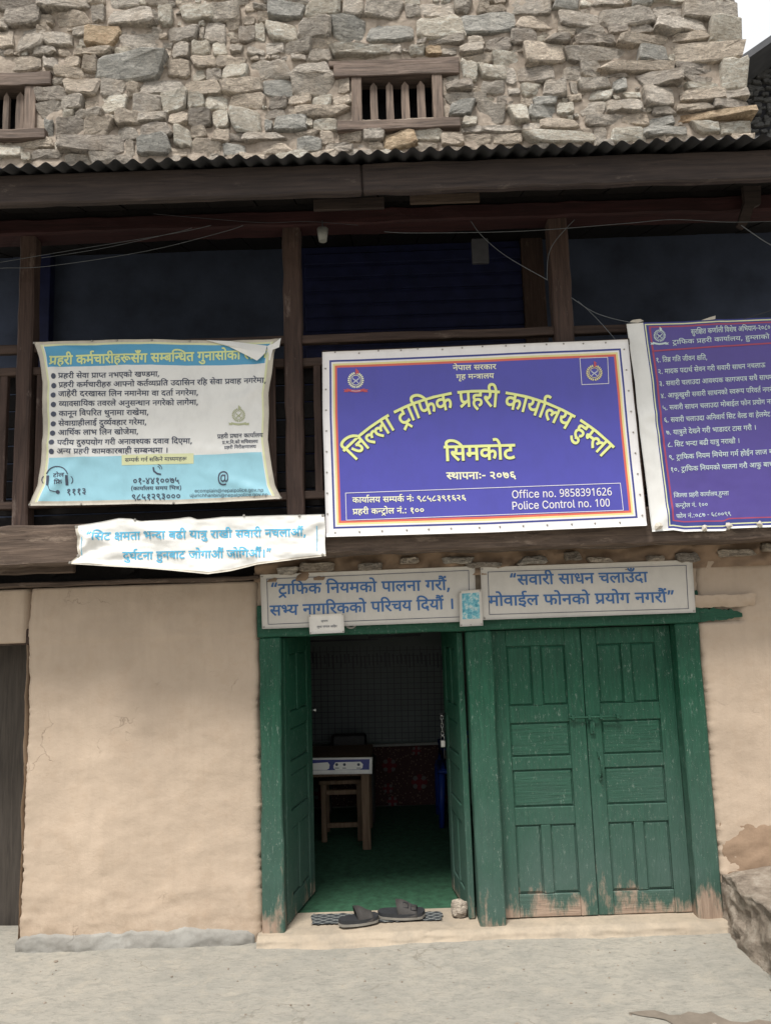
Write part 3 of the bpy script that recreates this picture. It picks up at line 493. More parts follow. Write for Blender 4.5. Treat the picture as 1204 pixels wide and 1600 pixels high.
 '510,-193 401,-193~ 233,-133~ 118,-19~ 60,149~ 60,256 60,360~ 119,525~ 233,641~ 396,702~ 500,702 600,702~ 752,637~ 854,526~ 906,387~ 906,312 906,260~ 896,155~ 862,68~ 795,15~ 738,15 713,15~ 653,30~ 608,66~ 604,97 600,97 587,65~ 521,18~ 466,18 401,18~ 314,83~ 270,192~ 270,261 270,327~ 322,430~ 413,490~ 471,490 518,490~ 581,456~ 594,438 599,438 599,479 676,479 676,157 676,127~ 709,83~ 740,83 776,83~ 814,132~ 829,234~ 829,313 829,374~ 788,488~ 706,579~ 581,632~ 497,632 413,632~ 281,581~ 189,483~ 141,343~ 141,254 141,164~ 189,24~ 284,-72~ 422,-122~ 513,-122 552,-122~ 627,-107~ 686,-89~ 700,-84 721,-153 698,-162~ 627,-181~ 547,-193~/470,93 517,93~ 575,131~ 602,208~ 602,265 602,324~ 573,390~ 515,417~ 472,417 432,417~ 375,375~ 345,306~ 345,265 345,220~ 370,141~ 424,93~',
 '307,-12 228,-12~ 113,59~ 51,185~ 51,269 51,353~ 111,480~ 222,553~ 296,553 340,553~ 424,524~ 493,460~ 534,355~ 534,280 534,243 110,243 110,317 487,317 446,290 446,344~ 412,427~ 346,475~ 296,475 247,475~ 177,426~ 140,349~ 140,304 140,255 140,194~ 182,110~ 257,66~ 307,66 339,66~ 392,85~ 430,123~ 440,150 525,127 513,86~ 452,23~ 363,-12~',
 '299,-12 225,-12~ 113,59~ 51,186~ 51,270 51,355~ 113,482~ 225,553~ 299,553 339,553~ 409,532~ 467,494~ 509,438~ 521,402 436,378 430,399~ 406,434~ 371,460~ 326,474~ 299,474 245,474~ 174,417~ 140,324~ 140,270 140,216~ 174,124~ 245,67~ 299,67 327,67~ 373,82~ 408,108~ 433,146~ 438,167 522,144 512,107~ 469,50~ 411,9~ 339,-12~',
 '299,-12 225,-12~ 113,59~ 51,186~ 51,270 51,355~ 113,482~ 225,553~ 299,553 374,553~ 486,482~ 549,355~ 549,270 549,186~ 486,59~ 374,-12~/299,67 354,67~ 426,124~ 460,216~ 460,270 460,324~ 426,417~ 354,474~ 299,474 245,474~ 174,417~ 140,324~ 140,270 140,216~ 174,124~ 245,67~',
 '77,0 77,546 163,546 163,424 156,424 167,468~ 216,526~ 281,556~ 316,556 375,556~ 449,482~ 460,423 448,423 458,464~ 510,523~ 583,556~ 627,556 674,556~ 752,515~ 799,432~ 799,368 799,0 711,0 711,366 711,425~ 645,476~ 601,476 564,476~ 511,445~ 482,391~ 482,356 482,0 394,0 394,375 394,420~ 333,476~ 287,476 255,476~ 199,446~ 165,387~ 165,344 165,0',
 '77,-204 77,546 162,546 162,458 172,458 181,473~ 214,518~ 277,553~ 330,553 398,553~ 502,484~ 562,358~ 562,271 562,185~ 503,58~ 399,-12~ 331,-12 279,-12~ 215,24~ 181,69~ 172,84 165,84 165,-204/317,67 369,67~ 438,122~ 472,215~ 472,272 472,329~ 438,420~ 369,474~ 317,474 267,474~ 199,423~ 164,333~ 164,272 164,212~ 199,119~ 268,67~',
 '200,-4 138,-4~ 77,62~ 77,121 77,728 165,728 165,143 165,105~ 183,75~ 210,75 225,75~ 239,77~ 246,79 263,4 251,1~ 217,-4~',
 '230,-13 178,-13~ 94,26~ 44,102~ 44,155 44,202~ 81,261~ 143,294~ 218,311~ 256,316 305,322~ 367,329~ 396,346~ 396,366 396,369 396,403~ 371,450~ 320,476~ 282,476 243,476~ 188,451~ 153,415~ 144,396 60,423 81,473~ 152,529~ 238,553~ 280,553 307,553~ 377,540~ 442,500~ 484,424~ 484,360 484,0 398,0 398,74 392,74 383,55~ 342,15~ 276,-13~/245,65 294,65~ 361,103~ 396,164~ 396,197 396,273 391,267~ 355,256~ 309,249~ 265,243~ 252,242 221,238~ 166,219~ 132,182~ 132,151 132,123~ 162,84~ 212,65~',
 '77,0 77,546 165,546 165,0/122,635 97,635~ 61,669~ 61,693 61,718~ 97,751~ 122,751 147,751~ 183,718~ 183,693 183,669~ 147,635~',
 '165,327 165,0 77,0 77,546 162,546 162,414 150,414 175,489~ 267,553~ 329,553 384,553~ 467,507~ 514,416~ 514,347 514,0 426,0 426,339 426,402~ 360,474~ 303,474 264,474~ 201,439~ 165,374~',
 '72,54 72,91~ 108,121~ 133,121 159,121~ 196,91~ 196,54 196,18~ 159,-14~ 133,-14 108,-14~ 72,18~',
 '298,-216 238,-216~ 149,-185~ 91,-134~ 74,-104 145,-59 157,-74~ 191,-112~ 250,-139~ 298,-139 364,-139~ 448,-77~ 448,-9 448,100 440,100 431,84~ 397,42~ 334,9~ 281,9 216,9~ 111,71~ 51,190~ 51,275 51,360~ 110,484~ 215,553~ 283,553 336,553~ 399,518~ 433,473~ 442,458 451,458 451,546 536,546 536,-14 536,-84~ 473,-174~ 365,-216~/296,87 346,87~ 414,132~ 449,218~ 449,277 449,335~ 415,424~ 346,474~ 296,474 244,474~ 175,421~ 140,332~ 140,277 140,221~ 175,135~ 245,87~',
 '235,0 26,546 123,546 239,222 257,172~ 283,72~ 297,25 265,25 279,72~ 305,172~ 323,222 439,546 536,546 327,0',
 '262,-7 207,-7~ 124,39~ 77,130~ 77,199 77,546 165,546 165,207 165,144~ 231,72~ 289,72 328,72~ 390,106~ 426,172~ 426,219 426,546 514,546 514,0 429,0 429,132 441,132 416,56~ 322,-7~',
 '77,546 165,546 165,-39 166,-91~ 129,-165~ 58,-204~ 5,-204 -13,-204 -13,-123 3,-123 42,-123~ 77,-80~ 77,-39/121,635 96,635~ 60,669~ 60,693 60,718~ 96,751~ 121,751 146,751~ 183,718~ 183,693 183,669~ 146,635~',
 '77,0 77,546 162,546 162,462 168,462 183,503~ 261,554~ 310,554 319,554~ 346,553~ 354,552 354,464 350,465~ 319,469~ 301,469 262,469~ 200,436~ 165,379~ 165,342 165,0',
 '165,327 165,0 77,0 77,728 165,728 165,414 150,414 175,489~ 267,553~ 329,553 384,553~ 468,507~ 514,416~ 514,347 514,0 426,0 426,339 426,402~ 360,474~ 303,474 264,474~ 201,439~ 165,374~',
 '331,-12 279,-12~ 215,24~ 181,69~ 172,84 162,84 162,0 77,0 77,728 165,728 165,458 172,458 181,473~ 214,518~ 277,553~ 330,553 398,553~ 502,484~ 562,358~ 562,271 562,185~ 503,58~ 399,-12~/317,67 369,67~ 438,122~ 472,215~ 472,272 472,329~ 438,420~ 369,474~ 317,474 267,474~ 199,423~ 164,333~ 164,272 164,212~ 199,119~ 268,67~',
 '630,551 526,551 526,0 445,0 445,150 414,130~ 341,103~ 283,103 206,103~ 111,184~ 111,251 111,278~ 129,328~ 148,348 101,366~ 42,437~ 42,493 42,553~ 124,632~ 187,632 240,632~ 311,576~ 311,531 311,484~ 271,443 210,482 221,492~ 230,515~ 230,526 230,541~ 210,568~ 184,568 156,568~ 116,524~ 116,489 116,457~ 147,418~ 196,400~ 223,397 253,405~ 288,405 299,405~ 326,403~ 333,402 326,332 320,333~ 303,333~ 298,333 248,333~ 191,292~ 191,254 191,213~ 248,173~ 292,173 345,173~ 419,216~ 445,245 445,551 383,551 383,622 630,622',
 '623,551 623,0 542,0 542,325 511,310~ 440,293~ 390,293 340,293~ 257,313~ 225,326 178,297~ 128,244~ 128,208 128,188~ 148,147~ 200,120~ 247,120 258,120~ 269,121 263,139~ 263,157 263,189~ 303,216~ 328,216 369,216~ 413,164~ 413,136 413,108~ 388,76~ 365,66 383,43~ 421,2~ 448,-24 390,-65 363,-34~ 314,27~ 298,53 286,51~ 258,50~ 245,50 186,50~ 96,91~ 46,162~ 46,205 46,260~ 115,333~ 164,361 120,390~ 74,461~ 74,507 74,560~ 155,632~ 231,632 293,632~ 382,574~ 382,515 382,467~ 336,401~ 295,373 314,368~ 357,364~ 379,364 425,364~ 504,385~ 542,411 542,551 453,551 453,622 727,622 727,551/153,502 153,469~ 195,416~ 228,399 303,448~ 303,506 303,530~ 269,566~ 229,566 195,566~ 153,532~',
 '634,551 634,0 553,0 553,551 420,551 420,321 420,279~ 403,221~ 385,198 364,173~ 298,146~ 251,146 158,146~ 114,205 97,228~ 79,298~ 79,352 79,551 0,551 0,622 737,622 737,551/249,217 301,217~ 321,249 332,266~ 339,310~ 339,353 339,551 160,551 160,353 160,314~ 168,268~ 178,251 189,235~ 222,217~',
 '90,484 83,495 97,548~ 144,674~ 169,729 236,729 221,669~ 195,536~ 187,484/278,484 271,495 285,548~ 332,674~ 357,729 424,729 409,669~ 383,536~ 375,484',
 '307,0 229,0~ 112,55~ 46,158~ 46,231 46,301~ 118,396~ 236,445~ 305,446 305,551 0,551 0,622 577,622 577,551 385,551 385,375 346,375 282,375~ 213,358~ 188,341 158,322~ 126,262~ 126,221 126,163~ 190,89~ 248,75 233,115~ 233,157 233,191~ 266,251~ 331,288~ 380,288 429,288~ 492,251~ 523,191~ 523,157 523,87~ 408,0~/306,140 306,103~ 323,70 378,71~ 448,116~ 448,157 448,187~ 413,221~ 385,221 350,221~ 306,178~',
 '470,218 470,148~ 379,80~ 312,80 226,80~ 92,208~ 29,356 100,382 143,276~ 243,153~ 305,153 343,153~ 391,188~ 391,227 391,264~ 350,322~ 318,347 291,342~ 260,341 255,411 323,413~ 380,457~ 380,494 380,530~ 333,562~ 302,562 265,562~ 205,542~ 171,525 146,594 172,608~ 249,632~ 298,632 376,632~ 459,554~ 459,495 459,417~ 392,375 403,365~ 412,355 450,350~ 486,350 518,350~ 568,356~ 594,363 594,551 521,551 521,622 1038,622 1038,551 934,551 934,0 853,0 853,551 675,551 675,0 594,0 594,290 570,284~ 524,279~ 498,279 481,279~ 455,282 470,252~/844,615 817,655~ 772,692~ 729,703~ 703,703 683,703~ 641,691~ 621,682 595,751 618,761~ 668,773~ 697,773 742,773~ 812,730~ 836,692 840,694 820,746~ 782,803~ 738,827~ 707,827 683,827~ 651,819~ 637,813 614,882 653,896~ 705,896 759,896~ 838,845~ 901,722~ 929,615/910,816 910,840~ 943,874~ 965,874 988,874~ 1021,840~ 1021,816 1021,792~ 988,758~ 965,758 943,758~ 910,792~',
 '605,551 502,551 502,0 421,0 421,166 390,146~ 314,118~ 259,118 182,118~ 86,199~ 86,266 86,294~ 106,346~ 128,366 88,385~ 42,455~ 42,497 42,528~ 52,551 0,551 0,622 605,622/167,269 167,227~ 223,188~ 267,188 319,188~ 396,231~ 421,260 421,551 145,551 123,527~ 123,494 123,457~ 166,417~ 200,412 228,419~ 263,419 290,419~ 308,417 302,347 295,348~ 279,348~ 273,348 224,348~ 167,308~',
 '284,300 355,300~ 442,260~ 481,196~ 481,160 481,107~ 419,39~ 360,18 333,85 365,96~ 404,129~ 404,157 404,191~ 347,229~ 282,229 205,229~ 138,175~ 138,135 138,112~ 159,61~ 225,3~ 292,-31 309,-29~ 325,-29 400,-29~ 483,-106~ 483,-169 483,-230~ 390,-308~ 304,-308 207,-308~ 66,-216~ 6,-140 67,-97 106,-145~ 176,-207~ 255,-236~ 304,-236 410,-236~ 410,-162 410,-129~ 361,-97~ 330,-97 303,-97~ 260,-108~ 239,-119 223,-79 134,-25~ 58,77~ 58,137 58,172~ 88,229~ 113,249 95,267~ 69,318~ 69,352 69,380~ 89,420~ 106,433 129,450~ 188,465~ 229,465 361,465 361,551 0,551 0,622 546,622 546,551 442,551 442,394 230,394 199,394~ 173,388~ 164,381 149,369~ 149,347 149,328~ 168,297~ 182,285 229,300~',
 '415,729 422,718 409,665~ 361,539~ 336,484 269,484 283,543~ 311,678~ 318,729/227,729 234,718 221,665~ 173,539~ 148,484 81,484 95,543~ 123,678~ 130,729',
 '27,-233 2,-246~ -65,-268~ -106,-268 -181,-268~ -266,-189~ -266,-126 -266,-70~ -177,13~ -89,18 -82,-48 -140,-55~ -192,-99~ -192,-132 -192,-166~ -142,-197~ -111,-197 -79,-197~ -32,-182~ 2,-164',
 '89,551 0,551 0,622 80,622 68,644~ 53,693~ 53,724 53,804~ 193,896~ 314,896 449,896~ 671,824~ 848,698~ 914,615 823,615 717,717~ 474,824~ 338,824 238,824~ 134,766~ 134,709 134,682~ 153,639~ 165,622 273,622 273,551 170,551 170,0 89,0',
 '0,622 515,622 515,551 0,551/537,349 517,356~ 494,356 470,356~ 420,332~ 374,269~ 356,208 279,232 291,278~ 311,313 288,331~ 239,353~ 209,353 169,353~ 126,307~ 126,271 126,233~ 169,164~ 251,89~ 309,40 255,-12 197,38~ 101,129~ 45,222~ 45,275 45,328~ 94,395~ 167,426~ 204,426 248,426~ 321,397~ 354,370 413,426~ 500,426 514,426~ 545,422~ 556,417',
 '519,551 371,551 371,349 316,349 268,349~ 204,333~ 181,318 126,280~ 126,215 126,167~ 170,104~ 241,74~ 283,74 337,74~ 413,99~ 455,121 482,47 438,27~ 339,0~ 286,0 217,0~ 108,52~ 46,150~ 46,220 46,285~ 114,374~ 225,420~ 288,420 290,420 290,551 0,551 0,622 519,622/31,-165 279,-12 319,-12 465,-192 406,-230 289,-85 78,-230',
 '460,551 460,349 485,373~ 543,399~ 578,399 643,399~ 725,316~ 725,239 725,193~ 695,89~ 660,39 588,80 613,112~ 645,196~ 645,237 645,284~ 605,330~ 570,330 517,330~ 460,257 460,0 379,0 379,193 355,174~ 291,146~ 248,146 208,146~ 144,175~ 125,197 100,226~ 79,297~ 79,354 79,551 0,551 0,622 786,622 786,551/160,551 160,360 160,305~ 172,257~ 188,240 208,217~ 248,217 289,217~ 353,251~ 379,278 379,551',
 '380,42 326,-12 270,37~ 171,137~ 95,225~ 73,256 51,287~ 40,323~ 40,340 40,359~ 70,393~ 104,393 129,393~ 166,370~ 181,350 202,369~ 217,428~ 217,458 217,488~ 208,536~ 201,551 0,551 0,622 494,622 520,632~ 552,632 593,632~ 668,597~ 716,525~ 716,469 716,395~ 636,303~ 562,274 585,238~ 643,203~ 694,203 746,203~ 820,243~ 852,275 852,551 770,551 770,622 1036,622 1036,551 933,551 933,0 852,0 852,180 823,161~ 743,132~ 688,132 619,132~ 513,197~ 484,259 436,251~ 380,251 338,251~ 245,266~ 212,277 192,264~ 167,253 208,201~ 319,91~/369,322 410,322~ 479,328~ 519,337 582,358~ 635,422~ 635,467 635,517~ 588,568~ 551,568 526,568~ 494,544~ 494,521 494,470~ 575,461 567,391 502,400~ 426,461~ 426,519 426,536~ 430,551 281,551 288,534~ 298,488~ 298,458 298,416~ 279,354~ 262,333 314,322~',
 '78,435 78,461~ 114,499~ 139,499 164,499~ 200,461~ 200,435 200,409~ 164,371~ 139,371 114,371~ 78,409~/78,118 78,144~ 114,182~ 139,182 164,182~ 200,144~ 200,118 200,92~ 164,54~ 139,54 114,54~ 78,92~',
 '470,-67 454,-40~ 420,25~ 391,86~ 384,106 372,105~ 347,104~ 335,104 269,104~ 178,150~ 132,227~ 132,272 132,299~ 155,353~ 180,373 144,394~ 103,457~ 103,501 103,565~ 208,632~ 288,632 314,632~ 377,626~ 391,622 385,552 367,556~ 322,563~ 292,563 184,563~ 184,492 184,461~ 223,424~ 254,414 289,423~ 333,423 347,423~ 375,421~ 384,419 377,350 367,351~ 341,352~ 324,352 274,352~ 212,310~ 212,266 212,220~ 282,174~ 332,174 338,174~ 351,174~ 357,175 354,185~ 352,204~ 352,210 352,245~ 393,274~ 418,274 461,274~ 506,225~ 506,196 506,166~ 475,129~ 451,120 465,87~ 515,2~ 542,-35',
 '-185,772 -185,796~ -152,830~ -130,830 -107,830~ -75,796~ -75,772 -75,748~ -107,714~ -130,714 -152,714~ -185,748~',
 '147,414 121,414~ 85,446~ 85,482 85,520~ 121,550~ 147,550 173,550~ 209,520~ 209,482 209,446~ 173,414~/147,-14 121,-14~ 85,18~ 85,54 85,92~ 121,122~ 147,122 173,122~ 209,92~ 209,54 209,18~ 173,-14~',
 '383,-10 290,-10~ 144,81~ 60,248~ 60,363 60,479~ 144,646~ 290,737~ 383,737 476,737~ 622,646~ 705,479~ 705,363 705,248~ 622,81~ 476,-10~/383,76 448,76~ 553,142~ 615,271~ 615,363 615,457~ 553,585~ 448,651~ 383,651 317,651~ 212,585~ 150,457~ 150,363 150,271~ 212,143~ 317,76~',
 '331,546 331,471 10,471 10,546/117,0 117,619 117,666~ 162,729~ 233,762~ 272,762 304,762~ 345,751~ 354,747 330,672 323,674~ 301,680~ 283,680 242,680~ 205,639~ 205,599 205,0',
 '190,-10 171,-10~ 123,-5~ 106,-1 106,75 123,69~ 166,63~ 187,63 253,63~ 339,109~ 387,188~ 409,292~ 411,350 405,350 386,315~ 313,267~ 255,267 163,267~ 52,381~ 52,484 52,596~ 169,724~ 269,724 335,724~ 440,656~ 502,516~ 502,409 502,348~ 487,227~ 447,120~ 377,37~ 268,-10~/267,337 311,337~ 377,376~ 413,436~ 413,467 413,511~ 381,594~ 318,649~ 270,649 212,649~ 138,569~ 138,484 138,416~ 203,337~',
 '276,-10 169,-10~ 52,93~ 52,182 52,255~ 133,346~ 190,374 142,405~ 75,490~ 75,554 75,611~ 131,687~ 223,725~ 276,725 331,725~ 422,687~ 477,611~ 477,553 477,488~ 404,406~ 349,378 387,358~ 456,305~ 500,234~ 500,186 500,126~ 443,38~ 343,-10~/277,414 324,436~ 390,497~ 390,550 390,600~ 329,651~ 275,651 223,651~ 162,600~ 162,550 162,495~ 227,438~/274,64 343,64~ 413,130~ 413,185 413,233~ 340,304~ 263,340 202,311~ 139,235~ 139,181 139,129~ 204,64~',
 '238,-10 188,-10~ 96,9~ 64,29 64,113 86,98~ 147,77~ 213,66~ 240,66 317,66~ 404,140~ 404,219 404,290~ 318,363~ 236,363 210,363~ 143,354~ 123,350 79,378 106,714 443,714 443,633 183,633 164,428 180,432~ 235,438~ 266,438 331,438~ 434,391~ 495,298~ 495,229 495,117~ 363,-10~',
 '229,-10 176,-10~ 81,7~ 40,29 40,112 83,90~ 181,65~ 227,65 317,65~ 400,140~ 400,206 400,272~ 300,332~ 214,332 149,332 149,406 214,406 294,406~ 378,481~ 378,541 378,592~ 311,649~ 256,649 204,649~ 124,616~ 88,590 43,651 80,681~ 188,724~ 256,724 361,724~ 469,624~ 469,547 469,475~ 384,388~ 315,376 315,373 401,363~ 491,274~ 491,203 491,109~ 363,-10~',
 '261,0 261,446 261,488~ 264,589~ 265,622 249,605~ 226,584~ 206,567 134,508 87,568 274,714 347,714 347,0',
 '288,-10 223,-10~ 117,58~ 55,198~ 55,305 55,367~ 70,487~ 110,594~ 180,677~ 289,724~ 367,724 386,724~ 435,720~ 451,715 451,639 434,645~ 391,651~ 370,651 304,651~ 219,605~ 170,526~ 148,422~ 146,364 152,364 172,399~ 244,447~ 302,447 394,447~ 505,334~ 505,230 505,119~ 388,-10~/287,65 346,65~ 419,145~ 419,230 419,298~ 355,377~ 290,377 246,377~ 180,338~ 144,279~ 144,247 144,204~ 176,120~ 240,65~',
 '47,76 218,262 267,315~ 336,399~ 374,481~ 374,530 374,587~ 310,649~ 259,649 213,649~ 138,611~ 104,582 54,640 93,675~ 196,724~ 260,724 354,724~ 464,622~ 464,533 464,478~ 420,380~ 343,284~ 293,231 156,85 156,81 492,81 492,0 47,0',
 '88,0 88,728 337,728 422,728~ 532,666~ 585,561~ 585,496 585,431~ 532,326~ 422,263~ 337,263 161,263 161,345 333,345 391,345~ 461,384~ 493,453~ 493,496 493,539~ 461,607~ 390,646~ 332,646 181,646 181,0',
 '382,-10 289,-10~ 143,81~ 60,248~ 60,363 60,479~ 143,646~ 289,737~ 382,737 438,737~ 536,705~ 614,643~ 666,555~ 676,499 583,499 575,536~ 538,593~ 483,632~ 418,651~ 382,651 317,651~ 211,585~ 150,457~ 150,363 150,271~ 212,142~ 317,76~ 382,76 418,76~ 483,96~ 538,135~ 575,192~ 583,229 676,229 667,173~ 614,85~ 536,23~ 438,-10~',
 '292,546 292,471 10,471 10,546/92,676 180,676 180,142 180,105~ 209,71~ 244,71 252,71~ 278,75~ 289,77 307,3 293,-2~ 259,-7~ 242,-7 171,-7~ 92,68~ 92,135',
 '275,-10 160,-10~ 48,185~ 48,358 48,474~ 93,638~ 193,725~ 275,725 391,725~ 504,532~ 504,358 504,243~ 459,78~ 358,-10~/275,66 350,66~ 414,210~ 414,358 414,504~ 350,649~ 275,649 200,649~ 138,504~ 138,358 138,212~ 200,66~',
 '122,189 87,189~ 40,224~ 40,255 40,284~ 76,314~ 104,314 122,314~ 161,299~ 191,276 241,292~ 305,378~ 305,443 305,499~ 246,566~ 199,566 168,566~ 138,539~ 138,516 138,501~ 157,466~ 214,442~ 270,440 253,370 159,376~ 66,459~ 66,517 66,568~ 137,632~ 204,632 251,632~ 333,589~ 384,504~ 384,440 384,371~ 315,254~ 254,221 299,182~ 383,87~ 414,43 350,-1 299,71~ 216,164~ 179,194 152,189~/591,551 591,0 510,0 510,551 421,551 421,622 695,622 695,551',
 '593,622 593,551 489,551 489,0 408,0 408,191 378,174~ 304,146~ 254,146 214,146~ 149,173~ 128,194 103,221~ 79,294~ 79,358 79,551 0,551 0,622/408,551 205,551 408,287/189,240 212,217~ 262,217 288,217~ 338,233~ 360,245 159,507 159,369 159,328~ 165,280~ 178,251~',
 '57,41 204,124 134,134~ 46,218~ 46,286 46,372~ 167,464~ 265,464 279,464~ 319,461~ 358,457~ 369,454 363,385 343,389~ 293,395~ 268,395 248,395~ 230,392 365,224 384,238~ 401,256 401,551 0,551 0,622 585,622 585,551 482,551 482,0 401,0 401,168 389,161~ 378,155 104,-24/127,287 127,235~ 194,184~ 242,184 260,184~ 293,190~ 308,195 168,370 127,342~',
 '0,622 780,622 780,551 453,551 485,512~ 485,464 485,374~ 406,328 417,319~ 437,299~ 446,288 477,310~ 539,333~ 573,333 638,333~ 721,254~ 721,185 721,139~ 691,47~ 656,0 584,41 609,70~ 641,141~ 641,181 641,225~ 600,264~ 565,264 526,264~ 484,227 491,211~ 499,173~ 499,152 499,102~ 454,34~ 376,0~ 328,0 271,0~ 168,61~ 73,199~ 29,313 100,338 128,260~ 195,141~ 274,74~ 320,74 361,74~ 414,111~ 414,160 414,201~ 369,270~ 329,301 299,295~ 264,294 259,364 333,366~ 404,414~ 404,463 404,493~ 374,538~ 351,551 0,551',
 '-179,615 -206,655~ -251,692~ -294,703~ -320,703 -340,703~ -382,691~ -402,682 -428,751 -405,761~ -355,773~ -326,773 -281,773~ -211,730~ -187,692 -183,694 -203,746~ -241,803~ -285,827~ -316,827 -340,827~ -372,819~ -386,813 -409,882 -370,896~ -318,896 -264,896~ -185,845~ -122,722~ -94,615',
 '170,551 170,0 89,0 89,551 0,551 0,622 273,622 273,551/80,615 53,655~ 8,692~ -35,703~ -61,703 -81,703~ -123,691~ -143,682 -169,751 -146,761~ -96,773~ -67,773 -22,773~ 48,730~ 72,692 76,694 56,746~ 18,803~ -26,827~ -57,827 -81,827~ -113,819~ -127,813 -150,882 -111,896~ -59,896 -5,896~ 74,845~ 137,722~ 165,615',
 '204,426 248,426~ 321,397~ 354,370 414,426~ 502,426 521,426~ 538,423 543,429~ 549,433 572,450~ 634,465~ 683,465 776,465 776,551 0,551 0,622 967,622 967,551 857,551 857,394 673,394 642,394~ 616,388~ 607,381 592,369~ 592,347 592,323~ 620,290~ 636,277 682,294~ 737,294 811,294~ 909,219~ 909,154 909,87~ 811,0~ 712,0 614,0~ 459,88~ 400,158 461,207 518,139~ 637,74~ 712,74 828,74~ 828,152 828,187~ 779,222~ 733,222 704,222~ 646,208~ 623,197 576,225~ 512,301~ 512,352 512,354~ 512,355 504,356~ 496,356 471,356~ 420,332~ 374,269~ 356,208 279,232 291,278~ 311,313 288,331~ 239,353~ 209,353 169,353~ 126,307~ 126,271 126,233~ 169,164~ 251,89~ 309,40 255,-12 197,38~ 101,129~ 45,222~ 45,275 45,328~ 94,395~ 167,426~',
 '700,74 659,49~ 561,7~ 488,7 380,7~ 183,114~ 85,239 57,274~ 40,319~ 40,338 40,359~ 70,393~ 104,393 129,393~ 166,370~ 181,350 202,369~ 217,428~ 217,458 217,510~ 201,551 0,551 0,622 663,622 663,551 282,551 289,533~ 298,487~ 298,458 298,376~ 228,280~ 166,253 236,169~ 391,79~ 490,79 541,79~ 629,107~ 676,140/673,215 645,193~ 567,164~ 521,164 474,164~ 399,203~ 356,273~ 356,319 356,392~ 452,473~ 531,473 548,473~ 602,468~ 616,463 610,394 595,398~ 558,404~ 540,404 492,404~ 437,360~ 437,316 437,273~ 492,232~ 534,232 569,232~ 627,261~ 648,280',
 '170,551 170,0 89,0 89,551 0,551 0,622 273,622 273,551/80,615 53,655~ 8,692~ -35,703~ -61,703 -81,703~ -123,691~ -143,682 -169,751 -146,761~ -96,773~ -67,773 -22,773~ 48,730~ 72,692 76,694 56,746~ 18,803~ -26,827~ -57,827 -81,827~ -113,819~ -127,813 -150,882 -111,896~ -59,896 -5,896~ 74,845~ 137,722~ 165,615/146,816 146,840~ 179,874~ 201,874 224,874~ 257,840~ 257,816 257,792~ 224,758~ 201,758 179,758~ 146,792~',
 '332,250 332,213 332,180~ 303,151~ 283,151 264,151~ 222,176~ 186,215~ 164,259~ 164,278 164,296~ 191,321~ 224,321 253,321 253,426 253,473~ 243,523~ 232,538 212,568~ 169,568 142,568~ 114,542~ 114,521 114,493~ 161,463~ 218,460 210,389 135,395~ 46,456~ 46,520 46,579~ 122,632~ 174,632 211,632~ 269,611~ 291,586 309,567~ 332,499~ 332,437 332,321 533,321 533,250/402,622 454,622 454,551 402,551',
 '341,-12 295,28~ 217,108~ 170,194~ 170,242 170,270~ 194,315~ 210,329 38,327 38,399 511,399 511,551 0,551 0,622 696,622 696,551 592,551 592,0 511,0 511,328 395,328 346,328~ 293,316~ 274,299 251,279~ 251,237 251,188~ 325,97~ 395,40',
]
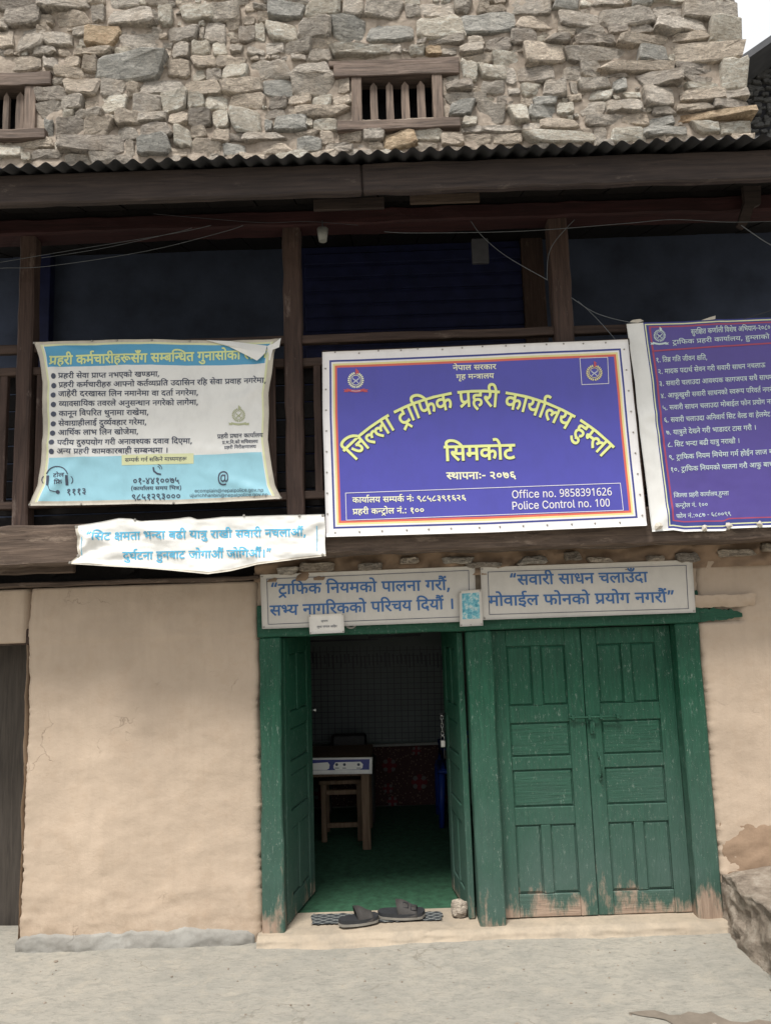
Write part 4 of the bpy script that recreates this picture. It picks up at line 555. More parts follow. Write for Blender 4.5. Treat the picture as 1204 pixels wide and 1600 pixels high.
LINES = {
 'a0': (16866, '0,0,0 1,568,0 2,1099,0 3,1508,0 4,2067,0 5,2829,0 6,3427,0 7,3427,0 8,4061,0 2,4320,0 3,4729,0 1,4988,0 9,5519,0 10,6306,0 11,6982,0 12,6982,0 10,7845,0 13,8521,0 14,8871,0 15,9442,0 16,9701,0 17,10604,0 12,11474,0 18,12037,0 19,12037,0 8,12592,0 10,12851,0 20,13527,0 4,13786,0 8,14548,0 21,15107,0 8,15785,0 22,16044,0 12,16303,0'),
 'a1': (11982, '0,0,0 1,568,0 2,1099,0 3,1508,0 10,2067,0 23,2743,0 24,2743,0 8,3299,0 0,3858,0 8,4426,0 25,4685,0 17,4993,0 19,5863,0 26,6418,0 27,7121,0 4,7674,0 20,8436,0 28,8995,0 29,9813,0 30,10280,0 5,10857,0 8,11455,0 31,11714,0'),
 'a2': (24355, '0,0,0 1,568,0 2,1099,0 3,1508,0 4,2067,0 5,2829,0 6,3427,0 7,3427,0 8,4061,0 2,4320,0 3,4729,0 1,4988,0 32,5519,0 33,6382,0 34,7405,0 19,8017,0 20,8572,0 4,9131,0 17,9893,0 6,10463,0 35,10463,0 0,11385,0 22,11953,0 17,12212,0 36,13082,0 37,13630,0 8,14150,0 38,14409,0 10,14668,0 19,15344,0 2,16199,0 39,16608,0 1,16867,0 10,17698,0 23,18374,0 24,18374,0 8,18930,0 0,19489,0 24,20057,0 8,20613,0 1,20872,0 19,21703,0 12,22258,0 2,22821,0 23,23230,0 5,23230,0 8,23828,0 31,24087,0'),
 'a3': (16097, '40,0,0 8,742,0 1,1001,0 23,1532,0 2,1532,0 3,1941,0 37,2500,0 2,3020,0 28,3429,0 8,4247,0 41,4506,0 17,4895,0 42,5765,0 21,6024,0 19,6702,0 19,7557,0 5,8112,0 8,8710,0 19,8969,0 23,9524,0 5,9524,0 8,10122,0 24,10681,0 8,11237,0 37,11796,0 17,12316,0 8,12886,0 6,13145,0 19,13445,0 12,14000,0 2,14563,0 23,14972,0 5,14972,0 8,15570,0 31,15829,0'),
 'a4': (16571, '35,0,0 8,922,0 24,1181,0 10,1737,0 8,2413,0 43,2672,0 44,2931,0 4,3511,0 17,4573,0 24,5143,0 2,5699,0 21,6108,0 23,6786,0 45,7086,0 19,7850,0 18,8405,0 10,8405,0 16,9081,0 8,9984,0 19,10243,0 19,11098,0 12,11653,0 2,12216,0 23,12625,0 4,12625,0 20,13387,0 21,13946,0 8,14624,0 12,14883,0 23,15446,0 5,15446,0 8,16044,0 31,16303,0'),
 'a5': (10576, '4,0,0 8,762,0 19,1021,0 46,1576,0 19,1576,0 22,2431,0 24,2690,0 47,3246,0 39,3814,0 2,4073,0 17,4482,0 48,5352,0 18,5994,0 19,5994,0 8,6549,0 5,6808,0 8,7406,0 2,7965,0 8,8374,0 28,8633,0 23,9451,0 5,9451,0 8,10049,0 31,10308,0'),
 'a6': (10425, '10,0,0 23,676,0 24,676,0 8,1232,0 49,1491,0 8,2054,0 1,2313,0 3,2844,0 21,3103,0 8,3781,0 50,4040,0 51,4831,0 35,5351,0 6,6273,0 24,6273,0 1,6829,0 8,7360,0 2,7619,0 12,8328,0 2,8891,0 23,9300,0 5,9300,0 8,9898,0 31,10157,0'),
 'a7': (9662, '33,0,0 38,1023,0 48,1282,0 6,1924,0 4,1924,0 21,2986,0 8,3664,0 26,3923,0 42,4926,0 21,5185,0 19,5863,0 28,6718,0 20,7536,0 40,7795,0 23,8537,0 5,8537,0 8,9135,0 31,9394,0'),
 'a8': (15942, '47,0,0 37,568,0 3,1088,0 44,1347,0 51,2227,0 32,2747,0 47,3310,0 44,3878,0 20,4458,0 12,4717,0 12,5580,0 2,6143,0 3,6552,0 45,7111,0 19,7875,0 8,8430,0 24,8689,0 52,9245,0 44,9652,0 4,10232,0 37,11294,0 24,11814,0 8,12370,0 24,12629,0 22,13485,0 37,13744,0 27,14264,0 5,14817,0 8,15415,0 31,15674,0'),
 'a9': (13074, '45,0,0 53,764,0 44,1122,0 0,2002,0 1,2570,0 2,3101,0 3,3510,0 4,4069,0 8,4831,0 5,5090,0 4,5688,0 8,6450,0 2,6709,0 14,7118,0 8,7689,0 1,7948,0 3,8479,0 10,9038,0 13,9714,0 14,10064,0 16,10635,0 5,11538,0 8,12136,0 54,12695,0'),
 'ay': (10338, '10,0,0 55,676,0 4,1591,0 6,2132,0 12,2653,0 19,3216,0 6,3771,0 10,4071,0 22,4747,0 4,5006,0 19,5768,0 23,6323,0 5,6623,0 8,7221,0 56,7480,0 44,7842,0 5,8422,0 1,9020,0 9,9551,0'),
 'ap1': (5299, '57,0,0 58,551,0 59,1102,0 60,1442,0 60,1993,0 58,2544,0 57,3095,0 57,3646,0 61,4197,0 62,4748,0'),
 'ap2': (7794, '63,0,0 4,354,0 8,1116,0 44,1375,0 8,1955,0 6,2214,0 21,2214,0 44,2892,0 10,3772,0 5,4448,0 44,5046,0 42,5926,0 26,6185,0 64,6888,0 65,7440,0'),
 'ap3': (5510, '66,0,0 67,551,0 62,1102,0 58,1653,0 68,2204,0 66,2755,0 69,3306,0 57,3857,0 57,4408,0 57,4959,0'),
 'at1': (1441, '70,0,0 20,504,0 21,763,0'),
 'at2': (1030, '22,0,0 71,259,0'),
 'at3': (2204, '58,0,0 58,551,0 58,1102,0 69,1653,0'),
 'aat': (965, '72,0,0'),
 'am1': (14898, '73,0,0 74,583,0 75,1154,0 76,1753,0 77,2629,0 78,3242,0 79,3517,0 80,4079,0 81,4321,0 72,4912,0 81,5877,0 73,6468,0 77,7051,0 79,7664,0 78,8225,0 77,8500,0 75,9113,0 78,9712,0 80,9988,0 74,10230,0 73,10801,0 82,11384,0 83,11652,0 75,12266,0 84,12865,0 82,13427,0 81,13695,0 77,14286,0'),
 'am2': (16381, '85,0,0 86,591,0 85,833,0 87,1424,0 80,1801,0 74,2043,0 88,2614,0 88,3206,0 79,3797,0 81,4358,0 89,4949,0 80,5562,0 81,5804,0 72,6395,0 81,7360,0 73,7951,0 77,8534,0 79,9146,0 78,9708,0 77,9983,0 75,10596,0 78,11195,0 80,11471,0 74,11713,0 73,12284,0 82,12867,0 83,13135,0 75,13748,0 84,14348,0 82,14910,0 81,15178,0 77,15769,0'),
 'ae1': (7482, '0,0,0 1,568,0 2,1099,0 3,1508,0 0,2067,0 90,2635,0 8,3250,0 19,3509,0 4,4364,0 8,5126,0 44,5385,0 8,5965,0 6,6224,0 21,6224,0 44,6902,0'),
 'ae2': (7747, '0,0,0 82,568,0 5,836,0 82,1434,0 22,1702,0 19,1961,0 82,2516,0 4,2784,0 20,3546,0 10,4105,0 38,4781,0 7,5040,0 24,5674,0 8,6230,0 21,6489,0 44,7167,0'),
 'ae3': (6501, '0,0,0 1,568,0 2,1099,0 3,1508,0 22,2067,0 19,2326,0 2,2881,0 3,3290,0 91,3549,0 92,4261,0 8,4984,0 21,5243,0 44,5921,0'),
 'w1': (18123, '93,0,0 38,500,0 10,759,0 70,1435,0 91,2239,0 5,2951,0 17,3549,0 8,4119,0 26,4678,0 53,5381,0 37,5739,0 8,6259,0 14,6818,0 94,7389,0 3,7952,0 44,8511,0 8,9091,0 64,9350,0 18,9902,0 2,10202,0 8,10611,0 28,10870,0 3,11688,0 10,12247,0 24,12923,0 8,13479,0 2,13738,0 3,14147,0 19,14706,0 7,15261,0 21,15895,0 8,16573,0 95,16832,0 31,17855,0'),
 'w2': (12320, '51,0,0 96,520,0 6,1111,0 70,1111,0 19,1615,0 8,2170,0 97,2729,0 19,3260,0 14,3815,0 8,4386,0 70,4645,0 40,5449,0 20,6191,0 12,6450,0 8,7013,0 95,7272,0 40,8595,0 20,9337,0 22,9596,0 12,9855,0 95,10418,0 54,11441,0 98,11820,0'),
 'b1': (4875, '19,0,0 23,555,0 47,555,0 8,1123,0 21,1382,0 10,2360,0 2,3036,0 4,3445,0 8,4207,0 2,4466,0'),
 'b2': (4419, '12,0,0 99,563,0 1,563,0 5,1394,0 53,1992,0 64,2350,0 8,2902,0 21,3161,0 44,3839,0'),
 'bt': (12896, '100,0,0 40,259,0 101,1001,0 21,1501,0 8,2179,0 102,2738,0 8,3242,0 22,3501,0 103,3760,0 4,4531,0 0,5593,0 1,6161,0 2,6692,0 3,7101,0 4,7660,0 8,8422,0 44,8681,0 8,9261,0 6,9520,0 21,9520,0 44,10198,0 97,11078,0 13,11609,0 21,11959,0 8,12637,0'),
 'b3': (3058, '38,0,0 10,259,0 5,935,0 4,1533,0 20,2295,0 70,2554,0'),
 'b4': (5779, '104,0,0 8,1022,0 47,1281,0 19,1849,0 8,2404,0 105,2663,0 59,2935,0 68,3575,0 57,4126,0 61,4677,0 106,5228,0'),
 'b5': (12708, '4,0,0 8,762,0 44,1021,0 8,1601,0 6,1860,0 21,1860,0 44,2538,0 10,3418,0 55,4094,0 4,5009,0 6,5550,0 19,6071,0 107,6626,0 105,6626,0 66,7198,0 67,7749,0 62,8300,0 67,8851,0 69,9402,0 66,9953,0 58,10504,0 106,11055,0 68,11606,0 106,12157,0'),
 'b6': (7998, '0,0,0 1,568,0 2,1099,0 3,1508,0 4,2067,0 53,2829,0 102,3187,0 20,3691,0 21,3950,0 19,4928,0 107,5483,0 82,5483,0 108,5751,0 58,6345,0 57,6896,0 57,7447,0'),
 'b7': (10469, '109,0,0 110,764,0 110,1134,0 80,1504,0 74,1747,0 73,2318,0 81,3201,0 75,3792,0 82,4391,0 111,4959,0 112,5510,0 113,6061,0 112,6612,0 114,7163,0 111,7714,0 115,8265,0 116,8816,0 117,9367,0 116,9918,0'),
 'b8': (10421, '118,0,0 75,638,0 78,1238,0 80,1513,0 74,1755,0 73,2327,0 119,3210,0 75,3940,0 81,4540,0 120,5131,0 87,5458,0 75,5834,0 78,6434,0 81,7009,0 75,7600,0 82,8200,0 115,8768,0 121,9319,0 121,9870,0'),
 'p0': (13944, '10,0,0 18,676,0 2,676,0 42,1085,0 91,1344,0 17,2056,0 4,2926,0 92,3688,0 8,4411,0 6,4670,0 21,4670,0 3,5348,0 22,5907,0 24,6166,0 122,6722,0 23,7402,0 123,7402,0 45,8280,0 42,9044,0 26,9303,0 44,10006,0 8,10586,0 19,10845,0 59,11400,0 68,11740,0 57,12291,0 67,12842,0 57,13393,0'),
 'p00': (11447, '102,0,0 8,504,0 22,763,0 103,1022,0 4,1793,0 0,2855,0 1,3423,0 2,3954,0 3,4363,0 4,4922,0 8,5684,0 44,5943,0 8,6523,0 6,6782,0 21,6782,0 44,7460,0 31,8040,0 97,8608,0 13,9139,0 21,9489,0 8,10167,0 4,10426,0 20,11188,0'),
 'p1': (8732, '58,0,0 82,551,0 22,1119,0 17,1378,0 124,1948,0 12,2819,0 22,3382,0 17,3641,0 40,4511,0 3,5253,0 24,5512,0 19,6068,0 91,6923,0 22,7635,0 17,7894,0 31,8464,0'),
 'p2': (17220, '68,0,0 82,551,0 5,1119,0 8,1717,0 37,1976,0 4,2496,0 47,3558,0 37,4126,0 8,4646,0 48,4905,0 6,5547,0 10,5847,0 23,6523,0 24,6523,0 19,7079,0 12,7934,0 2,8497,0 3,8906,0 10,9465,0 24,10141,0 8,10697,0 2,10956,0 3,11365,0 10,11924,0 8,12600,0 90,12859,0 19,13474,0 19,14329,0 7,14884,0 21,15518,0 8,16196,0 125,16455,0'),
 'p3': (18175, '69,0,0 82,551,0 10,1119,0 24,1795,0 8,2351,0 2,2610,0 3,3019,0 7,3578,0 21,4212,0 8,4890,0 36,5149,0 37,5697,0 8,6217,0 33,6776,0 24,7799,0 52,8355,0 44,8762,0 4,9342,0 4,10404,0 8,11166,0 12,11425,0 40,11988,0 47,12730,0 64,13298,0 10,14150,0 90,14826,0 126,15441,0 10,15741,0 8,16417,0 48,16676,0 5,17318,0 8,17916,0'),
 'p4': (17899, '60,0,0 82,551,0 33,1119,0 103,2142,0 46,2691,0 28,2913,0 18,3731,0 10,3731,0 3,4407,0 10,4966,0 24,5642,0 8,6198,0 2,6457,0 3,6866,0 10,7425,0 8,8101,0 90,8360,0 19,8975,0 4,9530,0 20,10292,0 41,10851,0 24,11240,0 9,11796,0 47,12583,0 47,13451,0 39,14019,0 2,14278,0 24,14687,0 17,15243,0 6,15813,0 19,16113,0 12,16668,0 2,17231,0 127,17640,0'),
 'p5': (17610, '62,0,0 82,551,0 10,1119,0 24,1795,0 8,2351,0 2,2610,0 3,3019,0 10,3578,0 8,4254,0 90,4513,0 19,5128,0 7,5983,0 21,6617,0 8,7295,0 36,7554,0 37,8102,0 8,8622,0 5,9181,0 20,9779,0 14,10038,0 8,10609,0 50,10868,0 21,11359,0 103,12337,0 20,13108,0 19,13367,0 0,14222,0 44,14790,0 20,15370,0 12,15629,0 19,16492,0 12,17047,0'),
 'p6': (17022, '106,0,0 82,551,0 10,1119,0 24,1795,0 8,2351,0 2,2610,0 3,3019,0 7,3578,0 21,4212,0 8,4890,0 36,5149,0 37,5697,0 8,6217,0 45,6776,0 22,7540,0 19,7799,0 24,8354,0 8,8910,0 44,9169,0 6,9749,0 38,10049,0 10,10308,0 70,10984,0 24,11788,0 23,12344,0 128,12344,0 24,13596,0 8,14152,0 1,14711,0 23,15242,0 21,15242,0 5,15920,0 23,16518,0 70,16518,0'),
 'p7': (13718, '61,0,0 82,551,0 44,1119,0 8,1699,0 64,1958,0 18,2510,0 21,2510,0 23,3188,0 37,3488,0 23,3953,0 129,4008,0 19,4656,0 23,5211,0 12,5511,0 2,6074,0 3,6483,0 26,7042,0 8,7745,0 30,8004,0 8,8581,0 37,8840,0 2,9360,0 70,10069,0 8,10573,0 10,10832,0 12,11808,0 2,12371,0 127,12780,0 54,13339,0'),
 'p8': (11361, '67,0,0 82,551,0 38,1119,0 10,1378,0 70,2054,0 26,2858,0 53,3561,0 37,3919,0 8,4439,0 14,4998,0 94,5569,0 3,6132,0 44,6691,0 8,7271,0 64,7530,0 18,8082,0 19,8382,0 2,8937,0 8,9346,0 28,9605,0 127,10423,0 54,10982,0'),
 'p9': (16161, '66,0,0 82,551,0 102,1119,0 8,1623,0 22,1882,0 103,2141,0 4,2912,0 22,3974,0 19,4233,0 44,4788,0 5,5368,0 43,6266,0 5,6525,0 7,7123,0 23,7757,0 5,7757,0 8,8355,0 12,8914,0 5,9477,0 6,10075,0 1,10375,0 20,10906,0 50,11165,0 19,11656,0 21,12511,0 8,13189,0 40,13448,0 5,14490,0 8,15088,0 19,15347,0 127,15902,0'),
 'p10': (15805, '58,0,0 57,551,0 82,1102,0 102,1670,0 8,2174,0 22,2433,0 103,2692,0 4,3463,0 22,4525,0 19,4784,0 44,5339,0 5,5919,0 4,6517,0 20,7279,0 47,7838,0 8,8406,0 21,8665,0 19,9343,0 8,9898,0 12,10457,0 2,11020,0 127,11429,0 33,11988,0 103,13011,0 18,13560,0 14,14082,0 8,14653,0 7,14912,0 127,15546,0'),
 'pf1': (10009, '100,0,0 40,259,0 101,1001,0 21,1501,0 8,2179,0 0,2738,0 1,3306,0 2,3837,0 3,4246,0 4,4805,0 8,5567,0 44,5826,0 8,6406,0 6,6665,0 21,6665,0 44,7343,0 31,7923,0 97,8191,0 13,8722,0 21,9072,0 8,9750,0'),
 'pf2': (5637, '4,0,0 53,762,0 102,1120,0 20,1624,0 21,1883,0 19,2861,0 107,3416,0 82,3416,0 58,3984,0 57,4535,0 57,5086,0'),
 'pf3': (8901, '103,0,0 20,771,0 19,1030,0 19,1885,0 107,2440,0 82,2440,0 108,2708,0 57,3002,0 67,3553,0 61,4104,0 59,4955,0 106,5595,0 67,6146,0 57,6697,0 57,7248,0 66,7799,0 66,8350,0'),
 's1': (10786, '93,0,0 102,500,0 8,1004,0 22,1263,0 103,1522,0 4,2293,0 22,3355,0 19,3614,0 44,4169,0 5,4749,0 4,5347,0 20,6109,0 47,6668,0 8,7236,0 21,7495,0 19,8173,0 8,8728,0 12,9287,0 2,9850,0 130,10259,0 31,10518,0'),
 's2': (11170, '10,0,0 131,676,0 44,1115,0 19,1995,0 8,2550,0 12,2809,0 39,3372,0 2,3631,0 4,4040,0 4,4802,0 20,5564,0 47,6123,0 39,6691,0 2,6950,0 7,7359,0 44,7993,0 22,8873,0 37,9132,0 44,9652,0 130,10232,0 54,10791,0'),
 's3': (8262, '93,0,0 10,500,0 24,1176,0 8,1732,0 2,1991,0 3,2400,0 10,2959,0 8,3635,0 90,3894,0 19,4509,0 7,5364,0 21,5998,0 8,6676,0 36,6935,0 11,7448,0 37,7483,0 8,8003,0'),
 's4': (10603, '5,0,0 20,598,0 24,857,0 8,1413,0 50,1672,0 21,2163,0 103,3141,0 20,3912,0 19,4171,0 4,4726,0 20,5488,0 0,6047,0 44,6615,0 20,7195,0 12,7454,0 19,8317,0 12,8872,0 2,9435,0 130,9844,0 98,10103,0'),
 'n1': (2169, '4,0,0 99,541,0 47,762,0 44,1330,0 8,1910,0'),
 'n2': (6499, '40,0,0 18,742,0 132,742,0 8,1423,0 7,1982,0 25,2616,0 47,2924,0 21,3492,0 14,4470,0 8,5041,0 39,5300,0 1,5559,0 2,6090,0'),
}

# ---------------------------------------------------------------- ground
Y_ST = 1.10                 # upper stone wall
Y_BAL = -0.35               # balcony front
Y_EAVE = -1.0               # eave board
bm = BM()
def gh(x, y):
    n = .008*fbm((x*1.3, y*1.3, 0))+.003*fbm((x*7, y*7, 3))
    near = max(0, 1-abs(y+.05)/.5)
    return n - .02*max(0, -y) + .012*near
grid(bm, lin_(-3.4, 3.4, 120), lin_(-4.0, 0.35, 90), lambda x, y: (x, y, gh(x, y)))
obj('ground', bm, 'concrete').update_tag()
g0 = bpy.data.objects['ground']; tag(g0, 'pale dusty concrete yard in front of the doors', kind='structure')
bm = BM(); rr_ = random.Random(31)
for k in range(260):
    x, y = rr_.uniform(-2.4, 2.4), -.16-abs(rr_.gauss(0, .6)) if rr_.random() < .55 else rr_.uniform(-2, -.12)
    s = rr_.uniform(.0015, .0065)*(1.8 if rr_.random() < .06 else 1)
    r_ = bmesh.ops.create_icosphere(bm, subdivisions=1, radius=s)
    for v in r_['verts']: v.co = Vector((v.co.x*rr_.uniform(.7, 1.4)+x, v.co.y*rr_.uniform(.7, 1.4)+y, v.co.z*.6+gh(x, y)+s*.2))
o = obj('grit', bm, 'mudstone'); tag(o, 'loose grit and crumbs of mud on the concrete', kind='stuff')
bm = BM()
V = [bm.verts.new(p) for p in ((-80, -80, -.14), (80, -80, -.14), (80, 80, -.14), (-80, 80, -.14))]
bm.faces.new(V)
o = obj('terrain', bm, 'concrete'); tag(o, 'pale ground around the yard and houses', kind='structure')
# wet patch in the lower right corner
bm = BM()
pts = [(980, 1583), (1000, 1580), (1022, 1578), (1034, 1582), (1045, 1586), (1062, 1586), (1075, 1581), (1095, 1584), (1110, 1580), (1122, 1587), (1140, 1594), (1165, 1596), (1185, 1592), (1212, 1597), (1230, 1615), (1180, 1640), (1090, 1630), (1062, 1606), (1040, 1594), (1020, 1590), (1000, 1587)]
P3 = [G(x, y, -.015) for x, y in pts]
vv = [bm.verts.new((p.x, p.y, gh(p.x, p.y)+.004)) for p in P3]
f = bm.faces.new(vv); bmesh.ops.triangulate(bm, faces=[f])
bmesh.ops.subdivide_edges(bm, edges=bm.edges[:], cuts=2)
for v in bm.verts: v.co.z = gh(v.co.x, v.co.y)+.004
o = obj('wet_patch', bm, 'wet'); tag(o, 'brown damp stain on the concrete', kind='structure')

# ---------------------------------------------------------------- the house
house = thing('old_house', 'old mud and rubble stone house with timber balcony, tin eave and green doors', 'house', (0, .5, 0))

XL, XR = -3.2, 3.2
# measured x of posts and openings
xA0, xA1, _, _ = rect(407, 441, 985, 1440, -.02)     # left green post
xB0, xB1, _, _ = rect(738, 779, 985, 1440, -.02)     # middle post
xC0, xC1, _, _ = rect(1073, 1112, 985, 1440, -.02)   # right post
zSILL = .055
zLIN0 = W(600, 990, -.02).z                           # underside of the lintel
zLIN1 = W(600, 945, -.02).z
xD1 = W(33, 1230, 0).x                                # right side of the dark doorway on the left
xD0 = xD1-.95
zD1 = W(30, 1008, 0).z
zWT = W(200, 912, 0).z                                # top of the plaster

XLE = W(1166, 960, -.012).x-.02; ZLE = W(1130, 947, -.012).z
def wall_y(x, z):
    y = .014*fbm((x*1.1, 1, z*1.1)) + .0045*fbm((x*4, 2, z*4)) + .0016*fbm((x*13, 5, z*13))
    y -= .008*max(0, .45-z)/.45*(1+fbm((x*9, 8, z*12)))
    if z > 1.62: y -= .010*(1 if z > 1.64 else (z-1.62)*50)*(.6+.6*fbm((x*2, 4, 0)))
    if z < .35: y -= .02*(1-z/.35)*(.6+.5*fbm((x*5, 0, z*6)))
    if xC1-.02 < x < XLE and zLIN0-.0 < z < ZLE: y += .035
    return y
def plaster_piece(x0, x1, z0, z1, jl, jr, name='mud_wall', y=-.005):
    bm = BM()
    nx = max(6, int((x1-x0)/.025)); nz = max(6, int((z1-z0)/.012))
    def fn(u, v):
        x = x0+(x1-x0)*u; z = z0+(z1-z0)*v
        l = jl*(.45*fbm((3, 0, z*2.2))+.15*fbm((5, 0, z*13))+.2*fbm((5, 0, z*45))); r = jr*(.45*fbm((13, 0, z*2.2))+.15*fbm((15, 0, z*13))+.2*fbm((15, 0, z*45)))
        x += l*(1-u)**6 + r*u**6
        ed = 0
        if u == 0 or u == 1 or v == 0 or v == 1: ed = .10
        elif (jl and u < 1.5/nx) or (jr and u > 1-1.5/nx): ed = .012
        return (x, y+wall_y(x, z)+ed, z)
    grid(bm, lin_(0, 1, nx), lin_(0, 1, nz), fn)
    return obj(name, bm, 'plaster', house)
plaster_piece(xD1, xA0+.012, -.05, zWT, .03, .035)
plaster_piece(xC1-.012, XR, -.05, zWT+.06, .045, 0)
plaster_piece(XL, xD0, -.05, zWT, 0, .02)
plaster_piece(xD0-.02, xD1+.015, zD1, zWT-.002, 0, 0, y=.004)
plaster_piece(xA0-.05, xC1+.32, zLIN1-.01, zWT+.05, 0, 0, y=.01)
# reveal of the left doorway
bm = BM()
grid(bm, lin_(.0, .40, 10), lin_(-.05, zD1+.02, 50), lambda y, z: (xD1+.012*fbm((3, y*4, z*5)), y+.02, z))
obj('door_reveal', bm, 'plaster', house)
bm = BM()
box(bm, xD0-.05, xD1+.05, .42, .46, -.05, zD1+.1, bev=0)
left_door = obj('dark_door', bm, wood('dark_door_wood', (.05, .042, .036), (.10, .085, .07), 'z'), house)
left_door['label'] = 'dark brown plank door deep in the left opening'
bx('lintel', (xD0-.1, xD1+.03, .02, .42, zD1-.0, zD1+.09), 'wood_x', house, .006)
# grey cement skirting smeared along the foot of the left wall
bm = BM()
xs0, xs1 = W(26, 1460, 0).x, W(402, 1465, 0).x
def sk(u, v):
    x = xs0+(xs1-xs0)*u
    zt = .092 + .026*fbm((x*3, 0, 0)) + .014*fbm((x*11, 4, 0)); e = min(u, 1-u)*9
    zt *= min(1, .35+e**.5)
    z = -.03+(zt+.03)*v
    prof = math.sin(min(1, (1-v)*2.0)*math.pi/2)
    y = -.016-.012*prof*(min(1, e*1.6)) + .006*fbm((x*9, 1, z*9)) + wall_y(x, z)
    if v == 1: y += .035
    if u in (0, 1): y += .05
    return (x, y, z)
grid(bm, lin_(0, 1, 110), lin_(0, 1, 12), sk)
o = obj('cement_skirting', bm, 'cement', house); o['label'] = 'smeared grey cement strip along the foot of the wall'
# smooth mud sill under the green doors
bm = BM()
xs0b, xs1b = xA0-.02, xC1+.03
def sill(u, v):
    x = xs0b+(xs1b-xs0b)*u
    prof = [( .25, zSILL), (.10, zSILL), (.0, zSILL), (-.06, zSILL-.002), (-.085, zSILL-.018), (-.095, zSILL-.04), (-.11, -.0), (-.15, -.03)]
    t_ = v*(len(prof)-1); i = min(int(t_), len(prof)-2); f_ = t_-i
    y = prof[i][0]+(prof[i+1][0]-prof[i][0])*f_; z = prof[i][1]+(prof[i+1][1]-prof[i][1])*f_
    e = .012*fbm((x*2.5, 7, v*2))+.005*fbm((x*11, 2, v*5))
    if y > .05: e = 0
    return (x, y-e*.8, z+e*.5)
grid(bm, lin_(0, 1, 130), lin_(1, 0, 28), sill)
o = obj('door_sill', bm, 'sill', house); o['label'] = 'worn pale mud sill under the green doors'

# brown mud patch low on the right wall
bm = BM()
c = W(1178, 1318, 0)
def patch(u, v):
    x = c.x-.17+u*.75; z = c.z-.24+v*.36
    e = min(u*4, min(v, 1-v)*3.2, 1)
    x += .02*fbm((0, 0, z*14)) ; z += .018*fbm((x*9, 0, 0))
    return (x, -.012*e**.5+.0+.010*fbm((x*6, 0, z*9))+wall_y(x, z), z)
grid(bm, lin_(0, 1, 40), lin_(0, 1, 26), patch)
o = obj('bare_mud_patch', bm, 'plaster_brown', house); o['label'] = 'bare brown mud patch low on the right wall'

# green lintel and posts ------------------------------------
bx('door_lintel', (xA0-.01, xC1+.01, -.022, .14, zLIN0, zLIN1+.02), 'green_x', house, .006, .004, .12)
for x0, x1 in ((xA0, xA1), (xB0, xB1), (xC0, xC1)):
    bx('door_post', (x0, x1, -.018, .13, .0, zLIN0-.002), 'green_z', house, .007, .005, .10)
x0_ = W(1156, 960, -.012).x
bm = BM(); zt_ = W(1130, 945, -.012).z
lo_ = [(xC1+.011+(x0_-xC1)*k/16, zLIN0+.004+.022*(k/16)**2+.016*abs(fbm((k*.9, 1, 1)))) for k in range(17)]
hi_ = [(a_, zt_-.012-.035*(k/16)**2+.016*fbm((k*1.3, 5, 1))) for k, (a_, b_) in enumerate(lo_)]
prism(bm, lo_+hi_[::-1], -.010, .05)
obj('lintel_end', bm, 'green_x', house)
# flaking plaster over the lintel end on the right
bm = BM()
q = W(1128, 962, -.03)
def flake(u, v):
    x = xC1-.02+u*.34; z = zLIN0+.085+v*.20
    return (x, -.052+.03*abs(2*v-1)**3+.008*fbm((x*12, 0, z*12)), z+.012*fbm((x*10, 3, 0)))
grid(bm, lin_(0, 1, 24), lin_(0, .34, 6), flake)
obj('plaster_edge', bm, 'plaster', house)

# ---------------------------------------------------------------- panelled door leaves
def door_leaf(w, h, face=-1, label=None, place=None):
    """leaf in local x 0..w, z 0..h, front towards -y; place() moves it into the house"""
    th = .035
    cols = [(.165, .44), (.545, .82)]
    rows = [(.0, .078, None), (.078, .31, 2), (.37, .50, 1), (.545, .665, 1), (.725, .94, 2)]
    bm = BM()
    P_ = lambda v: v
    # stiles
    box(bm, 0, .165*w, 0, th, 0, h, .003, jit=.0012, seg=.15)
    box(bm, .82*w, w, 0, th, 0, h, .003, jit=.0012, seg=.15)
    x0, x1 = .165*w+.0005, .82*w-.0005
    for a, b in ((.078, .0781), (.31, .37), (.50, .545), (.665, .725), (.94, 1.0)):
        if b-a > .001: box(bm, x0, x1, .001, th-.001, a*h, b*h, .003)
    for a, b in ((.078, .31), (.725, .94)):
        box(bm, .44*w, .545*w, .0015, th-.0015, a*h+.0005, b*h-.0005, .003)
    me_parts = [('door_leaf', bm)]
    panels = []
    for a, b, n in rows:
        cl = [(.165, .82)] if n in (None, 1) else cols
        for ca, cb in cl:
            pb = BM()
            if n is None:
                box(pb, ca*w+.001, cb*w-.001, .002, th-.002, 0, b*h-.003, .003, jit=.001, seg=.1)
            else:
                X0, X1, Z0, Z1 = ca*w+.001, cb*w-.001, a*h+.001, b*h-.001
                box(pb, X0, X1, .014, th-.006, Z0, Z1, 0)
                m_ = .012
                # raised field with sloping edges
                o_ = [(X0+.004, Z0+.004), (X1-.004, Z0+.004), (X1-.004, Z1-.004), (X0+.004, Z1-.004)]
                i_ = [(X0+m_, Z0+m_), (X1-m_, Z0+m_), (X1-m_, Z1-m_), (X0+m_, Z1-m_)]
                A = [pb.verts.new((x, .0135, z)) for x, z in o_]; B = [pb.verts.new((x, .0065, z)) for x, z in i_]
                pb.faces.new(B)
                for k in range(4): pb.faces.new((A[k], A[(k+1) % 4], B[(k+1) % 4], B[k]))
            panels.append((pb, n))
    mw = Matrix(place)
    bm.transform(mw)
    leaf = obj('door_leaf', bm, 'green_z', house)
    if label: leaf['label'] = label
    for pb, n in panels:
        pb.transform(mw)
        o = obj('panel', pb, 'green_x' if n in (None, 1) else 'green_z', leaf)
        if n is None: o.name = 'bottom_board'; o.data.name = 'bottom_board'; ORIG[o.name] = (0, 0, 0)
    return leaf, mw
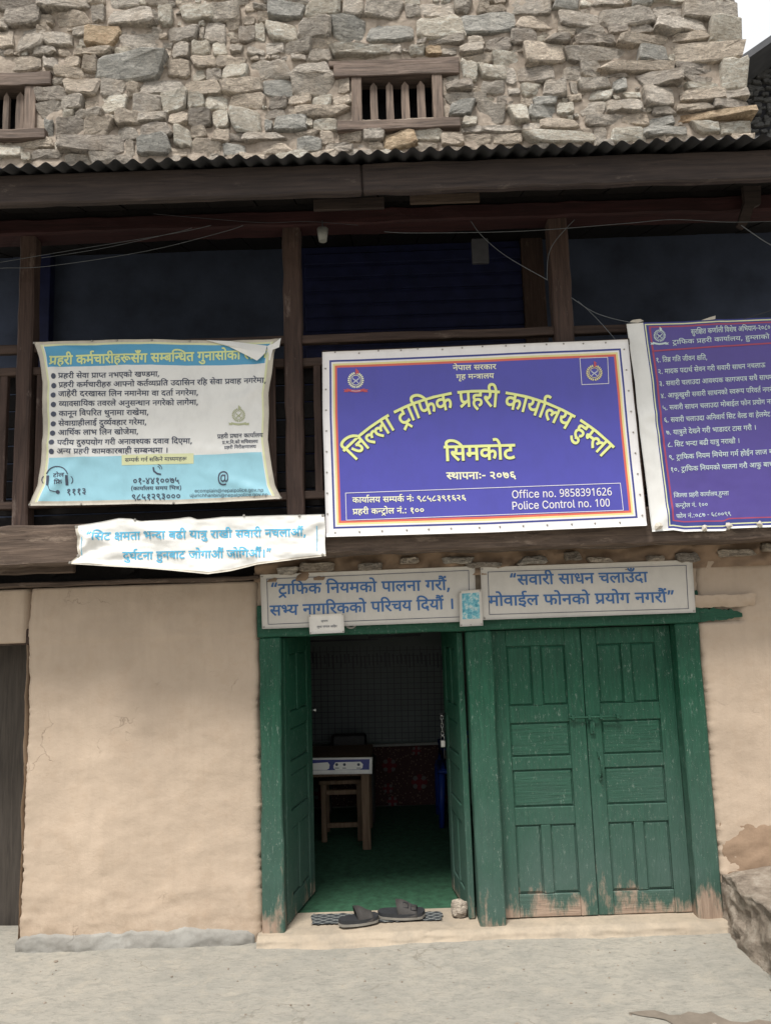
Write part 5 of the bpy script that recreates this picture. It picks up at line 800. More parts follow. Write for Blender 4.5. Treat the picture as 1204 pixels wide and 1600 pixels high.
H_LEAF = zLIN0-zSILL-.012
wC = (xC0-xB1)/2
def rotm(x, y, z, ang, mir=False):
    m = Matrix.Translation((x, y, z)) @ Matrix.Rotation(ang, 4, 'Z')
    if mir: m = m @ Matrix.Scale(-1, 4, (1, 0, 0))
    return m
leafA, _ = door_leaf(wC-.004, H_LEAF, label='closed left leaf of the right doorway', place=rotm(xB1+.002, .055, zSILL+.006, 0))
leafB, _ = door_leaf(wC-.004, H_LEAF, label='closed right leaf of the right doorway', place=rotm(xB1+wC+.003, .062, zSILL+.004, 0))
wO = (xB0-xA1)/2
aL = math.radians(79)
leafC, mC = door_leaf(wO-.004, H_LEAF, label='open left leaf folded back into the dark room', place=rotm(xA1+.01, .07, zSILL+.004, aL))
aR = math.radians(-84)
# mirrored leaf hinged on the middle post
m = Matrix.Translation((xB0-.012, .07, zSILL+.004)) @ Matrix.Rotation(aR, 4, 'Z') @ Matrix.Translation((-(wO-.004), -.035, 0))
leafD, mD = door_leaf(wO-.004, H_LEAF, label='open right leaf with the hanging padlock', place=m)
for o in list(leafA.children)+list(leafB.children)+list(leafC.children)+list(leafD.children):
    pass
# slide bolt, hasp and handle on the closed pair
zb = W(925, 1120, .05).z
x0, x1 = W(888, 1119, .05).x, W(969, 1119, .05).x
bm = BM(); tube(bm, [(x0, .035, zb), (x1, .035, zb)], .0055, 8)
for x in (x0+.02, (x0+x1)/2-.035, (x0+x1)/2+.03, x1-.02): box(bm, x-.008, x+.008, .028, .056, zb-.012, zb+.012, .002)
obj('slide_bolt', bm, 'green_x', leafB)
bm = BM(); xh, zh = W(925, 1139, .05).x, W(925, 1139, .05).z
box(bm, xh-.014, xh+.014, .044, .056, zh-.026, zh+.045, .002); box(bm, xh-.004, xh+.004, .036, .046, zh-.01, zh+.012, .001)
obj('hasp', bm, 'green_z', leafB)
bm = BM(); xh, zh = W(937, 1197, .05).x, W(937, 1197, .05).z
tube(bm, [(xh, .058, zh+.06), (xh, .03, zh+.055), (xh, .024, zh), (xh, .03, zh-.055), (xh, .058, zh-.06)], .005, 6)
box(bm, xh-.009, xh+.009, .052, .060, zh-.078, zh-.045, .001); box(bm, xh-.009, xh+.009, .052, .060, zh+.045, zh+.078, .001)
obj('handle', bm, 'green_z', leafB)
# chain, padlock and catch on the open right leaf; bolt knob on the left
far = mD @ Vector((.03, -.012, 0))
zk = W(700, 1120, .4).z
bm = BM()
for k in range(5):
    c0 = Vector((far.x-.012, far.y-.02, zk-.02-k*.024)); a = (k % 2)*math.pi/2
    tube(bm, [c0+Vector((math.cos(t_)*.008*math.cos(a), math.cos(t_)*.008*math.sin(a), math.sin(t_)*.014)) for t_ in [i*math.pi/5 for i in range(11)]], .0025, 5)
obj('chain', bm, 'steel', leafD)
bm = BM()
box(bm, far.x-.027, far.x+.004, far.y-.03, far.y-.012, zk-.20, zk-.155, .004)
tube(bm, [(far.x-.022, far.y-.021, zk-.157), (far.x-.022, far.y-.021, zk-.138), (far.x-.012, far.y-.021, zk-.126), (far.x-.002, far.y-.021, zk-.138), (far.x-.002, far.y-.021, zk-.157)], .003, 6)
obj('padlock', bm, 'steel', leafD)
bm = BM()
tube(bm, [(far.x-.004, far.y-.01, zk-.16), (far.x-.006, far.y-.02, zk-.26), (far.x+.012, far.y-.02, zk-.27), (far.x+.016, far.y-.0, zk-.2)], .003, 5)
obj('catch', bm, 'iron', leafD); bm = BM()
tube(bm, [(far.x-.03, far.y-.02, zk), (far.x+.02, far.y-.015, zk+.004)], .005, 6)
obj('door_bolt', bm, 'iron', leafD)
fc = mC @ Vector((wO-.02, -.008, 0)); zk2 = W(478, 1113, .45).z
bm = BM(); tube(bm, [(fc.x-.01, fc.y, zk2), (fc.x+.025, fc.y-.012, zk2)], .005, 6); tube(bm, [(fc.x+.02, fc.y-.01, zk2-.012), (fc.x+.02, fc.y-.01, zk2+.012)], .004, 6)
obj('bolt_knob', bm, 'steel', leafC)

# ---------------------------------------------------------------- dark room behind the open door
zF = .045
RX0, RX1, RY = xA0-.9, xB1+.35, G(600, 1260, zF).y
bm = BM()
box(bm, RX0, RX1, .14, RY, zF-.06, zF, 0)
o = obj('floor', bm, 'carpet', house); o['label'] = 'green carpeted floor inside the room'
bm = BM()
box(bm, RX0-.1, RX1+.1, RY, RY+.1, zF-.05, 2.1, 0); box(bm, RX0-.1, RX0, .14, RY-.001, zF-.05, 2.1, 0); box(bm, RX1, RX1+.1, .14, RY-.001, zF-.05, 2.1, 0)
box(bm, RX0-.1, RX1+.1, .14, RY+.1, 2.101, 2.2, 0)
box(bm, RX0-.1, xA0, .131, .139, zF-.05, 2.1, 0); box(bm, xB1, RX1+.1, .131, .139, zF-.05, 2.1, 0); box(bm, RX0-.1, RX1+.1, .122, .130, zLIN0, 2.1, 0)
box(bm, xB1-.02, xC1+.02, .145, .165, -.05, 2.1, 0)
obj('room_wall', bm, 'room_wall', house)

# ---------------------------------------------------------------- balcony timber
zb1 = W(600, 842, Y_BAL-.03).z; zb0 = W(600, 872, Y_BAL-.03).z
bL = rect(10, 110, 822, 883, Y_BAL-.03); bR = rect(1020, 1190, 829, 862, Y_BAL-.03)
ZBT = W(60, 822, Y_BAL-.03).z; ZBB = W(60, 886, Y_BAL-.03).z
bm = BM(); box(bm, XL, XR, Y_BAL-.03, Y_BAL+.14, ZBB+.012, ZBT, .012, jit=.014, seg=.07)
o = obj('floor_beam', bm, 'beam', house); o['label'] = 'thick weathered beam carrying the balcony'
zP0 = ZBT-.02
ZTOP = W(600, 325, Y_BAL).z            # underside of the purlin that the posts carry
def post(x0, x1, zt=None, dep=.09, y=Y_BAL):
    a, b, _, _ = rect(x0, x1, 350, 800, y)
    return bx('post', (a, b, y, y+dep, zP0, zt or ZTOP), 'wood_z', house, .008, .006, .09)
post(25, 49); post(444, 472)
a, b, _, _ = rect(860, 890, 300, 530, Y_BAL)
bx('post', (a, b, Y_BAL, Y_BAL+.09, zP0, ZTOP), 'wood_z', house, .008, .006, .09)
a, b, _, _ = rect(1290, 1318, 300, 530, Y_BAL)
bx('post', (a, b, Y_BAL, Y_BAL+.09, zP0, ZTOP), 'wood_z', house, .008, .006, .09)
# rails: (x measured at, y top, y bottom)
for xm, yt, yb, dy in ((650, 517, 530, .02), (650, 553, 566, .025), (650, 762, 774, .02)):
    z1, z0 = W(xm, yt, Y_BAL+dy).z, W(xm, yb, Y_BAL+dy).z
    bx('rail', (XL, XR, Y_BAL+dy, Y_BAL+dy+.045, z0, z1), 'wood_x', house, .004, .004, .12)
zr0, zr1 = W(650, 767, Y_BAL+.02).z+.006, W(650, 560, Y_BAL+.025).z-.006
for px in (-40, 4, 62, 160, 250, 340, 425, 497, 600, 700, 800, 905, 996, 1100):
    x = W(px, 670, Y_BAL+.035).x
    bx('baluster', (x-.021, x+.021, Y_BAL+.03, Y_BAL+.065, zr0, zr1), 'wood_z', house, .003, .003, .15)
# dark boards closing the balustrade from behind
zz0, zz1 = zP0, W(650, 566, Y_BAL+.1).z
nb = 9
for k in range(nb):
    a = zz0+(zz1-zz0)*k/nb
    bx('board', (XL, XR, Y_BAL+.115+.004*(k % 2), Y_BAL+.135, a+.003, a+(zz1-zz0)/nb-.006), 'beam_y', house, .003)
# balcony floor planks and joists whose ends show under the beam
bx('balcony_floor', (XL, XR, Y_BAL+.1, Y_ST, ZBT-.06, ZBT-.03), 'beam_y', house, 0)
for k in range(13):
    x = XL+.25+k*.5+RND.uniform(-.05, .05)
    bm = BM(); tube(bm, [(x, .02, ZBB+.02), (x+.01, .60, ZBB+.02)], .05, 8)
    obj('joist', bm, 'beam_y', house)
def stone_into(bm, cx, cz, w, h, r, y=Y_ST, dmin=.012, dmax=.05, quoin=False):
    """one rough split stone: irregular outline, broken front face"""
    jit = .05 if quoin else .11
    q = [(-.5, -.5), (.5, -.5), (.5, .5), (-.5, .5)]
    if not quoin and r.random() < .3: q[r.randrange(4)] = tuple(v*.62 for v in q[r.randrange(4)]) if False else q[0]
    cs = [(a+r.uniform(-jit, jit), b+r.uniform(-jit, jit)) for a, b in [(-.47, -.47), (.47, -.47), (.47, .47), (-.47, .47)]]
    if not quoin and r.random() < .32:
        k = r.randrange(4); cs[k] = (cs[k][0]*r.uniform(.35, .8), cs[k][1])
    out = []
    for k in range(4):
        a, b = cs[k], cs[(k+1) % 4]
        cut = r.uniform(.08, .2) if not quoin else .07
        long_ = k % 2 == 0
        ts = [cut, r.uniform(.3, .42), r.uniform(.58, .7), 1-cut*r.uniform(.5, 1)] if long_ else [cut, 1-cut]
        for t_ in ts:
            px = a[0]+(b[0]-a[0])*t_+r.uniform(-.02, .02); pz = a[1]+(b[1]-a[1])*t_+r.uniform(-.05, .05)*(1.7 if long_ else .3)
            out.append((px*w, pz*h))
    n = len(out)
    d = r.uniform(dmin, dmax); tx, tz = r.uniform(-.25, .25), r.uniform(-.35, .25)
    ring0 = [bm.verts.new((cx+a*1.04, y+.06, cz+b*1.04)) for a, b in out]
    ring1 = [bm.verts.new((cx+a, y-d+.006+r.uniform(-.003, .004)+tx*a+tz*b+(.02 if quoin and False else 0), cz+b)) for a, b in out]
    s = r.uniform(.84, .93)
    ring2 = [bm.verts.new((cx+a*s, y-d-.002-r.uniform(0, .009)+tx*a*s+tz*b*s, cz+b*s)) for a, b in out]
    k1 = r.uniform(-.18, .18)*w; k2 = r.uniform(-.15, .15)*h
    c = bm.verts.new((cx+k1, y-d-r.uniform(.002, .016)+tx*k1+tz*k2, cz+k2))
    for i in range(n):
        j = (i+1) % n
        bm.faces.new((ring0[i], ring0[j], ring1[j], ring1[i]))
        bm.faces.new((ring1[i], ring1[j], ring2[j], ring2[i]))
        bm.faces.new((ring2[i], ring2[j], c))
# uneven boards, stones and mud packed between wall head and beam
bm = BM()
grid(bm, lin_(W(400, 900, 0).x, XR, 170), lin_(zWT-.02, ZBB+.07, 12), lambda x, z: (x+.01*fbm((x*9, 1, z*9)), -.035+.045*fbm((x*6.5, 3, z*9))+.012*fbm((x*24, 3, z*24)), z))
o = obj('mud_packing', bm, 'plaster_brown', house); o['label'] = 'lumpy brown mud packed between wall head and balcony beam'
for k in range(16):
    x = W(400, 900, 0).x+.15+k*.235+RND.uniform(-.07, .07)
    bm = BM(); stone_into(bm, x, zWT+.055+RND.uniform(-.02, .03), RND.uniform(.10, .22), RND.uniform(.03, .06), RND, y=-.05, dmax=.04)
    obj('packing_stone', bm, RND.choice('dtg'), house)
bx('ledge_board', (XL, W(405, 900, -.05).x, -.055, .10, zWT-.004, zWT+.022), 'beam', house, .006, .006, .1)
bx('packing_plank', (XL, W(110, 895, -.2).x, -.16, -.12, ZBB-.02, ZBB+.03), 'beam', house, .006, .008, .1)
bx('wall_plate', (XL, XR, .06, .16, zWT-.05, ZBB+.06), 'beam_y', house, .01)

# gallery back wall, ceiling, shutter -----------------------------
ZC = W(600, 235, Y_EAVE).z-.03
bm = BM()
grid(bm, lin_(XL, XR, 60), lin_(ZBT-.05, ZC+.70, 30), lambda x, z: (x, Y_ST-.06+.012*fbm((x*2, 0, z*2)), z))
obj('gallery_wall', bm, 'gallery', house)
xs0, xs1, z0, z1 = rect(478, 815, 395, 545, Y_ST-.05)
bm = BM()
box(bm, xs0-.05, xs1+.05, Y_ST-.09, Y_ST-.05, z0-1.0, z1+.05, .004)
sh = obj('shutter', bm, 'shutter', house); sh['label'] = 'dark blue slatted shutter on the gallery wall'
n = 17
for k in range(n):
    za = z0-1.0+(z1-z0+1.0)*k/n
    bm = BM(); box(bm, xs0, xs1, Y_ST-.115, Y_ST-.091, za+.006, za+(z1-z0+1.0)/n-.014, .006)
    obj('slat', bm, 'shutter', sh)
xs0, xs1, z0, z1 = rect(816, 850, 370, 545, Y_ST-.1)
bx('shutter_post', (xs0, xs1, Y_ST-.14, Y_ST-.06, z0-1, z1), 'wood_z', house)
xs0, xs1, z0, z1 = rect(50, 82, 360, 545, Y_ST-.1)
bx('shutter_post', (xs0, xs1, Y_ST-.14, Y_ST-.06, z0-1, z1), 'shutter', house)
# torn dark recess below ceiling on the gallery wall
xs0, xs1, z0, z1 = rect(335, 440, 362, 388, Y_ST-.06)
bm = BM()
pts = [(xs0, z1), (xs0+.02, z0+.03), (xs0+.08, z0+.01), (xs0+.16, z0+.045), (xs1-.1, z0+.02), (xs1-.02, z0-.05), (xs1, z1)]
prism(bm, pts, Y_ST-.05, Y_ST-.02); obj('broken_plaster', bm, 'dark', house)
# purlin on the posts, ceiling boards, rafters
zz = W(600, 325, Y_BAL-.01).z; zt = W(600, 300, Y_BAL-.01).z
bx('purlin', (XL, XR, Y_BAL-.02, Y_BAL+.12, W(600, 350, Y_BAL).z, W(600, 326, Y_BAL).z), 'red_beam', house, .01, .008, .1)
bx('purlin', (XL, XR, Y_BAL+.01, Y_BAL+.16, W(600, 325, Y_BAL).z, W(600, 300, Y_BAL).z), 'beam_y', house, .01, .008, .1)
def roof_z(y, base): return base+(y-Y_EAVE)*.19
ZE = W(602, 228, Y_EAVE-.10).z
zs_ = W(600, 299, Y_BAL).z
for k in range(0):
    x = XL+.3+k*.53
    bm = BM(); tube(bm, [(x, Y_EAVE+.03, ZE-.075), (x, Y_ST, ZE-.075+.19*(Y_ST-Y_EAVE))], .035, 7)
    if k % 3 == 9: obj('rafter', bm, 'beam_y', house)
x = XL
while x < XR:
    L = RND.uniform(.16, .3)
    d = RND.uniform(0, .008)
    vv = []
    for (xx, y) in ((x, Y_EAVE+.05), (x+L-.008, Y_EAVE+.05), (x+L-.008, Y_ST), (x, Y_ST)):
        vv.append((xx, y, ZE-.032-d+.32*(y-Y_EAVE)))
    bm = BM(); q = [bm.verts.new(p) for p in vv]; q2 = [bm.verts.new((p[0], p[1], p[2]-.018)) for p in vv]
    bm.faces.new(q); bm.faces.new(q2[::-1])
    for i in range(4): bm.faces.new((q[i], q2[i], q2[(i+1) % 4], q[(i+1) % 4]))
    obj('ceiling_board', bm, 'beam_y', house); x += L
bx('hanging_board', (W(640, 318, Y_BAL-.1).x, W(748, 318, Y_BAL-.1).x, Y_BAL-.14, Y_BAL-.12, W(700, 322, Y_BAL-.1).z, W(700, 306, Y_BAL-.1).z), 'beam', house)
bx('hanging_board', (W(490, 318, Y_BAL-.1).x, W(600, 318, Y_BAL-.1).x, Y_BAL-.12, Y_BAL-.10, W(540, 330, Y_BAL-.1).z, W(540, 312, Y_BAL-.1).z), 'fascia', house)

# eave board and corrugated sheets --------------------------------
zf1, zf0 = ZE-.004, W(602, 299, Y_EAVE).z
xj = W(565, 290, Y_EAVE).x
for x0, x1 in ((XL, xj-.002), (xj+.002, XR)):
    bx('eave_board', (x0, x1, Y_EAVE, Y_EAVE+.045, zf0, zf1-.012), 'fascia', house, .008, .006, .08)
PITCHW, AMP = .081, .0122
zslope = .32
nx_s = 0
x = XL
while x < XR-.1:
    w_ = 8*PITCHW; x1 = min(x+w_+.04, XR)
    lift = .002*((nx_s % 2))
    yf = Y_EAVE-.10+RND.uniform(-.012, .012)
    dz = RND.uniform(-.004, .004); tl = RND.uniform(-.008, .008)
    bm = BM()
    n = int((x1-x)/PITCHW*12)
    def cz(xx, y): return ZE+.007*xx+.003*xx*xx+dz+tl*(xx-x)+lift+AMP*math.sin(xx/PITCHW*2*math.pi)*(1+.15*fbm((xx*3, nx_s, 0)))+.004*fbm((xx*1.5, 0, 3))+zslope*(y-Y_EAVE)
    grid(bm, lin_(x, x1, n), [yf, yf+.3, yf+.8, Y_ST-.02], lambda xx, y: (xx, y, cz(xx, y)))
    grid(bm, lin_(x, x1, n), [yf, yf+.3, yf+.8, Y_ST-.02], lambda xx, y: (xx, y+.0005, cz(xx, y)-.0016))
    obj('roof_sheet', bm, 'tin', house, True)
    x += w_; nx_s += 1

# ---------------------------------------------------------------- rubble stone wall
STONES = '''0,0,66,22d 68,3,72,20g 16,21,46,26d 0,34,16,17g 26,47,47,33g 0,52,25,26t 0,91,71,22t 54,79,35,12g 61,45,23,22t 75,56,43,22g 63,28,22,17t
85,23,62,22t 118,45,45,14g 135,50,56,28o 148,17,20,22g 168,20,68,26g 170,0,45,19g 233,0,32,15g 190,57,58,23g 250,16,24,28c 239,21,10,22g 262,46,50,22g
284,13,46,25c 272,70,29,24g 235,80,30,27t 211,83,22,14c 73,93,23,20g 97,93,31,18t 129,95,26,21t 119,82,58,11t 93,112,40,14t 156,93,100,35b
263,96,31,28t 108,128,50,28t 160,129,39,23g 200,137,18,20t 219,126,72,24g 58,141,46,22d 56,164,45,28g 102,156,31,19g 135,158,22,19t 158,152,50,27c
210,151,40,29g 251,151,41,28c 88,190,45,29d 72,194,13,26b 122,177,38,13g 137,191,47,26t 183,178,38,21t 185,202,34,20g 222,181,41,13g 264,180,31,20t
221,196,52,24d 274,205,27,27c 101,218,94,24d 214,220,50,26b 198,222,14,24g 45,237,55,14g 0,229,33,20c 24,220,60,15t 87,222,12,15c 266,234,28,14t
332,14,50,22g 403,24,18,15t 422,9,50,24b 480,9,50,24c 537,7,29,23g 570,8,58,26g 517,33,54,34b 574,37,73,36b 468,37,48,30g 419,43,48,24c
401,43,16,26c 372,45,28,24d 322,40,33,32g 356,34,20,18t 313,47,9,20g 303,71,28,18c 333,72,22,17c 341,92,44,18t 301,90,38,19t 415,68,29,20g
447,70,37,17g 485,64,36,16t 485,82,34,18g 523,77,76,14c 388,99,62,29g 350,110,36,20c 301,110,21,20c 325,114,22,16g 452,103,56,17g 348,131,60,20t
415,127,46,25b 463,121,56,31g 296,131,50,20t 297,153,25,22c 324,154,35,23c 362,152,50,21t 420,155,29,18d 451,155,34,13t 487,153,30,17c 519,152,28,16t
527,123,19,26t 298,177,32,24d 336,178,24,24c 362,176,48,34c 412,175,33,12d 470,171,76,17t 428,188,48,20b 490,190,34,18c 477,191,12,12c 415,194,11,16b
330,204,29,20t 302,203,27,16t 360,213,25,11d 388,210,66,14g 461,209,41,11t 301,221,47,25t 353,226,31,19b 386,226,75,17t 464,221,38,18b 503,210,20,20t
524,208,43,19t 569,208,32,16g 632,14,24,20g 657,6,52,27g 712,6,26,20g 740,6,24,18t 656,35,66,28c 724,28,83,29b 650,65,15,8g 668,60,58,13g
640,76,24,13c 666,76,22,14o 690,76,21,13g 716,76,38,14g 730,60,26,16g 757,61,38,22d 794,3,68,24g 864,0,37,22b 809,29,58,20t 799,52,36,22d
852,60,38,14d 870,24,60,22g 821,74,60,30t 772,84,40,22c 722,92,45,11t 722,104,25,27c 747,107,40,22c 789,109,16,26g 807,104,60,27d 870,105,50,22g
696,118,22,13g 696,132,38,14d 750,132,40,20g 812,133,30,20c 846,130,35,24g 696,147,56,17g 792,140,18,13g 699,165,44,23b 746,165,38,33g 772,154,38,13d
792,171,31,24c 833,155,33,13b 826,168,44,20b 871,163,25,19c 814,158,17,12t 848,190,50,16t 812,196,35,14g 722,188,22,12c 722,201,30,10g 648,204,37,18c
605,210,41,25o 754,201,56,11g 817,211,104,16c 688,213,35,17t 725,214,38,15t 766,213,50,16t 924,0,43,14g 903,0,19,14c 984,0,33,12b 1021,0,58,8c
932,16,82,26g 1017,11,45,22g 1066,9,83,26g 1019,35,83,23g 1104,37,49,34c 962,60,87,17t 948,43,30,15d 981,43,35,14g 887,79,100,22g 993,79,45,21b
1052,59,47,13t 1052,73,102,28t 941,102,108,16t 982,120,71,19d 1058,103,61,17d 1123,103,38,42c 1064,121,54,13d 1064,135,54,12c 954,127,24,18b 903,130,48,15g
914,147,37,13c 999,141,54,28g 945,162,52,18g 903,163,40,18g 1060,149,63,16t 1124,147,39,15g 1112,163,52,14d 1055,168,55,11t 1053,180,112,13o 1017,171,36,13g
970,181,40,17t 1013,186,38,14b 905,184,63,15g 1005,201,67,15b 1073,196,47,19c 1123,195,45,18c 952,203,50,20c 927,203,22,18g 903,203,21,18t
899,44,44,14g 902,62,50,14d 922,92,14,8d 941,120,36,6d 888,130,13,20g 905,103,30,20g'''
PPM = 1.0
stone_wall_bm = BM()
# mortar bed: continuous rough sheet with the window openings left out
wins = [rect(550, 690, 118, 190, Y_ST), rect(-40, 50, 135, 205, Y_ST)]
x_end = W(1150, 40, Y_ST).x+.0
zq0, zq1 = ZE+.62, W(600, -90, Y_ST).z
def mort(x, z):
    e = 0 if x < x_end-.03 else .05
    return (x, Y_ST-.012+e+.022*fbm((x*5, 1, z*7))+.008*fbm((x*22, 1, z*22)), z)
xs = lin_(-3.4, x_end, 190); zs = lin_(zq0, zq1, 60)
V = grid(stone_wall_bm, xs, zs, mort)
kill = [f for f in stone_wall_bm.faces if any(w[0] < f.calc_center_median().x < w[1] and w[2] < f.calc_center_median().z < w[3] for w in wins)]
bmesh.ops.delete(stone_wall_bm, geom=kill, context='FACES')
wall = obj('stone_wall', stone_wall_bm, 'mortar', house); wall['label'] = 'rubble stone upper wall with mud mortar'
bm = BM()
grid(bm, lin_(Y_ST, Y_ST+5, 60), zs, lambda y, z: (x_end-.02+.02*fbm((3, y*5, z*7)), y, z))
obj('side_wall', bm, 'mortar', house)
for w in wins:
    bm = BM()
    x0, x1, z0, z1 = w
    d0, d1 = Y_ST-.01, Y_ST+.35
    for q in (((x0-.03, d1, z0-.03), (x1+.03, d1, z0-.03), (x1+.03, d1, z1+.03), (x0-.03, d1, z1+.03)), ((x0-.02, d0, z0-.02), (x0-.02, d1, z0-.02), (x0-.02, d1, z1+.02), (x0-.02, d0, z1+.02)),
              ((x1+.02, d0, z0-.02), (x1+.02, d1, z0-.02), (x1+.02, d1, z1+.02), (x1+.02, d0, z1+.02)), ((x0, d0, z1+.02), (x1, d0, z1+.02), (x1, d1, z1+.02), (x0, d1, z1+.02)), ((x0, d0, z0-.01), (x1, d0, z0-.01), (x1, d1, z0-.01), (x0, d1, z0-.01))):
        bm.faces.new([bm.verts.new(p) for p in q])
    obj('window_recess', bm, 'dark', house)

items = []
for tok in STONES.split():
    k = tok[-1]; x, y, w, h = map(int, tok[:-1].split(','))
    items.append((x, y, w, h, k))
OCC = set()
CELL = 3
def mark(x, y, w, h):
    for i in range(int(x//CELL), int((x+w)//CELL)+1):
        for j in range(int(y//CELL), int((y+h)//CELL)+1): OCC.add((i, j))
def free(x, y, w, h):
    n = m_ = 0
    for i in range(int(x//CELL), int((x+w)//CELL)+1):
        for j in range(int(y//CELL), int((y+h)//CELL)+1):
            n += 1; m_ += (i, j) in OCC
    return m_ <= n*.20
for it in items: mark(*it[:4])
def slant(x): return -.034*(x-602)      # courses fall to the left in the picture
for q in ((512, 90, 208, 30), (545, 110, 150, 95), (524, 185, 196, 22), (-60, 112, 142, 25), (-60, 130, 116, 85), (-60, 202, 134, 18)): mark(*q)
r = random.Random(11)
n_hand = len(items)
fill = []
for sw, sh_, tries in ((60, 22, 1500), (44, 20, 3000), (32, 15, 6000), (22, 12, 9000), (15, 9, 12000), (10, 7, 12000)):
    for _ in range(tries):
        x = r.uniform(-90, 1150); y = r.uniform(-85, 246)
        w = sw*r.uniform(.75, 1.15); h = sh_*r.uniform(.75, 1.2)
        if x+w > 1150+.11*y: continue
        if y > 0 and x > 0 and sw > 44: continue
        if free(x, y, w, h):
            mark(x+1, y+1, w-2, h-2); fill.append((x, y, w, h, r.choice('ggttctgtc')))
for sw, sh_, tries in ((20, 11, 5000), (14, 8, 7000), (9, 6, 9000)):
    for _ in range(tries):
        x = r.uniform(-60, 1140); y = r.uniform(-50, 246); w = sw*r.uniform(.7, 1.2); h = sh_*r.uniform(.7, 1.2)
        if x+w > 1146+.11*y: continue
        n_ = m_ = 0
        for i in range(int(x//CELL), int((x+w)//CELL)+1):
            for j in range(int(y//CELL), int((y+h)//CELL)+1): n_ += 1; m_ += (i, j) in OCC
        if m_ <= n_*.42: mark(x, y, w, h); fill.append((x, y, w, h, r.choice('ggttcgtc')))
# corner stones above the frame
for y in (-30, -62, -90): fill.append((1095+.11*y, y, 52, 28, 'g'))
def vis(i): return i[2]*i[3] if i[1]+i[3] > 0 and i[0]+i[2] > 0 else 0
big = sorted(fill, key=vis, reverse=True)
room = 295-n_hand
singles = items+[b_ for b_ in big[:room] if vis(b_) > 0]
rest = [b_ for b_ in big if b_ not in singles]
for (x, y, w, h, k) in singles:
    p = W(x+w/2, y+h/2, Y_ST); sc = 1/abs(W(x+w/2, y, Y_ST).x-W(x+w/2+1, y, Y_ST).x)
    bm = BM(); quoin = x+w > 1140
    stone_into(bm, p.x, p.z, w/sc*1.13, h/sc*1.17, random.Random(x*7+y*3), quoin=quoin, dmax=.07 if w*h > 500 else .05)
    o = obj('stone', bm, k, wall)
groups = {}
for it in rest: groups.setdefault(it[4], []).append(it)
bm = BM(); keys = 'gdbtco'
for (x, y, w, h, k) in rest:
    p = W(x+w/2, y+h/2, Y_ST); sc = 1/abs(W(x+w/2, y, Y_ST).x-W(x+w/2+1, y, Y_ST).x)
    n0 = len(bm.faces)
    stone_into(bm, p.x, p.z, w/sc*1.15, h/sc*1.18, random.Random(int(x*7+y*3)), dmin=.004, dmax=.03)
    bm.faces.ensure_lookup_table()
    for f in bm.faces[n0:]: f.material_index = keys.index(k)
o = obj('small_stones', bm, list(keys), wall); o['kind'] = 'stuff'
# quoin returns: ends of the corner stones seen around the edge
bm = BM(); rr_ = random.Random(3); z = zq0
while z < zq1:
    h = rr_.uniform(.08, .17); y = Y_ST+.01
    while y < Y_ST+4.5:
        L = rr_.uniform(.2, .45)
        box(bm, x_end-.10, x_end+rr_.uniform(.0, .012), y, y+L-.015, z+.006, z+h-.006, .012, jit=.01, seg=.1, mi=rr_.randrange(3))
        y += L
    z += h
o = obj('side_stones', bm, ['g', 't', 'd'], house); o['kind'] = 'stuff'

# small barred windows in the stone wall -----------------------------
def window(lint, lint2, posts, sill_, bars, zr, label):
    yF = Y_ST-.05
    x0, x1, z0, z1 = rect(*lint, yF)
    fr = bx('window', (x0, x1, yF-.01, yF+.16, z0, z1), 'window_x', house, .006, .006, .06); fr['label'] = label
    if lint2:
        x0, x1, a, b = rect(*lint2, yF); bx('lintel_board', (x0, x1, yF+.005, yF+.16, z1+.001, b), 'window_x', fr, .005, .006, .06)
    x0, x1, s0, s1 = rect(*sill_, yF); bx('window_sill', (x0, x1, yF-.02, yF+.16, s0, s1), 'window_x', fr, .006, .006, .06)
    for p in posts:
        a, b, _, _ = rect(p[0], p[1], *zr, yF); bx('jamb', (a, b, yF+.003, yF+.12, s1-.002, z0+.002), 'window_z', fr, .005, .004, .06)
    for p in bars:
        a, b, _, _ = rect(p[0], p[1], *zr, yF); bm = BM(); m_ = (a+b)/2
        top = z0-.012; hw = (b-a)/2
        pts = [(m_-hw, s1-.002), (m_+hw, s1-.002), (m_+hw*.92, (s1+top)/2), (m_+hw*.9, top-.04), (m_, top), (m_-hw*.9, top-.04), (m_-hw*1.03, (s1+top)/2)]
        prism(bm, pts, yF+.05, yF+.085)
        obj('bar', bm, 'window_z', fr)
window((521, 717, 100, 118), (513, 717, 91, 101), ((549, 565), (676, 692)), (527, 719, 188, 203), ((578, 590), (603, 615), (627, 640), (652, 665)), (118, 190), 'small barred wooden window near the middle of the stone wall')
window((-60, 80, 114, 135), None, ((37, 55), (-50, -34)), (-60, 72, 204, 219), ((-22, -10), (0, 9), (20, 33)), (135, 205), 'small barred wooden window at the left end of the stone wall')

# ---------------------------------------------------------------- neighbour house at the upper right
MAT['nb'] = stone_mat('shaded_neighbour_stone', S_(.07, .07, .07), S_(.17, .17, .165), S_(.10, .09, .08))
nb_ = thing('neighbour_house', 'dark stone house with steep dark roof behind the right corner', 'house', (6.5, 6, 0))
Yn = 5.0
a, b = W(1150, 92, Yn), W(1215, 47, Yn)
bm = BM()
dx = Vector((b.x-a.x, 0, b.z-a.z)).normalized()
A0 = a-dx*1.2; B0 = a+dx*6
th_ = Vector((0, 0, -.10))
for y0_, y1_ in ((Yn, Yn+6),):
    vs2 = [bm.verts.new(p) for p in (A0, B0, B0+th_, A0+th_)]
    vs3 = [bm.verts.new(p+Vector((0, 6, 0))) for p in (A0, B0, B0+th_, A0+th_)]
    bm.faces.new(vs2); bm.faces.new(vs3[::-1])
    for i in range(4): bm.faces.new((vs2[i], vs3[i], vs3[(i+1) % 4], vs2[(i+1) % 4]))
obj('roof', bm, 'tin', nb_)
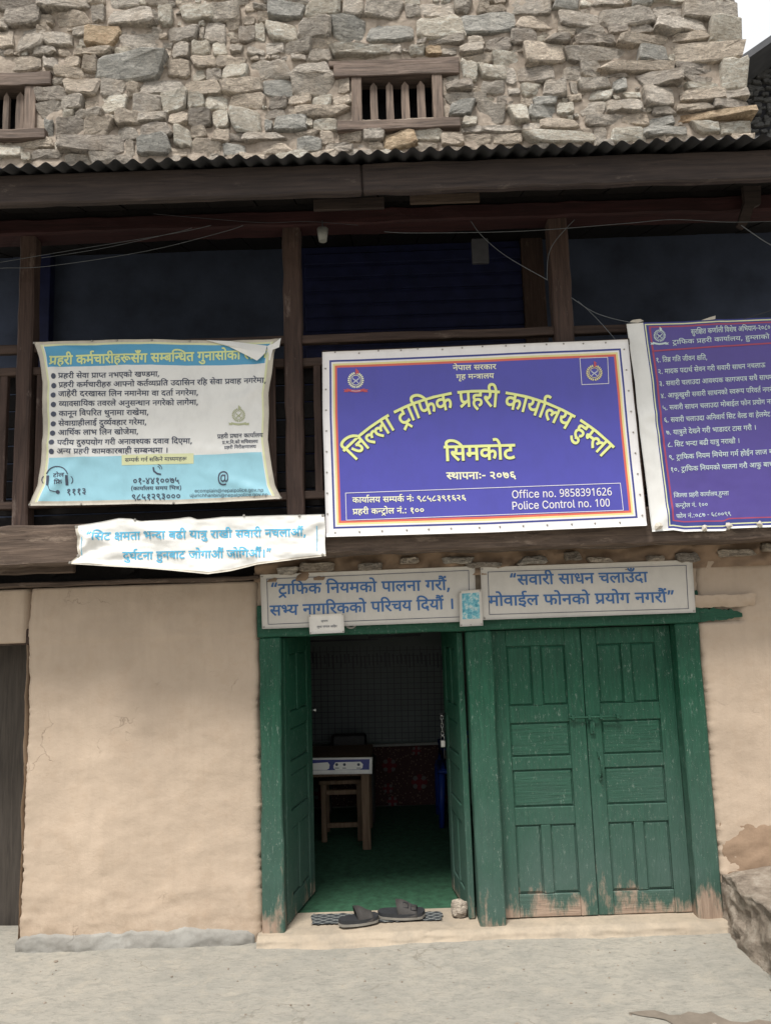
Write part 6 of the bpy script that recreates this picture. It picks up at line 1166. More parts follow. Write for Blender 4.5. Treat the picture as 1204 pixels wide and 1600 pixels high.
bm = BM()
Yw = Yn+.9
p0 = A0+dx*.6
vv = [bm.verts.new(p) for p in ((p0.x, Yw, 0), (B0.x, Yw, 0), (B0.x, Yw, B0.z-.05), (p0.x, Yw, p0.z-.05))]
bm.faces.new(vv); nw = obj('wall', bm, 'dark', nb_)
rr_ = random.Random(5)
cnt = 0
for j in range(16):
    for i in range(8):
        px = 1166+i*13+rr_.uniform(-3, 3)+(j % 2)*5; py = 92+j*9.5+rr_.uniform(-2, 2)
        lim = 92-(px-1158)*.62+26
        if py < lim: continue
        p = W(px, py, Yw); bm = BM()
        stone_into(bm, p.x, p.z, rr_.uniform(.08, .19), rr_.uniform(.05, .10), rr_, y=Yw, dmax=.06)
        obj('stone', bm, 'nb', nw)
# ---------------------------------------------------------------- mud and stone bench at the lower right
bench = thing('mud_bench', 'rough brown mud and stone bench against the right wall', 'bench', (2.1, -.8, 0))
xb = W(1135, 1448, 0).x; zbt = W(1135, 1357, 0).z
bm = BM()
def bs(u, v):      # u along y, v up the side then over the top
    y = -.0-2.2*u
    if v < .5: x = xb-.05*(1-v*2)**1.5+.03*fbm((y*3, v*4, 1)); z = -.08+(zbt+.08)*v*2
    else: x = xb+(v-.5)*2*1.2; z = zbt+.02*(v-.5)
    s = min(1, abs(v-.5)*9); z -= .03*(1-s)
    n = Vector((fbm((y*4, x*4, z*4))*.014+fbm((y*15, x*15, z*15))*.010, 0, fbm((y*4+9, x*4, z*4))*.02+fbm((y*14+9, x*14, z*14))*.008))
    return (x+n.x*(v < .6), y+.02, z+n.z)
grid(bm, lin_(0, 1, 120), lin_(0, 1, 60), bs)
obj('bench_body', bm, 'mudstone', bench, True)
rr_ = random.Random(21)
for k in range(5):
    y = -.22-k*.41; z = rr_.uniform(.06, zbt-.14)
    bm = BM(); bmesh.ops.create_icosphere(bm, subdivisions=2, radius=1)
    sx, sy, sz = rr_.uniform(.03, .05), rr_.uniform(.06, .11), rr_.uniform(.03, .06)
    for v in bm.verts:
        v.co = Vector((v.co.x*sx, v.co.y*sy, v.co.z*sz))*(1+.3*fbm(v.co*2+Vector((k, 0, 0)))); v.co += Vector((xb-.005, y, z))
    obj('stone', bm, 'mudstone', bench)

# ---------------------------------------------------------------- lettering engine
def _flat(contour, off):
    pts = []
    for tok in contour.split():
        on = not tok.endswith('~'); x, y = tok.rstrip('~').split(','); pts.append((float(x), float(y), on))
    full = []
    n = len(pts)
    for i in range(n):
        a, b = pts[i], pts[(i+1) % n]
        full.append(a)
        if not a[2] and not b[2]: full.append(((a[0]+b[0])/2, (a[1]+b[1])/2, True))
    k = next(i for i, p in enumerate(full) if p[2]); full = full[k:]+full[:k]+[full[k]]
    out = []; i = 0
    while i < len(full)-1:
        a = full[i]
        if full[i+1][2]: out.append(a[:2]); i += 1
        else:
            b, c = full[i+1], full[i+2]
            for t_ in (0, .34, .67):
                out.append(((1-t_)**2*a[0]+2*t_*(1-t_)*b[0]+t_*t_*c[0], (1-t_)**2*a[1]+2*t_*(1-t_)*b[1]+t_*t_*c[1]))
            i += 2
    q = [p for i, p in enumerate(out) if (p[0]-out[i-1][0])**2+(p[1]-out[i-1][1])**2 > 1]
    if off:
        res = []; n = len(q)
        for i in range(n):
            p0, p1, p2 = q[i-1], q[i], q[(i+1) % n]
            a = Vector((p1[0]-p0[0], p1[1]-p0[1])).normalized(); b = Vector((p2[0]-p1[0], p2[1]-p1[1])).normalized()
            na, nb_2 = Vector((-a.y, a.x)), Vector((-b.y, b.x)); m_ = na+nb_2
            if m_.length < .2: m_ = na
            m_.normalize(); k_ = off/max(.5, m_.dot(na))
            res.append((p1[0]+m_.x*k_, p1[1]+m_.y*k_))
        q = res
    return q
_GC = {}
def glyph(g, off):
    key = (g, off)
    if key in _GC: return _GC[key]
    s = GLYPHS[g]
    if not s: _GC[key] = ([], []); return _GC[key]
    cons = [_flat(c_, off) for c_ in s.split('/')]
    cons = [c_ for c_ in cons if len(c_) > 2]
    vs_, es = [], []
    for c_ in cons:
        b = len(vs_); vs_ += [Vector(p) for p in c_]; es += [(b+i, b+(i+1) % len(c_)) for i in range(len(c_))]
    ov, oe, of = delaunay_2d_cdt(vs_, es, [], 0, .5)[:3]
    tris = []
    for f in of:
        if len(f) != 3: continue
        cx = sum(ov[i].x for i in f)/3; cy = sum(ov[i].y for i in f)/3; wn_ = 0
        for c_ in cons:
            for i in range(len(c_)):
                x0, y0 = c_[i-1]; x1, y1 = c_[i]
                if (y0 > cy) != (y1 > cy):
                    if x0+(cy-y0)/(y1-y0)*(x1-x0) > cx: wn_ += 1 if y1 > y0 else -1
        if wn_: tris.append(tuple(f))
    _GC[key] = ([(p.x, p.y) for p in ov], tris)
    return _GC[key]
def upv(x, y): return Vector((-(x-306)/(y+7990), -1))
class Surf:
    """a hung sheet: its plane y and its creases as a function of where on the sheet one is"""
    def __init__(s, Y, disp): s.Y, s.disp = Y, disp
    def at(s, x, y, eps=0):
        p = W(x, y, s.Y); p.y += s.disp(x, y)-eps; return p
def finer(vs_, tr):
    vs_ = list(vs_); mid = {}; out = []
    def m(a, b):
        k = (min(a, b), max(a, b))
        if k not in mid:
            mid[k] = len(vs_); vs_.append(((vs_[a][0]+vs_[b][0])/2, (vs_[a][1]+vs_[b][1])/2))
        return mid[k]
    for a, b, c_ in tr:
        ab, bc, ca = m(a, b), m(b, c_), m(c_, a)
        out += [(a, ab, ca), (b, bc, ab), (c_, ca, bc), (ab, bc, ca)]
    return vs_, out
def text(key, L, R, h, mat, parent, surf, off=0, eps=.0022, fn=None, name='text_line', fine=0):
    w, gl = LINES[key]
    bm = BM()
    L, R = Vector(L), Vector(R); d = (R-L)/w
    for tok in gl.split():
        g, gx, gy = map(int, tok.split(','))
        vs_, tr = glyph(g, off)
        for _ in range(fine): vs_, tr = finer(vs_, tr)
        V = []
        for (x, y) in vs_:
            if fn: px = fn(gx+x, gy+y, w)
            else:
                b = L+d*(gx+x); px = b+upv(b.x, b.y)*((gy+y)*h/622)
            V.append(bm.verts.new(surf.at(px[0], px[1], eps)))
        for t_ in tr:
            try: bm.faces.new([V[i] for i in t_])
            except ValueError: pass
    return obj(name, bm, mat, parent)
def poly(bm, pts, surf, eps=.0022, mi=0):
    vs_ = [bm.verts.new(surf.at(x, y, eps)) for x, y in pts]
    f = bm.faces.new(vs_); f.material_index = mi
    return f
def strip(bm, pts, w, surf, eps=.0022, mi=0):
    for i in range(len(pts)-1):
        a, b = Vector(pts[i]), Vector(pts[i+1]); L_ = (b-a).length
        if L_ < 1e-6: continue
        u = (b-a)/L_; n = Vector((-u.y, u.x))*w/2
        k = max(1, int(L_/10))
        for j in range(k):
            p, q = a+(b-a)*j/k, a+(b-a)*(j+1)/k
            if j == k-1: q = q+u*w*.4
            poly(bm, [p-n, q-n, q+n, p+n], surf, eps, mi)
def disc(bm, x, y, r_, surf, eps=.0022, n=12, mi=0, ry=None):
    poly(bm, [(x+r_*math.cos(6.2832*k/n), y+(ry or r_)*math.sin(6.2832*k/n)) for k in range(n)], surf, eps, mi)
def ringp(bm, x, y, r_, w, surf, a0=0, a1=360, eps=.0022, mi=0, n=28, ry=None):
    q = (ry or r_)/r_
    pts = [(x+r_*math.cos(math.radians(a0+(a1-a0)*k/n)), y+q*r_*math.sin(math.radians(a0+(a1-a0)*k/n))) for k in range(n+1)]
    for a, b in zip(pts, pts[1:]): strip(bm, [a, b], w, surf, eps, mi)
def emblem(parent, surf, x, y, s, mats, ribbon=True):
    """police emblem: laurel ring, crossed curved knives, small pennant flag above, ribbon below"""
    bm = BM(); e = .0024
    for sd in (-1, 1):
        for k in range(11):
            a = math.radians(88-k*15.5); r_ = s*.62
            cx, cy = x+sd*r_*math.cos(a), y+r_*math.sin(a)
            t_ = Vector((sd*-math.sin(a), math.cos(a)))*-1
            for q in (-.5, .5):
                dv = (t_+Vector((cx-x, cy-y)).normalized()*q).normalized()*s*.19; n = Vector((-dv.y, dv.x))*.33
                c0 = Vector((cx, cy)); poly(bm, [c0, c0+dv*.5+n, c0+dv, c0+dv*.5-n], surf, e, 0)
    ringp(bm, x, y, s*.44, s*.05, surf, eps=e, mi=0, n=20)
    for sd in (-1, 1):      # crossed curved blades
        p = [(x-sd*s*.30, y+s*.28), (x-sd*s*.05, y+s*.02), (x+sd*s*.16, y-s*.10), (x+sd*s*.30, y-s*.30), (x+sd*s*.27, y-s*.06), (x+sd*s*.02, y+s*.09), (x-sd*s*.25, y+s*.33)]
        f = poly(bm, p, surf, e+.0004*(sd+2), 1)
    poly(bm, [(x-s*.03, y-s*.45), (x-s*.03, y-s*1.02), (x+s*.03, y-s*1.02), (x+s*.03, y-s*.45)], surf, e, 2)
    poly(bm, [(x, y-s*1.05), (x+s*.26, y-s*.82), (x+s*.08, y-s*.82), (x+s*.28, y-s*.58), (x, y-s*.58)], surf, e+.0003, 2)
    if ribbon:
        lo = s*.86
        top = [(x+s*t_, y+lo-s*.12*math.cos(t_*2.2)*-1-s*.1) for t_ in (-.8, -.4, 0, .4, .8)]
        bot = [(a, b+s*.22) for a, b in top]
        for i in range(4): poly(bm, [top[i], top[i+1], bot[i+1], bot[i]], surf, e, 3)
        for sd in (-1, 1):
            poly(bm, [(x+sd*s*.72, y+lo-s*.0), (x+sd*s*1.12, y+lo-s*.06), (x+sd*s*.98, y+lo+s*.08), (x+sd*s*1.1, y+lo+s*.2), (x+sd*s*.66, y+lo+s*.2)], surf, e-.0004, 3)
        strip(bm, [(a, b+s*.11) for a, b in top[1:4]], s*.05, surf, e+.0005, 1)
    bmesh.ops.triangulate(bm, faces=bm.faces[:])
    return obj('emblem', bm, mats, parent)
def crease(x, y, x0, y0, x1, y1, w, a):
    dx, dy = x1-x0, y1-y0; L2 = dx*dx+dy*dy
    t_ = max(0, min(1, ((x-x0)*dx+(y-y0)*dy)/L2)); d2 = (x-x0-dx*t_)**2+(y-y0-dy*t_)**2
    fade = 1-abs(2*t_-.8)*.6
    return 1.7*a*fade*math.exp(-d2/(w*w))
def pl(points, t_):
    n = len(points)-1
    L_ = [0]
    for i in range(n): L_.append(L_[-1]+math.dist(points[i], points[i+1]))
    s = t_*L_[-1]
    for i in range(n):
        if s <= L_[i+1] or i == n-1:
            f_ = (s-L_[i])/(L_[i+1]-L_[i]); a, b = points[i], points[i+1]
            return Vector((a[0]+(b[0]-a[0])*f_, a[1]+(b[1]-a[1])*f_))
def coons(top, bot, left, right):
    def f(u, v):
        T, B, L_, R_2 = pl(top, u), pl(bot, u), pl(left, v), pl(right, v)
        c00, c10, c01, c11 = Vector(top[0]), Vector(top[-1]), Vector(bot[0]), Vector(bot[-1])
        return T*(1-v)+B*v+L_*(1-u)+R_2*u-(c00*(1-u)*(1-v)+c10*u*(1-v)+c01*(1-u)*v+c11*u*v)
    return f
def sheet(name, mats, parent, surf, cf, us, vs_, zone, edge=.002, curl=None):
    bm = BM()
    us = sorted(set(round(u, 5) for u in us)); vs_ = sorted(set(round(v, 5) for v in vs_))
    def fn(u, v):
        p = cf(u, v); q = surf.at(p.x, p.y)
        if curl: q.y += curl(u, v)
        return q
    V = grid(bm, us, vs_, fn, zone)
    # turned edge: the sheet has a little thickness
    rim = [V[0][i] for i in range(len(us))]+[V[j][-1] for j in range(1, len(vs_))]+[V[-1][i] for i in range(len(us)-2, -1, -1)]+[V[j][0] for j in range(len(vs_)-2, 0, -1)]
    back = [bm.verts.new(v.co+Vector((0, edge, 0))) for v in rim]
    n = len(rim)
    for i in range(n):
        f = bm.faces.new((rim[i], rim[(i+1) % n], back[(i+1) % n], back[i]))
    return obj(name, bm, mats, parent)
def nails(pts, surf, parent, r_=.006):
    bm = BM()
    for x, y in pts:
        c0 = surf.at(x, y, .003)
        rg = [bm.verts.new(c0+Vector((math.cos(k*1.047)*r_, .002, math.sin(k*1.047)*r_))) for k in range(6)]
        tp = [bm.verts.new(c0+Vector((math.cos(k*1.047)*r_*.7, -.002, math.sin(k*1.047)*r_*.7))) for k in range(6)]
        for k in range(6): bm.faces.new((rg[k], rg[(k+1) % 6], tp[(k+1) % 6], tp[k]))
        bm.faces.new(tp)
    o = obj('nails', bm, 'nail', parent); o['kind'] = 'stuff'; return o

PM = print_mat
MAT['v_white'] = PM('white_vinyl', (.76, .75, .72))
MAT['v_old'] = PM('old_white_vinyl', (.70, .695, .67), .5, .14)
MAT['v_hem'] = PM('dirty_vinyl_hem', (.50, .46, .39), .6, .35)
MAT['v_head'] = PM('header_blue', (.085, .31, .50))
MAT['v_cyan'] = PM('pale_cyan', (.30, .56, .66), .45, .15)
MAT['v_yel'] = PM('pale_yellow', (.62, .64, .38))
MAT['i_title'] = PM('title_yellow', (.62, .68, .30))
MAT['i_dark'] = PM('dark_slate_ink', (.055, .065, .10))
MAT['i_cyan'] = PM('light_blue_ink', (.10, .40, .60))
MAT['i_gold'] = PM('faded_gold_ink', (.40, .42, .26))
MAT['b_field'] = PM('indigo_field', (.074, .072, .37), .33, .13)
MAT['b_navy'] = PM('navy_line', (.04, .05, .22))
MAT['b_red'] = PM('orange_red_line', (.62, .13, .09))
MAT['b_yel'] = PM('yellow_line', (.70, .62, .28))
MAT['b_white'] = PM('white_line', (.74, .72, .72))
MAT['b_title'] = PM('title_lemon', (.74, .78, .30))
MAT['b_pale'] = PM('pale_lemon_ink', (.78, .78, .55))
MAT['i_black'] = PM('near_black_ink', (.02, .02, .03))
MAT['i_flag'] = PM('red_ink', (.50, .08, .10))
MAT['i_silver'] = PM('silver_ink', (.50, .52, .62))
MAT['p_field'] = PM('violet_field', (.080, .058, .26), .36, .12)
MAT['p_red'] = PM('crimson_line', (.34, .055, .10))
MAT['p_ink'] = PM('pale_mint_ink', (.52, .62, .62))
MAT['s_board'] = PM('greyed_board_white', (.52, .49, .44), .5, .16)
MAT['s_blue'] = PM('board_blue_ink', (.035, .115, .29))
MAT['i_grey'] = PM('grey_ink', (.16, .16, .16))

# ---------------------------------------------------------------- light blue complaints banner (left)
def Z1(x, y): return (x/2.361, y/2.361+500)
def dispA(x, y):
    d = .006*fbm((x*.012, y*.012, 1))+.0025*fbm((x*.04, y*.04, 2))
    for c_ in ((56, 537, 130, 640, 9, .010), (56, 537, 200, 560, 8, .007), (430, 535, 380, 640, 9, .009), (425, 600, 330, 640, 7, .005), (65, 690, 160, 720, 8, .008),
               (430, 780, 330, 740, 9, .009), (60, 785, 130, 715, 9, .009), (75, 620, 150, 610, 6, .005), (420, 710, 300, 700, 7, .005), (200, 545, 190, 600, 7, .003)):
        d -= crease(x, y, *c_)
    return d
sA = Surf(Y_BAL-.05, dispA)
ba = thing('complaints_banner', 'light blue and white printed banner with a bulleted complaints list and folded top corner', 'banner', tuple(W(250, 790, Y_BAL-.05)))
cfA = coons([Z1(*p) for p in ((130, 84), (230, 78), (340, 76), (430, 72), (560, 70), (700, 74), (840, 76), (1000, 72), (1034, 68))],
            [Z1(*p) for p in ((108, 686), (300, 683), (500, 678), (640, 679), (800, 672), (950, 664), (1040, 660))],
            [Z1(*p) for p in ((130, 84), (146, 140), (158, 230), (157, 330), (160, 430), (152, 530), (140, 610), (108, 686))],
            [Z1(*p) for p in ((1034, 68), (1012, 120), (1002, 200), (990, 270), (992, 350), (988, 440), (1002, 540), (1014, 610), (1040, 660))])
us = lin_(0, 1, 96)+[.022, .030, .034, .966, .970, .978]
vs_ = lin_(0, 1, 62)+[.018, .030, .036, .158, .700, .972, .978]
def zA(u, v):
    if u < .022 or u > .978 or v < .018 or v > .978: return 1
    if u < .030 or u > .970: return 4
    if u < .034 or u > .966: return 0
    if v < .030: return 4
    if v < .158: return 2
    if v < .700: return 0
    if v < .972: return 3
    return 1
sheet('banner_sheet', ['v_old', 'v_hem', 'v_head', 'v_cyan', 'v_yel'], ba, sA, cfA, us, vs_, zA)
def TA(key, x0, y0, x1, y1, h, mat='i_dark', off=14, **k): return text(key, Z1(x0, y0), Z1(x1, y1), h/2.361, mat, ba, sA, off, **k)
TA('a0', 185, 166, 985, 142, 31, 'i_title', 26, fine=1)
for i, (x0, y0, x1, y1) in enumerate(((220, 217, 590, 208), (220, 251, 983, 233), (218, 284, 733, 277), (218, 319, 733, 313), (217, 354, 550, 350), (216, 390, 542, 386), (216, 425, 512, 421), (214, 462, 710, 455), (212, 495, 622, 490))):
    TA('a%d' % (i+1), x0, y0, x1, y1, 18)
bm = BM()
bm.free()
for x, y in ((201, 209), (200, 243), (199, 278), (198, 312), (198, 347), (197, 383), (196, 418), (194, 452), (192, 486)):
    bm = BM(); disc(bm, *Z1(x, y), 4.2, sA); obj('bullet_dot', bm, 'i_dark', ba)
bm = BM()
grid(bm, lin_(0, 1, 34), lin_(0, 1, 6), lambda u, v: sA.at(*Z1(450+265*u, 498-6*u+38*v), .0014))
obj('yellow_strip', bm, 'v_yel', ba)
TA('ay', 462, 524, 690, 519, 13); TA('ap1', 490, 605, 662, 602, 21); TA('ap2', 483, 628, 670, 625, 12); TA('ap3', 485, 665, 667, 660, 21)
TA('at1', 198, 581, 240, 579, 14); TA('at2', 203, 607, 233, 605, 14); TA('at3', 245, 645, 320, 642, 21)
TA('am1', 718, 636, 973, 634, 10.5, off=4); TA('am2', 700, 653, 990, 651, 10.5, off=4)
TA('ae1', 802, 437, 970, 432, 14); TA('ae2', 820, 458, 952, 454, 11); TA('ae3', 828, 477, 945, 473, 11)
TA('aat', 803, 600, 846, 598, 36, off=10)
bm = BM()
hx, hy = Z1(213, 583)
ringp(bm, hx, hy, 18, 1.6, sA, 200, 340, n=14)
for sd in (-1, 1):
    strip(bm, [(hx+sd*15, hy-4), (hx+sd*15, hy+10)], 4, sA); ringp(bm, hx+sd*17, hy+3, 7, 1.2, sA, -50 if sd > 0 else 130, 50 if sd > 0 else 230, n=6)
strip(bm, [(hx-14, hy+12), (hx-10, hy+20), (hx-2, hy+22)], 1.3, sA); disc(bm, hx+1, hy+22, 3, sA)
obj('headset_icon', bm, 'i_dark', ba); bm = BM()
x, y = Z1(578, 555)
strip(bm, [(x-5, y-5), (x-4, y+1), (x+1, y+5), (x+6, y+6)], 2.6, sA); ringp(bm, x+1, y-2, 4.5, 1, sA, -80, 0, n=6); ringp(bm, x+1, y-2, 7.5, 1, sA, -80, 0, n=6)
obj('phone_icon', bm, 'i_dark', ba)
emblem(ba, sA, *Z1(881, 352), 14.5, ['i_gold', 'i_gold', 'i_gold', 'i_gold'])
# folded flap at the top right and crumpled corner
bm = BM()
def flap(pts, dy, mi=0):
    v_ = [bm.verts.new(W(*Z1(x, y), sA.Y-d_)) for (x, y), d_ in zip(pts, dy)]
    c0 = sum((v.co for v in v_), Vector())/len(v_)+Vector((0, -.008, 0)); c1 = bm.verts.new(c0)
    for i in range(len(v_)): bm.faces.new((v_[i], v_[(i+1) % len(v_)], c1))
flap([(760, 74), (850, 78), (985, 95), (978, 121), (966, 134), (948, 150), (905, 128), (845, 98)], [.004, .01, .014, .03, .034, .038, .022, .008])
flap([(985, 96), (1010, 86), (1036, 66), (1030, 100), (1006, 110), (996, 150), (986, 160)], [.012, .02, .012, .022, .026, .01, .008])
obj('folded_corner', bm, 'v_white', ba)
nails([Z1(*p) for p in ((131, 88), (340, 78), (432, 76), (560, 74), (700, 78), (1030, 72), (112, 682), (1036, 656), (300, 680), (640, 675))], sA, ba, .007)

# ---------------------------------------------------------------- crumpled white banner on the beam
def dispW(x, y):
    d = .010*fbm((x*.011, y*.02, 5))+.004*fbm((x*.035, y*.05, 2))
    for c_ in ((120, 830, 180, 850, 8, .012), (112, 880, 200, 860, 9, .012), (120, 868, 150, 835, 6, .012), (505, 810, 450, 840, 8, .010), (500, 865, 430, 860, 9, .010), (200, 812, 330, 880, 12, .009),
               (330, 895, 260, 860, 10, .010), (290, 808, 300, 850, 9, .007), (420, 880, 350, 850, 10, .008), (112, 880, 330, 897, 6, .010)):
        d -= crease(x, y, *c_)
    return d
sW = Surf(Y_BAL-.085, dispW)
bw = thing('slogan_banner', 'crumpled white vinyl banner with light blue slogan nailed on the balcony beam', 'banner', tuple(W(310, 885, Y_BAL-.08)))
cfW = coons([Z1(*p) for p in ((280, 760), (370, 745), (440, 731), (484, 733), (520, 742), (620, 736), (704, 727), (730, 736), (820, 726), (950, 722), (1196, 716))],
            [Z1(*p) for p in ((257, 900), (400, 909), (520, 915), (640, 925), (770, 938), (850, 926), (950, 902), (1100, 882), (1202, 871))],
            [Z1(*p) for p in ((280, 760), (288, 800), (284, 835), (294, 868), (257, 900))],
            [Z1(*p) for p in ((1196, 716), (1200, 760), (1198, 820), (1202, 871))])
def zW(u, v):
    if v > .955 or u < .012: return 1
    return 0
sheet('banner_sheet', ['v_white', 'v_hem'], bw, sW, cfW, lin_(0, 1, 120)+[.012], lin_(0, 1, 36)+[.955], zW)
text('w1', Z1(322, 813), Z1(1130, 797), 27/2.361, 'i_cyan', bw, sW, 22, .0026, fine=2); text('w2', Z1(455, 884), Z1(1003, 874), 27/2.361, 'i_cyan', bw, sW, 22, .0026, fine=2)
bm = BM(); strip(bm, [Z1(305, 775), Z1(305, 868)], 1.2, sW); strip(bm, [Z1(1168, 735), Z1(1170, 852)], 1.2, sW); obj('border_lines', bm, 'i_cyan', bw)
nails([Z1(*p) for p in ((285, 764), (1104, 722), (265, 896), (1190, 866), (1190, 722), (500, 738), (292, 870), (900, 722))], sW, bw, .008)

# ---------------------------------------------------------------- main indigo sign
def Z2(x, y): return (x/2.3154+500, y/2.3154+520)
def dispB(x, y):
    d = .0022*fbm((x*.01, y*.012, 9))
    for c_ in ((520, 650, 530, 760, 9, .003), (975, 580, 960, 650, 10, .003), (985, 640, 1000, 700, 8, .0025), (520, 560, 560, 600, 12, .002), (530, 640, 560, 700, 10, .0025)):
        d -= crease(x, y, *c_)
    return d
sB = Surf(Y_BAL-.095, dispB)
bb = thing('office_sign', 'big indigo office signboard with arched yellow Devanagari title and white rim', 'signboard', tuple(W(755, 830, Y_BAL-.09)))
TL, TR, BR_, BL_ = Z2(8, 70), Z2(1112, 24), Z2(1181, 697), Z2(22, 738)
cfB = coons([TL, Z2(400, 54), Z2(800, 36), TR], [BL_, Z2(600, 722), BR_], [TL, Z2(9, 300), Z2(16, 520), BL_], [TR, Z2(1145, 360), BR_])
def eB(u, v): return min(u*1135-26, (1-u)*1135-30, v*665-31, (1-v)*665-28)
lim = (0, 7, 13, 20, 28)
us = lin_(0, 1, 70)+[(26+l)/1135 for l in lim]+[1-(30+l)/1135 for l in lim]
vs_ = lin_(0, 1, 44)+[(31+l)/665 for l in lim]+[1-(28+l)/665 for l in lim]
def zB(u, v):
    e = eB(u, v)
    for i, l in enumerate(lim):
        if e < l: return (0, 1, 0, 2, 3)[i]
    return 4
sheet('sign_face', ['b_white', 'b_navy', 'b_yel', 'b_red', 'b_field'], bb, sB, cfB, us, vs_, zB, edge=.03)
# wooden stretcher frame behind the face
bm = BM()
cs = [W(x, y, sB.Y+.035) for x, y in (TL, TR, BR_, BL_)]
for a, b in ((0, 1), (1, 2), (2, 3), (3, 0)):
    d_ = (cs[b]-cs[a]).normalized(); n = Vector((-d_.z, 0, d_.x))*-.018
    if (sum(cs, Vector())/4-cs[a]).dot(n) < 0: n = -n
    pts = [cs[a]+n*.2, cs[b]+n*.2, cs[b]+n*2, cs[a]+n*2]
    prism(bm, [(p.x, p.z) for p in pts], sB.Y+.012, sB.Y+.038+.001*a)
obj('sign_frame', bm, 'wood_x', bb)
def TB(key, x0, y0, x1, y1, h, mat='b_pale', off=16, **k): return text(key, Z2(x0, y0), Z2(x1, y1), h/2.3154, mat, bb, sB, off, **k)
TB('b1', 480, 136, 636, 131, 17); TB('b2', 492, 169, 628, 164, 17)
cxA, cyA, RA_ = 579, 884, 676
a0_ = math.atan2(430-cyA, 88-cxA); a1_ = math.atan2(405-cyA, 1068-cxA)
def arc(dx=0, dy=0):
    def f(gx, gy, w):
        t_ = gx/w; a = a0_+(a1_-a0_)*t_
        hh = 58 if True else 0
        r_ = RA_-(622-gy)/622*hh-(14 if .18 < t_ < .0 else 0)
        return Z2(cxA+r_*math.cos(a)+dx, cyA+r_*math.sin(a)+dy)
    return f
text('bt', (0, 0), (1, 0), 1, 'i_black', bb, sB, 28, .0022, arc(1.2, 1.4), 'title_shadow')
text('bt', (0, 0), (1, 0), 1, 'b_title', bb, sB, 19, .0026, arc(), 'title_text')
TB('b3', 451, 464.5, 705, 457, 52, 'i_black', 34, name='title_shadow'); TB('b3', 450, 463, 704, 456, 52, 'b_title', 24, eps=.0030, name='title_text')
TB('b4', 457, 530, 707, 527, 24, off=24)
TB('b5', 117, 615, 527, 606, 19); TB('b6', 118, 657, 377, 651, 19)
# Latin lines: cap height is 0.73 of 1000 units
TB('b7', 692, 599, 1055, 588, 24, 'b_white', 6); TB('b8', 692, 640, 1048, 628, 24, 'b_white', 6)
bm = BM()
strip(bm, [Z2(*p) for p in ((92, 580), (1084, 544), (1095, 642), (95, 678), (92, 580))], .9, sB)
obj('box_border', bm, 'b_white', bb); bm = BM()
strip(bm, [Z2(*p) for p in ((938, 92), (1038, 89), (1042, 184), (945, 188), (938, 92))], .9, sB)
obj('emblem_border', bm, 'b_white', bb)
emblem(bb, sB, *Z2(129, 172), 17.5, ['b_pale', 'i_silver', 'i_flag', 'i_flag'])
emblem(bb, sB, *Z2(990, 145), 17.5, ['b_yel', 'i_silver', 'i_flag', 'i_silver'], ribbon=False)
np_ = [Z2(60+k*75+RND.uniform(-12, 12), 77-(60+k*75)*.0415+RND.uniform(-5, 3)) for k in range(14)]+[Z2(60+k*85+RND.uniform(-12, 12), 723-(k*85)*.036) for k in range(13)]
np_ += [Z2(20+k*1.0, 130+k*75) for k in range(8)]+[Z2(1098+k*8.2, 60+k*75) for k in range(9)]
nails(np_, sB, bb, .005)

# ---------------------------------------------------------------- violet rules banner (right)
def Z3(x, y): return (x/4.325+970, y/4.325+480)
def dispP(x, y):
    d = .004*fbm((x*.012, y*.012, 31))+.0016*fbm((x*.05, y*.05, 2))
    for c_ in ((990, 655, 1060, 640, 9, .006), (990, 660, 1050, 690, 8, .005), (1022, 828, 1060, 780, 8, .006), (1090, 828, 1110, 780, 10, .004), (1120, 500, 1130, 560, 8, .004)):
        d -= crease(x, y, *c_)
    return d
sP = Surf(Y_BAL-.06, dispP)
bp = thing('rules_banner', 'violet printed banner listing ten traffic rules, cut off by the right edge', 'banner', tuple(W(1130, 830, Y_BAL-.06)))
top = [Z3(35, 112), Z3(150, 104), Z3(420, 96), Z3(600, 85), Z3(1012, 70), Z3(1500, 52)]
bot = [Z3(206, 1518), Z3(350, 1506), Z3(430, 1517), Z3(540, 1514), Z3(700, 1512), Z3(730, 1495), Z3(920, 1488), Z3(1012, 1486), Z3(1680, 1462)]
cfP = coons(top, bot, [Z3(35, 112), Z3(62, 300), Z3(90, 500), Z3(114, 770), Z3(170, 1200), Z3(206, 1518)], [Z3(1500, 52), Z3(1680, 1462)])
WU, HV = 1470.0, 1400.0
lu = (112, 120, 128, 146, 158); lv = (10, 18, 26, 36)
us = lin_(0, 1, 80)+[x/WU for x in lu]
vs_ = lin_(0, 1, 70)+[x/HV for x in lv]+[1-x/HV for x in (14, 28, 36, 62, 70)]
def zP(u, v):
    x, y, yb = u*WU, v*HV, (1-v)*HV
    if yb < 14: return 0
    if x < 112: return 0
    if y < 10 or yb < 28: return 1
    if x < 120: return 1
    if x < 128 or y < 18 or yb < 36: return 2
    if x < 146 or y < 26 or yb < 62: return 1
    if x < 158 or y < 36 or yb < 70: return 3
    return 4
sheet('banner_sheet', ['v_old', 'b_navy', 'v_yel', 'p_red', 'p_field'], bp, sP, cfP, us, vs_, zP)
bm = BM(); strip(bm, [Z3(212, 297), Z3(600, 270), Z3(1012, 243), Z3(1450, 215)], 2.3, sP); obj('border_lines', bm, 'p_red', bp)
def TP(key, x0, y0, x1, y1, h, off=11, mat='p_ink'): return text(key, Z3(x0, y0), Z3(x1, y1), h/4.325, mat, bp, sP, off)
TP('p0', 470, 184, 1006, 151, 31, 15); TP('p00', 345, 252, 1000, 212, 27, 10)
